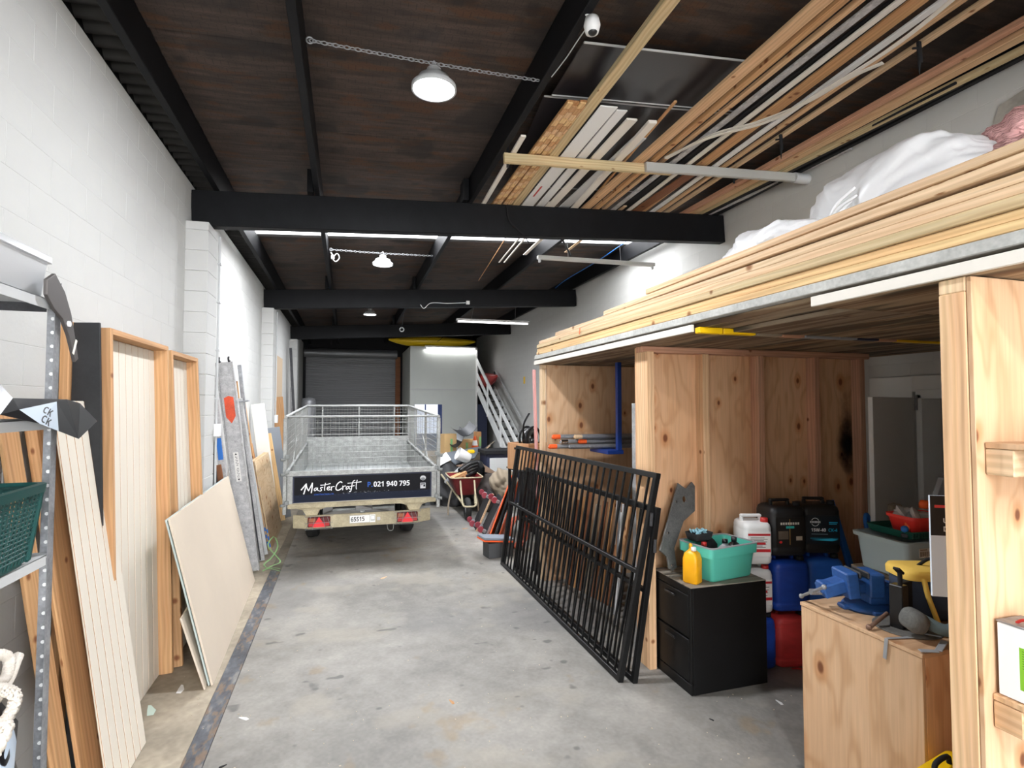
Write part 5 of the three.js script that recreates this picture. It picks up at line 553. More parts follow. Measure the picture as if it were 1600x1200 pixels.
// ---------- the cage trailer ----------
{ const o = thing('cage_trailer', 'galvanised tandem builder trailer with mesh cage and black lettered tailgate', 'trailer');
  const W = 1.84, hw = W / 2, L = 3.62, Z = (d) => -d, gal = mat([0.50, 0.51, 0.48], 0.5, 0.45, { map: T.zinc }), galD = mat([0.40, 0.42, 0.40], 0.55, 0.4, { map: T.zinc }), crm = M.cream;
  const yT = 1.80, yR = 1.11, yF = 0.74; // cage top, side panel top, floor
  mesh('deck', boxG(-hw + 0.03, hw - 0.03, yF - 0.04, yF, Z(L), Z(0.03)), galD, o);
  for (const s of [-1, 1]) { mesh('side_panel', boxG(s * hw, s * (hw - 0.025), yF - 0.05, yR, Z(L), Z(0.05), 0.004, 2), gal, o); mesh('side_rail', barG(V(s * hw, yR, Z(0)), V(s * hw, yR, Z(L)), 0.05, 0.05), gal, o); }
  mesh('front_panel', boxG(-hw, hw, yF - 0.05, yR + 0.08, Z(L), Z(L - 0.025)), gal, o); mesh('front_rail', barG(V(-hw, yR + 0.09, Z(L)), V(hw, yR + 0.09, Z(L)), 0.045, 0.045), gal, o);
  // tailgate with signwriting
  const tg = mesh('tailgate', boxG(-hw + 0.08, hw - 0.08, yF + 0.02, yR - 0.03, Z(0.03), Z(0.005)), M.navy, o); tg.userData.label = 'black tailgate with white lettering';
  const tt = canvasTex(2048, 460, (g, w, h) => { g.fillStyle = '#0a0a10'; g.fillRect(0, 0, w, h); g.fillStyle = '#141b2d'; g.fillRect(0, 330, w, 130);
    for (let i = 0; i < 260; i++) { g.fillStyle = rnd() < 0.6 ? 'rgba(150,160,170,.25)' : 'rgba(40,44,60,.5)'; g.fillRect(rnd() * w, 300 + rnd() * 60, rnd() * 26, rnd() * 5); } g.fillStyle = 'rgba(190,195,200,.7)'; for (let i = 0; i < 60; i++) g.fillRect(700 + rnd() * 700, 305 + rnd() * 28, rnd() * 22, rnd() * 7); for (let i = 0; i < 120; i++) { g.fillStyle = 'rgba(90,95,105,.35)'; g.fillRect(rnd() * w, rnd() * h, rnd() * 8, rnd() * 8); }
    // brush script drawn as strokes
    g.save(); g.translate(0, -6); g.scale(0.86, 1.1); g.strokeStyle = '#f2f3f4'; g.lineCap = 'round'; g.lineJoin = 'round'; const S = (wd, ...p) => { g.lineWidth = wd; g.beginPath(); g.moveTo(p[0], p[1]); for (let i = 2; i < p.length; i += 4) g.quadraticCurveTo(p[i], p[i + 1], p[i + 2], p[i + 3]); g.stroke(); };
    S(20, 120, 215, 150, 180, 200, 120, 190, 200, 160, 285); S(18, 200, 120, 205, 190, 240, 235, 280, 160, 300, 110); S(20, 300, 110, 300, 200, 285, 270); // M
    S(15, 390, 200, 340, 180, 332, 225, 340, 262, 385, 205); S(15, 390, 195, 380, 240, 410, 240); // a
    S(14, 475, 190, 420, 185, 445, 215, 475, 245, 425, 248); // s
    S(15, 520, 120, 500, 200, 508, 240); S(13, 440, 150, 530, 150, 600, 128); // t
    S(14, 545, 215, 600, 205, 590, 180, 545, 180, 550, 225, 570, 250, 600, 225); // e
    S(15, 620, 185, 622, 215, 618, 245); S(13, 622, 200, 640, 175, 668, 182); // r
    S(18, 800, 120, 770, 80, 715, 150, 670, 250, 740, 248, 770, 240, 795, 215); // C
    S(15, 815, 180, 820, 215, 812, 245); S(13, 820, 200, 840, 172, 866, 182); // r
    S(15, 925, 195, 875, 180, 870, 222, 880, 258, 920, 205); S(15, 925, 190, 916, 238, 945, 236); // a
    S(15, 1020, 90, 975, 95, 968, 200, 960, 290, 930, 278); S(13, 945, 190, 990, 185, 1010, 180); // f
    S(15, 1060, 90, 1035, 200, 1050, 240); S(12, 900, 135, 1030, 130, 1130, 118); // t
    g.fillStyle = '#2c58ae'; g.font = 'bold 34px sans-serif'; g.fillText('CONSTRUCTION LTD', 330, 318); g.restore(); g.fillStyle = '#2c58ae';
    g.font = 'bold 120px sans-serif'; g.save(); g.scale(0.86, 1.15); g.fillText('P.', 1060 / 0.86, 232 / 1.15); g.fillStyle = '#eef0f2'; g.fillText('021 940 795', 1158 / 0.86, 232 / 1.15); g.restore();
    g.strokeStyle = '#c9cbcd'; g.fillStyle = '#c9cbcd'; g.beginPath(); g.arc(1930, 95, 46, 0, 7); g.fill(); g.fillStyle = '#15161c'; g.beginPath(); g.ellipse(1930, 112, 34, 20, 0, 0, 7); g.fill(); g.fillStyle = '#c9cbcd'; g.fillRect(1900, 104, 60, 8); g.fillRect(1888, 190, 84, 110); g.fillStyle = '#15161c'; g.fillRect(1896, 204, 66, 14); g.fillRect(1896, 226, 30, 12); g.fillRect(1936, 226, 30, 40); });
  const tp = mesh('lettered_panel', sheetG(W - 0.2, yR - yF - 0.07, 0.002), mat([1, 1, 1], 0.5, 0, { map: tt, specularIntensity: 0.3 }), tg); tp.position.set(0, (yR + yF) / 2 - 0.005, 0.0 - 0.003); tp.userData.label = 'white signwriting on black';
  for (const s of [-1, 1]) { mesh('tailgate_post', boxG(s * (hw - 0.085), s * (hw - 0.02), yF - 0.03, yR + 0.0, -0.03, 0.0), gal, o); mesh('corner_post', boxG(s * (hw - 0.015), s * (hw + 0.03), 0.62, yT - 0.02, -0.06, -0.02, 0.004, 1), gal, o); for (const y of [yR + 0.0, yF + 0.0, yR + 0.18]) mesh('latch', [cylG(V(s * (hw + 0.0), y, 0.0), V(s * (hw + 0.05), y, 0.02), 0.018), xf(cbox(0.05, 0.05, 0.03, 0.006), [s * (hw - 0.02), y + 0.03, 0.005])], galD, o); }
  mesh('tailgate_rail', boxG(-hw + 0.02, hw - 0.02, yR - 0.025, yR + 0.035, -0.04, 0.015), gal, o); mesh('hinge_bar', boxG(-hw + 0.03, hw - 0.03, yF - 0.045, yF + 0.012, -0.05, 0.01), crm, o);
  // mesh cage
  const wires = (a, b, y0, y1, n, m, name) => { const gs = []; for (let i = 1; i < n; i++) { const p = a.clone().lerp(b, i / n); gs.push(cylG(V(p.x, y0, p.z), V(p.x, y1, p.z), 0.0022, 0.0022, 4)); } for (let j = 0; j <= m; j++) { const y = y0 + (y1 - y0) * j / m; gs.push(cylG(V(a.x, y, a.z), V(b.x, y, b.z), 0.0022, 0.0022, 4)); } const k = mesh(name, gs, gal, o); return k; };
  wires(V(-hw, 0, -0.03), V(hw, 0, -0.03), yR + 0.03, yT, 36, 9, 'mesh_panel'); wires(V(-hw, 0, Z(L)), V(hw, 0, Z(L)), yR + 0.1, yT, 36, 9, 'mesh_panel'); for (const s of [-1, 1]) wires(V(s * hw, 0, 0), V(s * hw, 0, Z(L)), yR + 0.03, yT, 70, 9, 'mesh_panel');
  const tb = (a, b, r = 0.017) => cylG(a, b, r, r, 8);
  mesh('top_tube', tb(V(-hw, yT, -0.03), V(hw, yT, -0.03), 0.013), gal, o); mesh('top_tube', tb(V(-hw, yT, Z(L)), V(hw, yT, Z(L)), 0.022), gal, o); for (const s of [-1, 1]) { mesh('top_tube', tb(V(s * hw, yT, 0), V(s * hw, yT, Z(L)), 0.02), gal, o); for (const d of [1.2, 2.4, L]) mesh('cage_post', tb(V(s * hw, yR, Z(d)), V(s * hw, yT, Z(d))), gal, o); mesh('cage_brace', tb(V(s * hw, yR, Z(0.9)), V(s * hw, yR + 0.3, Z(1.5)), 0.008), gal, o); }
  for (const x of [-0.65, 0, 0.65]) mesh('cage_post', tb(V(x, yR + 0.09, Z(L)), V(x, yT, Z(L)), 0.016), gal, o);
  // chassis, bumper, lamps, plate
  for (const s of [-1, 1]) { mesh('chassis_rail', boxG(s * 0.62, s * 0.55, 0.56, yF - 0.05, Z(L), -0.06), crm, o); mesh('gusset', extG([[-0.2, 0], [0.2, 0], [0.1, -0.03], [0.06, -0.1], [-0.06, -0.1], [-0.1, -0.03]], 0.02).translate(s * 0.62, yF - 0.045, -0.05), crm, o); }
  mesh('bumper', [boxG(-0.66, 0.66, 0.44, 0.60, -0.03, 0.0), barG(V(-0.65, 0.52, -0.015), V(-0.83, 0.52, -0.1), 0.16, 0.03, V(0, 1, 0)), barG(V(0.65, 0.52, -0.015), V(0.83, 0.52, -0.1), 0.16, 0.03, V(0, 1, 0))], crm, o);
  for (const s of [-1, 1]) { const lm = mesh('tail_lamp', boxG(s * 0.53 - 0.13, s * 0.53 + 0.13, 0.465, 0.585, 0.001, 0.03, 0.008), mat([0.10, 0.01, 0.01], 0.3), o); mesh('red_lens', boxG(s * 0.53 - 0.12, s * 0.53 + 0.12, 0.475, 0.525, 0.03, 0.034, 0.002), mat([0.42, 0.02, 0.02], 0.3), lm); mesh('amber_lens', boxG(s * 0.53 - 0.12, s * 0.53 - 0.04, 0.53, 0.575, 0.03, 0.034, 0.002), mat([0.35, 0.12, 0.05], 0.3), lm); mesh('triangle_reflector', extG([[-0.075, 0], [0.075, 0], [0, 0.12]], 0.006, 0.002).translate(s * 0.53, 0.468, 0.035), mat([0.78, 0.02, 0.03], 0.35), lm);
    const gd = []; for (const t of [-0.15, -0.075, 0.075, 0.15]) gd.push(cylG(V(s * 0.53 + t, 0.44, 0.05), V(s * 0.53 + t * 0.6, 0.60, 0.05), 0.003, 0.003, 5)); for (const y of [0.445, 0.52, 0.598]) gd.push(cylG(V(s * 0.53 - 0.16, y, 0.05), V(s * 0.53 + 0.16, y, 0.05), 0.003, 0.003, 5)); for (const t of [-0.16, 0.16]) for (const y of [0.445, 0.598]) gd.push(cylG(V(s * 0.53 + t, y, 0.05), V(s * 0.53 + t, y, 0.0), 0.003, 0.003, 5)); mesh('wire_guard', gd, galD, o); }
  const plt = canvasTex(512, 160, (g, w, h) => { g.fillStyle = '#e6e6e2'; g.fillRect(0, 0, w, h); g.strokeStyle = '#444'; g.lineWidth = 4; g.strokeRect(4, 4, 396, h - 8); g.fillStyle = '#16181c'; g.font = 'bold 118px sans-serif'; g.save(); g.scale(0.86, 1.05); g.fillText('65S15', 26, 118); g.restore(); g.fillStyle = '#b9bbb8'; g.fillRect(420, 20, 84, 110); g.fillStyle = '#f0f0ee'; g.fillRect(430, 30, 62, 70); });
  const np = mesh('number_plate', sheetG(0.31, 0.097, 0.003), mat([1, 1, 1], 0.4, 0, { map: plt }), o); np.position.set(-0.02, 0.528, 0.004); np.userData.label = 'white number plate'; mesh('plate_lamp', [xf(cbox(0.06, 0.03, 0.04, 0.005), [-0.02, 0.62, 0]), cylG(V(-0.12, 0.64, 0), V(0.08, 0.64, 0), 0.005)], galD, o); mesh('reflector', boxG(0.155, 0.195, 0.50, 0.54, 0.001, 0.006, 0.002), M.lightGrey, o);
  for (const s of [-1, 1]) mesh('cross_member', boxG(s * 0.1, s * 0.38, 0.62, 0.65, -0.2, -0.1), galD, o); mesh('safety_chain', tubeG([V(0.28, 0.44, -0.02), V(0.3, 0.36, -0.02), V(0.35, 0.36, -0.02), V(0.36, 0.44, -0.02)], 0.004), galD, o);
  for (const s of [-1, 1]) for (const d of [1.55, 2.3]) { const wx = s * 0.68; const wh = mesh('wheel', latheG([[0.17, -0.09], [0.27, -0.095], [0.305, -0.07], [0.312, 0], [0.305, 0.07], [0.27, 0.095], [0.17, 0.09]], 28).rotateZ(Math.PI / 2).translate(wx, 0.312 + (d - 0) * -0.035, Z(d)), M.rubber, o); mesh('rim', latheG([[0.0001, 0.04], [0.07, 0.05], [0.08, 0.02], [0.15, 0.02], [0.175, 0.085], [0.175, -0.085]], 24).rotateZ(Math.PI / 2).translate(wx, 0.312 + d * -0.035, Z(d)), M.lightGrey, wh); }
  for (const s of [-1, 1]) mesh('mudguard', boxG(s * 0.80, s * 0.56, 0.585, 0.605, Z(2.72), Z(1.12)), galD, o);
  mesh('drawbar', [barG(V(-0.55, 0.6, Z(L)), V(0, 0.6, Z(L + 1.0)), 0.1, 0.05, V(0, 1, 0)), barG(V(0.55, 0.6, Z(L)), V(0, 0.6, Z(L + 1.0)), 0.1, 0.05, V(0, 1, 0))], crm, o); mesh('jockey_wheel', [cylG(V(0, 0.02, Z(L + 1.0)), V(0, 0.8, Z(L + 1.0)), 0.025)], galD, o);
  mesh('canvas_bundle', new THREE.IcosahedronGeometry(1, 6).scale(0.16, 0.09, 0.12).translate(-0.25, yF + 0.05, -0.5), M.card, o).userData.label = 'crumpled card scrap on the deck';
  o.position.set(0.222, 0, -7.1); o.rotation.x = 0.035; }

// ---------- far end: roller door, white room, stairs ----------
{ const d = struct('door_2', 'grey ribbed steel roller door in the end wall'); const z = ZB + 0.12, x0 = -1.46, x1 = 1.76, yT = 3.68; const n = 420, g = new THREE.PlaneGeometry(x1 - x0, yT, 1, n), p = g.attributes.position; for (let i = 0; i < p.count; i++) { const y = p.getY(i) + yT / 2; const t = wrap(y / 0.075, 1); p.setXYZ(i, p.getX(i) + (x0 + x1) / 2, y, z + (t < 0.35 ? 0.012 : t < 0.5 ? 0.012 * (0.5 - t) / 0.15 : t > 0.85 ? 0.012 * (t - 0.85) / 0.15 : 0)); } g.computeVertexNormals(); mesh('curtain', g, mat([0.19, 0.195, 0.20], 0.45, 0.5), d);
  mesh('drum_roll', cylG(V(x0, 3.78, z - 0.02), V(x1, 3.78, z - 0.02), 0.17, 0.17, 24), mat([0.19, 0.195, 0.20], 0.45, 0.5), d); mesh('track', boxG(x0 - 0.02, x0 + 0.06, 0, 3.7, z - 0.04, z + 0.05), M.blackMatt, d); mesh('track', boxG(x1 - 0.06, x1 + 0.12, 0, 3.7, z - 0.04, z + 0.05), M.brownWood, d); mesh('bottom_bar', boxG(x0, x1, 0, 0.08, z - 0.01, z + 0.03), M.darkSteel, d); }
const RZ = -17.8, RX0 = 1.95, RX1 = 4.17, RH = 3.85;
{ const w = struct('wall_room', 'white lined room built under the mezzanine'); const wm = mat([0.60, 0.63, 0.61], 0.75, 0, { map: T.paint }); const ox0 = aZ(648, 640, RZ).x, ox1 = aZ(691, 640, RZ).x, oy = 1.95;
  mesh('front_lining', [boxG(RX0, ox0, 0, 2.42, RZ - 0.08, RZ), boxG(ox1, RX1, 0, 2.42, RZ - 0.08, RZ), boxG(ox0, ox1, oy, 2.42, RZ - 0.08, RZ)], wm, w); mesh('upper_lining', boxG(RX0, RX1, 2.46, RH, RZ - 0.08, RZ), wm, w); mesh('joint_strip', boxG(RX0 - 0.005, RX1, 2.42, 2.46, RZ - 0.08, RZ + 0.006), M.lightGrey, w);
  mesh('side_lining', boxG(RX0, RX0 + 0.08, 0, RH, ZB + 0.2, RZ - 0.08), wm, w); mesh('side_lining', boxG(RX1 - 0.08, RX1, 0, RH, ZB + 0.2, RZ - 0.08), wm, w); mesh('roof_lining', boxG(RX0, RX1, RH - 0.06, RH, ZB + 0.2, RZ - 0.08), wm, w); mesh('corner_trim', boxG(RX1 - 0.05, RX1 + 0.012, 0, RH, RZ - 0.04, RZ + 0.012, 0.003, 1), M.white, w);
  const d = struct('door_3', 'blue framed glass door full of daylight in the white room'); const bm = mat([0.03, 0.06, 0.20], 0.4); const zc = RZ - 0.06, xm = (ox0 + ox1) / 2 - 0.12;
  mesh('glass_pane', boxG(ox0 + 0.01, xm, 0.05, oy, zc - 0.01, zc, 0.002), mat([0.7, 0.75, 0.8], 0.2, 0, { emissive: 0xdfeaff, emissiveIntensity: 0.95 }), d); mesh('glass_pane', boxG(xm + 0.04, ox1 - 0.14, 0.05, oy, zc - 0.01, zc, 0.002), mat([0.7, 0.75, 0.8], 0.2, 0, { emissive: 0xdfeaff, emissiveIntensity: 0.85 }), d); mesh('mullion', boxG(xm, xm + 0.04, 0, oy, zc - 0.02, zc + 0.03), bm, d); mesh('stile', boxG(ox1 - 0.14, ox1, 0, oy, zc - 0.02, zc + 0.03), bm, d); mesh('lower_panel', boxG(ox0, ox1 - 0.14, 0, 1.0, zc, zc + 0.02), mat([0.10, 0.16, 0.30], 0.4), d);
  for (let i = 0; i < 6; i++) mesh('glazing_bar', boxG(ox0 + 0.06 + i * 0.14, ox0 + 0.075 + i * 0.14, 1.0, 1.72 - 0.05 * (i % 3), zc, zc + 0.012), mat([0.25, 0.33, 0.55], 0.4), d);
  const l = new THREE.RectAreaLight(0xdfeaff, 1.2, ox1 - ox0, 0.9); l.position.set((ox0 + ox1) / 2, 1.5, zc + 0.05); l.lookAt(l.position.x, 1.5, 0); scene.add(l);
  const nv = struct('door_4', 'navy blue panel door beside the stairs'); mesh('leaf', boxG(RX1 + 0.02, RX1 + 0.34, 0, 1.95, RZ + 0.02, RZ + 0.06), mat([0.022, 0.03, 0.07], 0.5), nv);
  const mz = struct('floor_mezzanine', 'dark mezzanine landing at the stair head'); mesh('landing', boxG(RX1 + 0.01, XR - 0.005, 2.40, 2.5, ZB + 0.2, RZ), M.blackMatt, mz); }
{ const s = thing('staircase', 'white painted open timber staircase climbing to the mezzanine along the right wall', 'staircase'); const wp = mat([0.84, 0.85, 0.84], 0.6), zb = -13.3, zt = -17.8, n = 12, x0 = 4.2, x1 = 4.76; const P = (t, dy = 0) => V(0, 2.46 * t + dy, zb + (zt - zb) * t);
  for (const x of [x0, x1]) mesh('stringer', barG(P(0.02, 0.02).setX(x), P(1, 0.0).setX(x), 0.26, 0.04, V(0, 1, 0)), wp, s); for (let i = 1; i < n; i++) { const p = P(i / n, 0.03); mesh('tread', boxG(x0 + 0.02, x1 - 0.02, p.y - 0.02, p.y + 0.02, p.z - 0.13, p.z + 0.13), mat([0.30, 0.30, 0.29], 0.7, 0, { map: T.grime }), s); mesh('riser_edge', boxG(x0 + 0.02, x1 - 0.02, p.y - 0.05, p.y - 0.021, p.z + 0.09, p.z + 0.12), M.blackMatt, s); }
  mesh('handrail', barG(P(0.0, 0.95).setX(x0 - 0.03), P(1.02, 0.95).setX(x0 - 0.03), 0.15, 0.03, V(0, 1, 0)), wp, s); mesh('middle_rail', barG(P(0.0, 0.5).setX(x0 - 0.03), P(1.02, 0.5).setX(x0 - 0.03), 0.14, 0.03, V(0, 1, 0)), wp, s); for (const t of [0.02, 0.35, 0.68, 0.99]) { const p = P(t); mesh('newel', boxG(x0 - 0.05, x0 - 0.01, Math.max(0, p.y - 0.1), p.y + 1.02, p.z - 0.05, p.z + 0.05), wp, s); } mesh('wall_rail', tubeG([P(0.3, 0.85).setX(x1 - 0.06), P(0.65, 0.85).setX(x1 - 0.06), P(0.9, 0.85).setX(x1 - 0.06)], 0.018), M.lightGrey, s); fin(s); }
const kayakG = (L, w, h, n = 24) => { const R = []; for (let j = 0; j <= 20; j++) { const t = j / 20, k = Math.max(0.02, Math.pow(Math.sin(Math.PI * (0.02 + t * 0.96)), 0.7)), q = []; for (let i = 0; i < n; i++) { const a = i / n * 6.2832; q.push(V((t - 0.5) * L, Math.sin(a) * h / 2 * (Math.sin(a) > 0 ? 0.8 : 1) * k + 0.1 * Math.pow(2 * t - 1, 4) * h, Math.cos(a) * w / 2 * k)); } R.push(q); } return loftG(R); };
{ const o = thing('kayak', 'yellow kayak lying on top of the white room', 'kayak'); mesh('hull', kayakG(2.9, 0.6, 0.44), M.yellowK, o); mesh('seam', xf(cbox(2.2, 0.012, 0.6, 0.003), [0, 0.02, 0]), mat([0.6, 0.42, 0.02], 0.5), o); mesh('carry_cord', tubeG([V(0.3, 0.13, 0.3), V(0.2, 0.02, 0.32), V(0.12, -0.02, 0.32)], 0.01), M.blackMatt, o); placed(o, [2.75, RH + 0.215, -18.3], -0.06);
  const r = thing('kayak', 'red kayak with its pointed end over the stair head', 'kayak'); mesh('hull', kayakG(3.6, 0.5, 0.55), mat([0.45, 0.03, 0.025], 0.45), r); mesh('toggle', tubeG([V(1.5, 0.1, 0), V(1.6, 0.2, 0.02), V(1.66, 0.1, 0)], 0.014), M.blackMatt, r); placed(r, [4.47, 2.79, -18.2], -Math.PI / 2); }
{ // lamps with tubes at the far end
  const tube = (a, b, label, lit) => { const o = thing('tube_lamp', label, 'lamp'); const d = b.clone().sub(a), q = frame(d), L = d.length(), c = a.clone().add(b).multiplyScalar(0.5); const k = mesh('batten', cbox(L, 0.05, 0.07, 0.004), lit ? M.whitePlastic : mat([0.55, 0.55, 0.52], 0.5), o); k.quaternion.copy(q); k.position.copy(c); for (const s of [-1, 1]) { const e = mesh('holder', cbox(0.025, 0.06, 0.05, 0.006), M.lightGrey, o); e.quaternion.copy(q); e.position.copy(c).addScaledVector(d.clone().normalize(), s * (L / 2 - 0.03)).add(V(0, -0.04, 0)); } if (lit) { const t = mesh('tube', cylG(V(-L / 2 + 0.04, -0.045, 0), V(L / 2 - 0.04, -0.045, 0), 0.018), mat([0.9, 0.9, 0.9], 0.4, 0, { emissive: 0xffffff, emissiveIntensity: 3 }), o); t.quaternion.copy(q); t.position.copy(c); const l = new THREE.RectAreaLight(0xffffff, lit, L, 0.04); l.position.copy(c).add(V(0, -0.075, 0)); l.lookAt(c.x, -5, c.z); if (Math.abs(d.y) < 9) { l.rotation.z += 0; } scene.add(l); } return o; };
  const t3 = tube(aZ(664, 541, RZ + 0.06), aZ(744, 541, RZ + 0.06).setY(aZ(664, 541, RZ + 0.06).y), 'lit fluorescent tube fixed along the top of the white room', 30); fin(t3);
  const a2 = aZ(713, 499, -12.4), b2 = aZ(827, 503.5, -12.4), t2 = tube(a2, b2, 'white fluorescent batten hanging on chains before the third rafter', 30); for (const s of [0.2, 0.8]) { const p = a2.clone().lerp(b2, s); mesh('hanger', cylG(p.clone().add(V(0, 0.02, 0)), p.clone().add(V(s < 0.5 ? 0.12 : 0.02, beamY(p.x) + 0.62 - p.y, 0)), 0.004, 0.004, 5), M.zinc, t2); } fin(t2);
  const a1 = aZ(840, 402, -7.0), b1 = aZ(1022, 414, -7.0), t1 = tube(a1, b1, 'unlit fluorescent batten without a tube hanging below the skylight', 0); for (const s of [0.25, 0.7]) { const p = a1.clone().lerp(b1, s); mesh('hanger', cylG(p.clone().add(V(0, 0.02, 0)), p.clone().add(V(-0.04, beamY(p.x) + 0.62 - p.y, 0.0)), 0.004, 0.004, 5), M.zinc, t1); } fin(t1); }

// ---------- wheelbarrow, dollies and the heap behind ----------
{ const o = thing('wheelbarrow', 'red steel wheelbarrow with cream frame standing before the heap', 'wheelbarrow'); const ring = (y, w, d, zo, k = 0) => rrect(w - k, d - k, 0.09, 5).map(([x, z]) => V(x, y, z + zo)); mesh('tray', loftG([ring(0.40, 0.30, 0.34, -0.08), ring(0.41, 0.32, 0.36, -0.08), ring(0.70, 0.56, 0.80, -0.2), ring(0.70, 0.56, 0.80, -0.2, 0.012), ring(0.42, 0.32, 0.36, -0.08, 0.012)], true, true), M.redDeep, o); mesh('rolled_rim', tubeG(ring(0.705, 0.56, 0.80, -0.2), 0.012, 80, 6, true), M.cream, o);
  mesh('wheel', [new THREE.TorusGeometry(0.14, 0.05, 10, 24).rotateY(Math.PI / 2).translate(0, 0.19, 0.22)], M.rubber, o); mesh('hub', latheG([[0.0001, 0.04], [0.1, 0.02], [0.1, -0.02], [0.0001, -0.04]], 16).rotateZ(Math.PI / 2).translate(0, 0.19, 0.22), M.lightGrey, o);
  mesh('front_frame', tubeG([V(-0.12, 0.66, 0.19), V(-0.115, 0.42, 0.33), V(-0.1, 0.28, 0.44), V(0, 0.265, 0.45), V(0.1, 0.28, 0.44), V(0.115, 0.42, 0.33), V(0.12, 0.66, 0.19)], 0.016, 60), M.cream, o); for (const s of [-1, 1]) { mesh('handle', cylG(V(s * 0.1, 0.3, 0.42), V(s * 0.3, 0.62, -1.0), 0.017), M.cream, o); mesh('leg', tubeG([V(s * 0.2, 0.44, -0.28), V(s * 0.26, 0.2, -0.25), V(s * 0.27, 0.012, -0.22)], 0.016), M.greyWood, o); } placed(o, [1.98, 0, -9.3], -0.05); }
{ const dolly = (px, py, tilt, m, label) => { const o = thing('furniture_dolly', label, 'dolly', 'furniture dollies on edge'); mesh('board', xf(cbox(0.03, 0.62, 0.44, 0.004), [0, 0.31, 0]), M.blackMatt, o); mesh('edge_strip', xf(cbox(0.032, 0.62, 0.016, 0.003), [0, 0.31, 0.228]), m, o); for (const y of [0.07, 0.54]) for (const z of [-0.16, 0.16]) { const c = mesh('castor', [xf(cbox(0.06, 0.05, 0.05, 0.008), [-0.045, y, z])], M.zinc, o); mesh('castor_wheel', cylG(V(-0.1, y, z - 0.018), V(-0.1, y, z + 0.018), 0.045, 0.045, 16), mat([0.30, 0.04, 0.06], 0.5), c); } const p = aY(px, py, 0); placed(o, [p.x, 0, p.z], -0.1, 0, tilt); }; dolly(742, 825, -0.42, M.pineW, 'black wheeled dolly standing on edge, pale edge strip'); dolly(755, 834.5, -0.45, M.zinc, 'black wheeled dolly standing on edge, grey edge strip');
  const f = (b, t, w, th, m, n, l, c) => { const o = solo(n, barG(b, t, th, w, V(1, 0.3, 0.2)), m, l, c); return o; };
  f(V(2.02, 0, -7.75), V(2.42, 0.82, -7.95), 0.5, 0.02, M.orange, 'form_panel', 'orange faced form panel leaning behind the dollies', 'panel'); f(V(2.10, 0, -7.75), V(2.5, 0.95, -7.95), 0.5, 0.03, M.blackMatt, 'form_panel', 'black form panel leaning behind the orange one', 'panel'); f(V(2.18, 0, -7.8), V(2.56, 0.8, -8.0), 0.45, 0.02, M.orange, 'form_panel', 'second orange edged panel leaning innermost', 'panel');
  const g = thing('grey_step_box', 'grey box with orange edges standing before the far end of the gates', 'box'); mesh('top', xf(cbox(0.42, 0.03, 0.24, 0.004), [0, 0.235, 0], [0, 0, -0.12]), mat([0.20, 0.23, 0.27], 0.6), g); mesh('edge', xf(cbox(0.43, 0.018, 0.25, 0.003), [0, 0.208, 0], [0, 0, -0.12]), M.orange, g); mesh('body', xf(cbox(0.34, 0.19, 0.2, 0.004), [0.03, 0.095, 0]), mat([0.06, 0.065, 0.07], 0.6), g); placed(g, [1.86, 0, -6.85], 0.15);
  const hs = thing('air_hose', 'coiled orange brown hose leaning by the far end of the gates', 'hose'); for (let i = 0; i < 5; i++) mesh('coil', new THREE.TorusGeometry(0.2 + i * 0.006, 0.011, 8, 30).rotateY(0.5).translate(0.02 * i, 0.215 + i * 0.006, 0.016 * i), mat([0.42, 0.08, 0.03], 0.6), hs); placed(hs, [2.15, 0, -7.15], 0.2, 0, -0.15); }
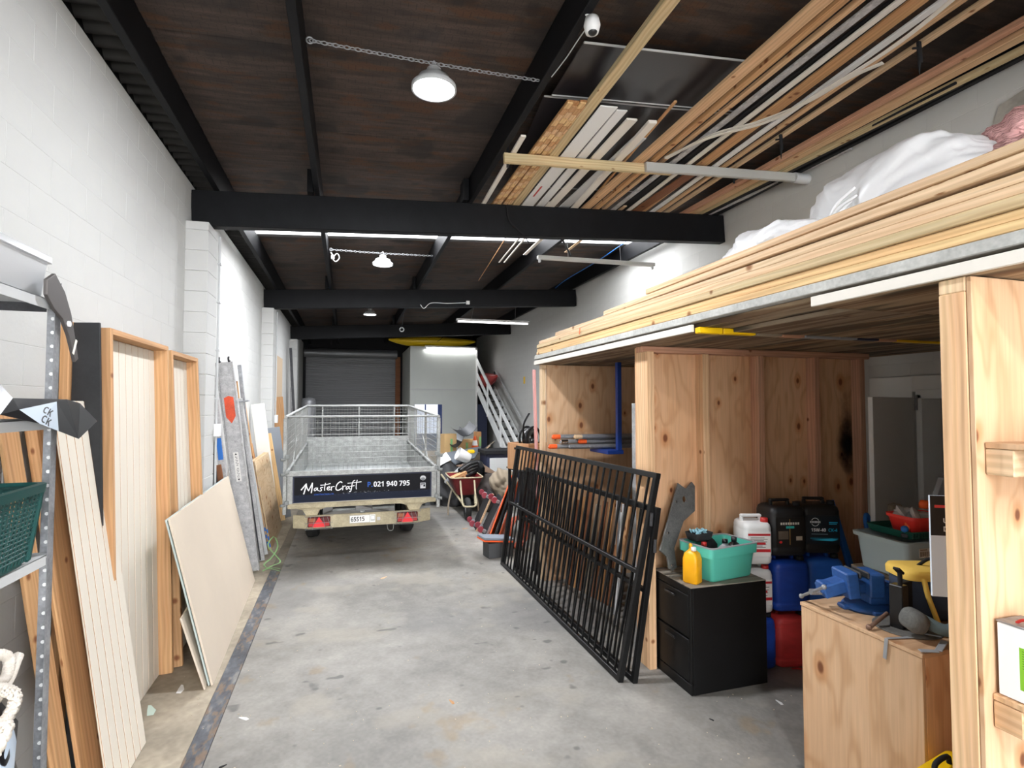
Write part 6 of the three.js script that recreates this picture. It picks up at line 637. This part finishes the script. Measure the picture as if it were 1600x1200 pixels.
{ // black cupboard, crate, hose reel by the rack end
  const c = thing('black_cupboard', 'black cupboard with a white door panel and navy side behind the heap', 'cupboard'); mesh('carcass', boxG(2.62, 3.45, 0, 0.98, -10.9, -10.35, 0.006), M.navy, c); mesh('worktop', boxG(2.58, 3.48, 0.98, 1.05, -10.93, -10.3, 0.006), M.blackMatt, c); mesh('door', boxG(2.68, 3.2, 0.2, 0.9, -10.349, -10.33, 0.004), M.lightGrey, c); fin(c);
  const k = thing('storage_stand', 'dark steel stand under the timber crate by the rack end', 'stand'); for (const x of [2.24, 2.66]) for (const z of [-7.5, -7.0]) mesh('leg', boxG(x - 0.02, x + 0.02, 0, 1.04, z - 0.02, z + 0.02), M.blackMatt, k); mesh('top', boxG(2.2, 2.7, 1.04, 1.06, -7.54, -6.96), M.blackMatt, k); fin(k);
  const o = thing('timber_crate', 'tan timber crate with a cut out handle on the dark stand', 'crate'); const cm = mat([0.55, 0.33, 0.17], 0.7, 0, { map: T.pine }); mesh('side', boxG(-0.2, -0.185, 0, 0.36, -0.2, 0.2, 0.002), cm, o); mesh('side', boxG(0.185, 0.2, 0, 0.36, -0.2, 0.2, 0.002), cm, o); mesh('end', boxG(-0.184, 0.184, 0, 0.36, 0.185, 0.2, 0.002), cm, o); mesh('end', boxG(-0.184, 0.184, 0, 0.36, -0.2, -0.185, 0.002), cm, o); mesh('base', boxG(-0.184, 0.184, 0.001, 0.015, -0.184, 0.184, 0.002), cm, o); mesh('handle_slot', boxG(-0.202, -0.2, 0.27, 0.3, -0.07, 0.07, 0.0008), M.blackMatt, o); placed(o, [2.42, 1.061, -7.22], 0.5);
  const v = thing('hose_reel', 'black hose reel standing in the timber crate', 'reel'); for (const z of [-0.06, 0.06]) mesh('flange', new THREE.TorusGeometry(0.16, 0.016, 8, 28).translate(0, 0.4, z), M.blackMatt, v); mesh('coil', new THREE.TorusGeometry(0.1, 0.055, 10, 24).translate(0, 0.4, 0), M.blackGloss, v); mesh('frame', [cylG(V(-0.1, 0.02, 0), V(0, 0.4, 0), 0.012), cylG(V(0.1, 0.02, 0), V(0, 0.4, 0), 0.012)], M.darkSteel, v); mesh('hose_end', tubeG([V(-0.15, 0.4, 0), V(-0.17, 0.6, 0.02), V(-0.06, 0.75, 0.03)], 0.014), M.blackMatt, v); placed(v, [2.46, 1.078, -7.24], 0.6);
  const b = thing('umbrella_bucket', 'dark bucket of long handled tools beside the rack end', 'bucket'); mesh('bucket', tubG(0.3, 0.3, 0.5, 0.12, 0.8), mat([0.07, 0.08, 0.10], 0.6), b); for (let i = 0; i < 4; i++) mesh('handle', cylG(V(0.05 * (i - 1.5), 0.02, 0), V(0.09 * (i - 1.5), 1.75 - 0.1 * i, -0.05 + 0.03 * i), 0.014), [M.pineO, M.darkSteel, M.greyWood, M.zinc][i], b); placed(b, [2.62, 0, -6.5], 0);
  solo('pink_batten', barG(V(2.2, 0, -6.12), V(2.06, 2.35, -5.92), 0.02, 0.07, V(1, 0, 0)), mat([0.62, 0.30, 0.28], 0.7), 'pink primed batten leaning against the end of the rack', 'batten'); solo('dark_chest', boxG(2.7, 3.3, 0, 1.0, -8.4, -7.3, 0.02), M.blackMatt, 'dark chest standing behind the timber crate stand', 'chest'); }
{ // heap of sheets and guards between the trailer and the cupboard
  const z = -10.6; const q = (px, py, zz = z) => aZ(px, py, zz);
  const lump = (c, r, m, s, name, label, cat) => { const g = new THREE.IcosahedronGeometry(1, 10), p = g.attributes.position; for (let i = 0; i < p.count; i++) { const v = V().fromBufferAttribute(p, i).normalize(), k = 0.85 + 0.5 * (fbm(wrap(v.x * 0.5 + 0.5, 1), wrap(v.y * 0.5 + v.z * 0.3 + 0.5, 1), 6, 6, 4, s) - 0.4); p.setXYZ(i, c.x + v.x * r.x * k, Math.max(0.002, c.y + v.y * r.y * k), c.z + v.z * r.z * k); } const h = mergeVertices(g, 1e-4); h.computeVertexNormals(); return solo(name, h, m, label, cat); };
  lump(V(2.02, 0.3, -10.7), V(0.52, 0.58, 0.5), mat([0.035, 0.035, 0.037], 0.7), 801, 'tarpaulin_heap', 'crumpled black tarpaulin heap behind the wheelbarrow', 'tarpaulin'); lump(V(1.52, 0.1, -11.0), V(0.36, 0.8, 0.4), mat([0.10, 0.105, 0.11], 0.8), 803, 'tarpaulin_heap', 'grey tarpaulin heap beside the trailer front', 'tarpaulin'); lump(V(2.6, 0.25, -9.9), V(0.4, 0.42, 0.4), mat([0.06, 0.05, 0.045], 0.85), 805, 'dark_sack', 'dark sack lying behind the dollies', 'sack'); lump(V(2.75, 0.5, -9.6), V(0.3, 0.3, 0.3), mat([0.26, 0.21, 0.15], 0.9), 807, 'tan_sack', 'tan sack slumped above the dark sack', 'sack');
  const flat = (pts, zs, t, m, name, label, cat) => { // bent sheet through pixel corners at given depths
    const c = pts.map(([x, y], i) => aZ(x, y, zs[i])); const N = 10, P = []; for (let j = 0; j <= N; j++) for (let i = 0; i <= N; i++) { const u = i / N, v = j / N; const p = c[0].clone().lerp(c[1], u).lerp(c[3].clone().lerp(c[2], u), v); p.y += 0.05 * Math.sin(u * 3.1) * Math.sin(v * 3.1); P.push(p); } const I = []; for (let j = 0; j < N; j++) for (let i = 0; i < N; i++) { const a = j * (N + 1) + i; I.push(a, a + 1, a + N + 1, a + 1, a + N + 2, a + N + 1); } const g = new THREE.BufferGeometry().setFromPoints(P); g.setIndex(I); g.computeVertexNormals(); const n2 = g.clone(); n2.translate(0, -t, -t * 0.3); return solo(name, [uvBox(g), uvBox(n2)], m, label, cat); };
  flat([[692, 708], [752, 697], [742, 715], [712, 725]], [-11.2, -11.4, -10.6, -10.5], 0.02, mat([0.11, 0.13, 0.155], 0.6), 'slate_sheet', 'dark slate grey sheet lying across the heap', 'sheet'); flat([[694, 752], [728, 719], [740, 728], [716, 768]], [-9.9, -10.6, -10.5, -9.9], 0.02, mat([0.36, 0.37, 0.38], 0.6), 'pale_grey_sheet', 'pale grey plastic sheet curving down behind the wheelbarrow', 'sheet'); flat([[712, 727], [750, 722], [778, 740], [735, 735]], [-10.0, -10.3, -10.0, -9.7], 0.012, mat([0.16, 0.10, 0.065], 0.8), 'brown_card_sheet', 'brown cardboard sheet draped over the heap', 'cardboard'); flat([[686, 716], [697, 706], [705, 718], [686, 728]], [-10.9, -10.9, -10.5, -10.5], 0.01, M.whitePlastic, 'white_paper', 'white paper sheet hanging beside the trailer', 'paper'); flat([[686, 768], [702, 765], [706, 774], [686, 776]], [-11, -11, -10.6, -10.6], 0.02, M.lightGrey, 'pale_board', 'pale grey board on the floor beside the trailer', 'board');
  // curved black guards
  const guard = (a, b, w, label) => { const N = 14, P = [], I = [], mid = a.clone().lerp(b, 0.5).add(V(0, -0.26, 0.1)); for (let j = 0; j <= N; j++) { const t = j / N, p = a.clone().multiplyScalar((1 - t) * (1 - t)).add(mid.clone().multiplyScalar(2 * t * (1 - t))).add(b.clone().multiplyScalar(t * t)); P.push(p.clone().add(V(-0.02, 0.02, -w / 2)), p.clone().add(V(0.05, -0.08, w / 2))); } for (let j = 0; j < N; j++) { const k = j * 2; I.push(k, k + 1, k + 2, k + 1, k + 3, k + 2); } const g = new THREE.BufferGeometry().setFromPoints(P); g.setIndex(I); g.computeVertexNormals(); const h = g.clone().translate(0.004, -0.012, 0); return solo('black_mudguard', [uvBox(g), uvBox(h)], mat([0.03, 0.032, 0.036], 0.45), label, 'mudguard'); };
  guard(aZ(707, 668, -11.3), aZ(738, 660, -11.2), 0.42, 'curved black plastic mudguard standing up on the heap, the nearer one'); guard(aZ(700, 690, -11.5), aZ(722, 668, -11.7), 0.3, 'curved black plastic mudguard behind the nearer one on the heap');
  const box = (px, py, zz, w, h, d, ry, label, m = M.card) => { const o = thing('cardboard_box', label, 'box'); mesh('carton', xf(cbox(w, h, d, 0.003), [0, h / 2, 0]), m, o); mesh('flap', xf(cbox(w * 1.01, 0.006, d * 0.5, 0.001), [0, h + 0.002, d * 0.25]), m, o); mesh('tape', xf(cbox(0.05, h * 0.7, 0.002, 0.0005), [0.02, h * 0.4, d / 2 + 0.002]), mat([0.18, 0.42, 0.16], 0.5), o); const p = aZ(px, py, zz); placed(o, [p.x, 0.92, p.z], ry); return p; };
  box(700, 710, -11.6, 0.28, 0.4, 0.26, 0.25, 'tan cardboard box with green tape on the heap'); box(728, 702, -11.9, 0.35, 0.26, 0.26, -0.2, 'cardboard box under the black mudguards'); box(746, 696, -11.9, 0.1, 0.42, 0.24, 0.1, 'narrow brown carton standing at the back of the heap', mat([0.36, 0.18, 0.07], 0.8));
  solo('supporting_crate', boxG(1.6, 3.4, 0, 0.918, -12.2, -11.4, 0.01), M.greyWood, 'low grey timber crate under the cardboard boxes', 'crate');
  { const o = thing('traffic_cone', 'orange and white cone tip on the heap', 'cone'); const p = aZ(742, 700, -11.6).setY(0.92); mesh('cone', latheG([[0.0001, 0.34], [0.025, 0.34], [0.09, 0], [0.0001, 0]], 16).translate(p.x, p.y, p.z), M.orange, o); mesh('band', latheG([[0.062, 0.14], [0.042, 0.25]], 16).scale(1.03, 1, 1.03).translate(p.x, p.y, p.z), M.whitePlastic, o); fin(o); }
  { const p = aZ(736, 708, -10.9); solo('yellow_pouch', xf(bodyG(0.16, 0.1, 0.03, [[0, 0.8], [0.03, 1], [0.07, 0.7]], 4), p), M.yellow, 'yellow pouch lying on the slate sheet', 'pouch'); }
  { const o = thing('white_bucket', 'white plastic bucket lying on its side on the heap', 'bucket'); const p = aZ(733, 717, -10.5); mesh('bucket', xf(latheG([[0.0001, 0], [0.1, 0], [0.13, 0.26], [0.122, 0.26], [0.09, 0.01]], 20), [p.x, p.y, p.z], [0.2, 0, 1.1]), M.whitePlastic, o); fin(o); }
  { const o = thing('timber_offcut', 'tan timber offcut resting on the wheelbarrow', 'offcut'); mesh('block', [barG(aZ(706, 748, -9.5), aZ(727, 738, -9.6), 0.06, 0.12), barG(aZ(722, 738, -9.55), aZ(728, 750, -9.55), 0.05, 0.06)], M.pineO, o); fin(o); }
  { const o = thing('black_hose_bundle', 'black ribbed hose bundle lying in the wheelbarrow', 'hose'); for (let i = 0; i < 4; i++) mesh('loop', tubeG([aZ(718, 748 - i * 4, -9.6), aZ(735, 740 - i * 5, -9.7), aZ(748, 735 - i * 4, -9.75), aZ(754, 742 - i * 3, -9.6)], 0.05, 30), M.blackGloss, o); fin(o); }
  for (let i = 0; i < 3; i++) { const a = aZ(752, 706, -11.5).setY(0.94), b = aZ(772 - i * 3, 690 + i * 3, -11.3); solo('thin_stick', barG(a.clone().add(V(0, 0.01 * i, 0.1 * i)), b, 0.02, 0.03), [M.greyWood, M.darkSteel, M.pineW][i], ['weathered stick poking up out of the heap', 'dark bar poking up out of the heap', 'pale stick poking up out of the heap'][i], 'stick'); } }
{ const o = thing('wall_gauge', 'small yellow brass fitting on the right wall beyond the rack', 'fitting'); const p = aX(819, 594, XR - 0.01); mesh('plate', boxG(XR - 0.012, XR - 0.002, p.y - 0.1, p.y + 0.1, p.z - 0.06, p.z + 0.06, 0.002), M.yellow, o); fin(o); }

// ---------- timber stored up under the roof in the first bay ----------
{ const bar = (a, b, m, n, label) => solo(n, barG(a, b, 0.09, 0.045, V(0, 1, 0)), m, label, 'batten'); const A = aR(787, 247, 0.315), B = aR(1052, 264, 0.315), C = aR(1012, 258, 0.31), D = aR(1256, 270, 0.315); const z0 = A.z;
  bar(A, V(B.x, B.y, z0), M.pineG, 'support_batten', 'greenish timber batten slung across to carry the overhead timber'); const gb = thing('support_bar', 'pale grey steel bar carrying the overhead timber to the right wall', 'bar'); mesh('bar', barG(V(C.x, C.y, z0 + 0.05), V(D.x, D.y, z0 + 0.05), 0.09, 0.045, V(0, 1, 0)), mat([0.45, 0.45, 0.42], 0.5), gb); mesh('end_socket', cylG(V(D.x - 0.01, D.y, z0 + 0.05), V(XR - 0.004, D.y, z0 + 0.05), 0.055), M.lightGrey, gb); fin(gb);
  for (const [x, l] of [[1.40, 'left'], [3.9, 'right']]) solo('hanger_strap', boxG(x - 0.012, x + 0.012, beamY(x) + 0.24, beamY(x) + 0.64, z0 - 0.03, z0 - 0.026, 0.001), M.blackMatt, 'thin black strap holding up the slung batten by the ' + (l === 'left' ? 'purlin' : 'right wall'), 'strap');
  // far x,y on the rafter top -> near x,y; width m; thickness; layer height; material
  const yT = (x) => 297 + 0.043 * (x - 298);
  const L = [
    ['white_trim', 757, 818, 212, 0.05, 0.02, 0, M.whiteBoard, 'thin white trim lying outermost beside the purlin'],
    ['pine_length', 806, 1046, 2, 0.09, 0.045, 0, M.pineG, 'long greenish pine length beside the notched battens'],
    ['white_board', 826, 952, 166, 0.15, 0.012, 0, M.whitePlastic, 'wide white board with a red stripe in the overhead stack'],
    ['white_board', 846, 972, 172, 0.10, 0.012, 0.014, M.whitePlastic, 'white board beside the wide striped one in the overhead stack'],
    ['white_board', 862, 988, 186, 0.10, 0.02, 0, M.whiteBoard, 'cream white board with a ragged end in the overhead stack'],
    ['grey_board', 884, 1000, 215, 0.13, 0.015, 0.02, M.lightGrey, 'grey stained board in the overhead stack'],
    ['white_channel', 900, 1020, 190, 0.08, 0.03, 0.0, M.whiteBoard, 'white channel section in the overhead stack'],
    ['thin_stick', 915, 1056, 158, 0.025, 0.02, 0.03, M.pineO, 'thin brown stick reaching past the white boards'],
    ['pine_length', 918, 1272, 12, 0.11, 0.03, 0, M.pine, 'broad honey pine length in the middle of the overhead stack'],
    ['pine_length', 934, 1306, 8, 0.06, 0.04, 0.0, M.pineO, 'darker pine length beside the broad honey one'],
    ['pine_length', 946, 1338, 4, 0.05, 0.03, 0.02, M.pine, 'narrow pine length between the honey pine and the white trim'],
    ['grey_trim', 962, 1345, 22, 0.06, 0.02, 0.0, M.alu, 'grey metal trim in the overhead stack'],
    ['dark_board', 975, 1380, 20, 0.13, 0.02, 0.03, M.blackMatt, 'black board in the overhead stack'],
    ['white_trim', 986, 1392, 12, 0.05, 0.02, 0.0, M.whiteBoard, 'long white trim with a rounded end in the overhead stack'],
    ['brown_board', 1006, 1430, 4, 0.12, 0.02, 0.01, M.pineO, 'broad orange brown board in the overhead stack'],
    ['white_trim', 1024, 1470, 4, 0.06, 0.02, 0.0, M.whitePlastic, 'white trim beside the broad orange brown board'],
    ['red_brown_board', 1000, 1085, 268, 0.13, 0.02, 0.0, M.brownWood, 'short dark red brown board at the rafter'],
    ['pine_length', 1034, 1494, 6, 0.045, 0.03, 0.0, M.pine, 'narrow pine length beyond the white trim'],
    ['pine_length', 1046, 1530, 8, 0.06, 0.03, 0.02, M.pineW, 'pale pine length beyond the narrow one'],
    ['pine_length', 1075, 1640, 10, 0.07, 0.04, 0, M.pineP, 'pinkish pine length over the right hand end of the bar'],
    ['pine_length', 1086, 1650, 26, 0.10, 0.045, 0.0, M.pine, 'wide pine length over the right hand end of the bar'],
    ['pine_length', 1098, 1660, 46, 0.06, 0.045, 0.0, M.pineG, 'greenish pine length nearest the right wall'],
    ['dark_board', 1108, 1500, 130, 0.10, 0.02, 0.0, M.blackMatt, 'short black board beside the right wall'],
    ['grey_trim', 1116, 1330, 232, 0.05, 0.02, 0.0, M.alu, 'short bright metal trim beside the right wall'],
  ];
  const used = [];
  L.forEach(([name, fx, nx, ny, w, t, lift, m, label]) => { const off = 0.362 + t / 2 + lift, F = aR(fx, yT(fx) - 1, off), N = aR(nx, ny, off), d = F.clone().sub(N).normalize(); const q = F.clone().addScaledVector(d, 0.22), p = ny < 30 ? N.clone().addScaledVector(d, -0.9) : N; const o = thing(name, label + ', under the roof', 'board', 'timber stored overhead'); mesh('length', barG(p, q, t, w, V(-SLOPE, 1, 0)), m, o); if (label.includes('red stripe')) mesh('red_stripe', barG(F.clone().addScaledVector(d, -0.25).add(V(-0.02, -t / 2 - 0.001, 0)), F.clone().addScaledVector(d, -0.55).add(V(-0.02, -t / 2 - 0.001, 0)), 0.002, 0.02, V(-SLOPE, 1, 0)), M.red, o); fin(o); });
  // two notched battens (rows of blocks)
  for (const [i, fx, nx, ny] of [[0, 776, 896, 158], [1, 792, 916, 158]]) { const off = 0.39, F = aR(fx, yT(fx) - 1, off), N = aR(nx, ny, off), d = F.clone().sub(N), n = 26, o = thing('notched_batten', ['notched pine batten with a row of cut blocks beside the white trim, under the roof', 'notched pine batten of cut blocks beside the greenish pine length, under the roof'][i], 'batten', 'timber stored overhead'); F.addScaledVector(d.clone().normalize(), 0.2); d.copy(F).sub(N); mesh('spine', barG(N, F, 0.02, 0.10, V(-SLOPE, 1, 0)), M.oak, o); const side = d.clone().cross(V(-SLOPE, 1, 0)).normalize(); for (let k = 0; k < n; k++) for (const c of [-1, 1]) { const s = c > 0 ? 0.5 : 0, a = N.clone().addScaledVector(d, (k + s * 0.9) / n).addScaledVector(side, c * 0.0255).add(V(0, -0.015, 0)), b = a.clone().addScaledVector(d, 0.88 / n); mesh('block', barG(a, b, 0.012, 0.047, V(-SLOPE, 1, 0), 0.001), [M.pineY, M.pine, M.pineO][(k * 2 + c + 1) % 3], o); } fin(o); }
  // bent white strips drooping across the stack
  const bent = (pts, w, label) => { const c = new THREE.CatmullRomCurve3(pts.map(([x, y, o]) => aR(x, y, o))), n = 26, gs = []; for (let i = 0; i < n; i++) gs.push(barG(c.getPoint(i / n), c.getPoint((i + 1.03) / n), 0.006, w, V(0, 1, 0), 0.001)); solo('bent_strip', gs, M.whiteBoard, label, 'strip', 'timber stored overhead'); };
  bent([[1040, 246, 0.36], [1110, 215, 0.32], [1200, 190, 0.29], [1290, 140, 0.27], [1400, 70, 0.27], [1500, -10, 0.27]], 0.035, 'bent white plastic strip sagging below the overhead stack'); bent([[1040, 248, 0.36], [1120, 208, 0.34], [1180, 192, 0.33], [1260, 160, 0.31], [1330, 120, 0.29], [1380, 98, 0.28]], 0.04, 'second bent white strip with a torn end below the overhead stack');
  // black sheets above
  const shp = (pts, off, label) => { const c = pts.map(([x, y]) => aR(x, y, off)); const g = new THREE.BufferGeometry().setFromPoints([c[0], c[1], c[2], c[0], c[2], c[3]]); g.computeVertexNormals(); const h = g.clone().translate(0, 0.008, 0); const o = thing('black_sheet', label, 'sheet', 'timber stored overhead'); mesh('face', [uvBox(g), uvBox(h)], mat([0.018, 0.016, 0.019], 0.3), o); mesh('pale_edge', barG(c[0], c[1], 0.012, 0.018, V(0, 1, 0)), M.lightGrey, o); mesh('pale_edge', barG(c[3], c[2], 0.012, 0.014, V(0, 1, 0)), M.lightGrey, o); fin(o); };
  shp([[912, 66], [1196, 99], [1150, 174], [862, 148]], 0.50, 'glossy black sheet with pale edges lying above the overhead timber'); shp([[850, 150], [1140, 178], [1010, 300], [790, 290]], 0.52, 'second black sheet lying above the white boards near the rafter');
  // ends that stick out past the rafter
  const past = [[775, 372, 748, 438, 0.012, M.oak, 'thin brown stick poking out past the rafter'], [800, 374, 780, 410, 0.025, M.whiteBoard, 'white stick poking out past the rafter'], [808, 374, 788, 410, 0.025, M.whiteBoard, 'second white stick poking out past the rafter'], [838, 376, 820, 398, 0.06, M.whiteBoard, 'short white board end poking out past the rafter'], [898, 378, 884, 394, 0.05, M.pineW, 'pale board end poking out past the rafter']];
  for (const [a, b, c, d, w, m, l] of past) { const p = aR(a, b, 0.375), q = aR(c, d, 0.375), e = p.clone().addScaledVector(q.clone().sub(p).normalize(), -(p.z - -6.2) / (q.clone().sub(p).normalize().z) * -1); e.z = -5.9; e.x = p.x; e.y = beamY(p.x) + 0.375; solo('protruding_end', barG(e, q, 0.015, w, V(-SLOPE, 1, 0)), m, l, 'board', 'timber stored overhead'); }
  // hanging clamps
  for (const [px, py, l] of [[1220, 225, 'black spring clamp hanging below the pine lengths'], [1436, 85, 'dark clamp hanging below the near end of the overhead timber']]) { const p = aR(px, py, 0.3), o = thing('hanging_clamp', l, 'clamp'); mesh('jaw', [barG(p.clone().add(V(0, 0.09, 0)), p.clone().add(V(0.01, -0.06, 0)), 0.03, 0.02, V(1, 0, 0)), cylG(p.clone().add(V(0, -0.05, 0)), p.clone().add(V(0, -0.14, 0)), 0.012, 0.002, 8), barG(p.clone().add(V(-0.06, 0.03, 0)), p.clone().add(V(0.02, 0.05, 0)), 0.014, 0.014)], M.blackMatt, o); fin(o); }
}
// chains across the bays, cables, sensor
function chain(a, b, sag, label) { const o = thing('chain', label, 'chain', 'lamp chains'); const c = new THREE.QuadraticBezierCurve3(a, a.clone().lerp(b, 0.5).add(V(0, -sag, 0)), b), L = c.getLength(), n = Math.round(L / 0.034), gs = []; const g0 = new THREE.TorusGeometry(0.012, 0.0034, 5, 8).scale(1.7, 1, 1); for (let i = 0; i < n; i++) { const p = c.getPoint((i + 0.5) / n), d = c.getTangent((i + 0.5) / n); gs.push(xf(xf(g0.clone(), [0, 0, 0], [(i & 1) * Math.PI / 2, 0, 0]), p, frame(d))); } mesh('links', gs, M.zinc, o); mesh('eye', [new THREE.TorusGeometry(0.02, 0.005, 6, 12).translate(a.x, a.y, a.z), new THREE.TorusGeometry(0.02, 0.005, 6, 12).translate(b.x, b.y, b.z)], M.zinc, o); return fin(o); }
chain(aR(484, 63, 0.39), aR(850, 127, 0.39), 0.02, 'galvanised chain stretched between the purlins above the bright first lamp'); chain(aR(517, 390, 0.42), aR(682, 400, 0.46), 0.02, 'galvanised chain carrying the lamp behind the skylight');
{ const o = thing('camera_dome', 'white security camera fixed to the purlin', 'camera'); const p = aR(925, 40, 0.3); mesh('housing', latheG([[0.0001, 0.05], [0.04, 0.045], [0.05, 0.0], [0.038, -0.045], [0.0001, -0.05]], 20).translate(p.x, p.y, p.z), M.whitePlastic, o); mesh('lens', new THREE.SphereGeometry(0.03, 14, 10).translate(p.x, p.y - 0.035, p.z + 0.008), M.blackGloss, o); mesh('bracket', cylG(p.clone().add(V(0, 0.04, 0)), V(1.33, beamY(1.33) + 0.37, p.z), 0.012), M.whitePlastic, o); mesh('cable', tubeG([p.clone().add(V(0, 0.03, 0)), aR(905, 60, 0.33), aR(885, 90, 0.35), aR(862, 120, 0.355)], 0.004), M.lightGrey, o); fin(o); }
{ const cable = (pts, r, m, l) => solo('cable', tubeG(pts, r, pts.length * 8, 6), m, l, 'cable'); const zf = -6.02 + 0.008;
  cable([aZ(791, 322, zf), aZ(796, 345, zf + 0.03), aZ(808, 358, zf + 0.03), aZ(818, 368, zf), aR(826, 380, 0.1)], 0.007, M.blackMatt, 'black cable dangling down the face of the first rafter'); cable([aZ(657, 476, -10.9), aZ(662, 482, -10.88), aZ(672, 474, -10.9), aZ(700, 474, -10.9), aZ(728, 473, -10.9)], 0.007, M.whitePlastic, 'white cable clipped along the face of the second rafter'); const q = aZ(731, 473, -10.89); solo('junction_box', boxG(q.x - 0.035, q.x + 0.035, q.y - 0.035, q.y + 0.035, q.z - 0.02, q.z + 0.03, 0.004), M.whitePlastic, 'small white junction box on the second rafter', 'box');
  cable([aR(880, 376, 0.0), aR(884, 385, 0.0), aR(888, 392, 0), aR(892, 400, -0.02)], 0.012, M.blackMatt, 'black looped flex hanging over the unlit batten'); cable([aR(978, 378, 0.5), aR(930, 410, 0.5), aR(880, 440, 0.45), aR(868, 450, 0.4)], 0.008, M.blueLight, 'blue cable running along the roof behind the first rafter');
  const e = thing('ring_hook', 'pale ring hanging below the second rafter', 'ring'); const p = aZ(628, 515, -12.5); mesh('ring', new THREE.TorusGeometry(0.045, 0.012, 8, 20).translate(p.x, p.y, p.z), M.lightGrey, e); mesh('line', cylG(p.clone().add(V(0, 0.05, 0)), V(p.x + 0.1, beamY(p.x) + 0.62, p.z), 0.005), M.blackMatt, e); fin(e);
  const sp = thing('power_plug', 'white plug and flex hanging on the purlin before the second lamp', 'plug'); const a = aR(520, 402, 0.3); mesh('plug', xf(cbox(0.05, 0.06, 0.05, 0.01), a), M.whitePlastic, sp); mesh('flex', tubeG([a.clone(), a.clone().add(V(0.06, 0.06, 0)), a.clone().add(V(0.09, 0, 0)), a.clone().add(V(0.04, -0.06, 0)), a.clone().add(V(0, -0.03, 0))], 0.008), M.whitePlastic, sp); mesh('mount', cylG(a.clone().add(V(0, 0.03, 0)), V(a.x - 0.03, beamY(a.x) + 0.37, a.z), 0.01), M.whitePlastic, sp); fin(sp); }

scene.traverse((o) => { if (o.isMesh) { o.castShadow = true; o.receiveShadow = true; } });
renderer.render(scene, camera);
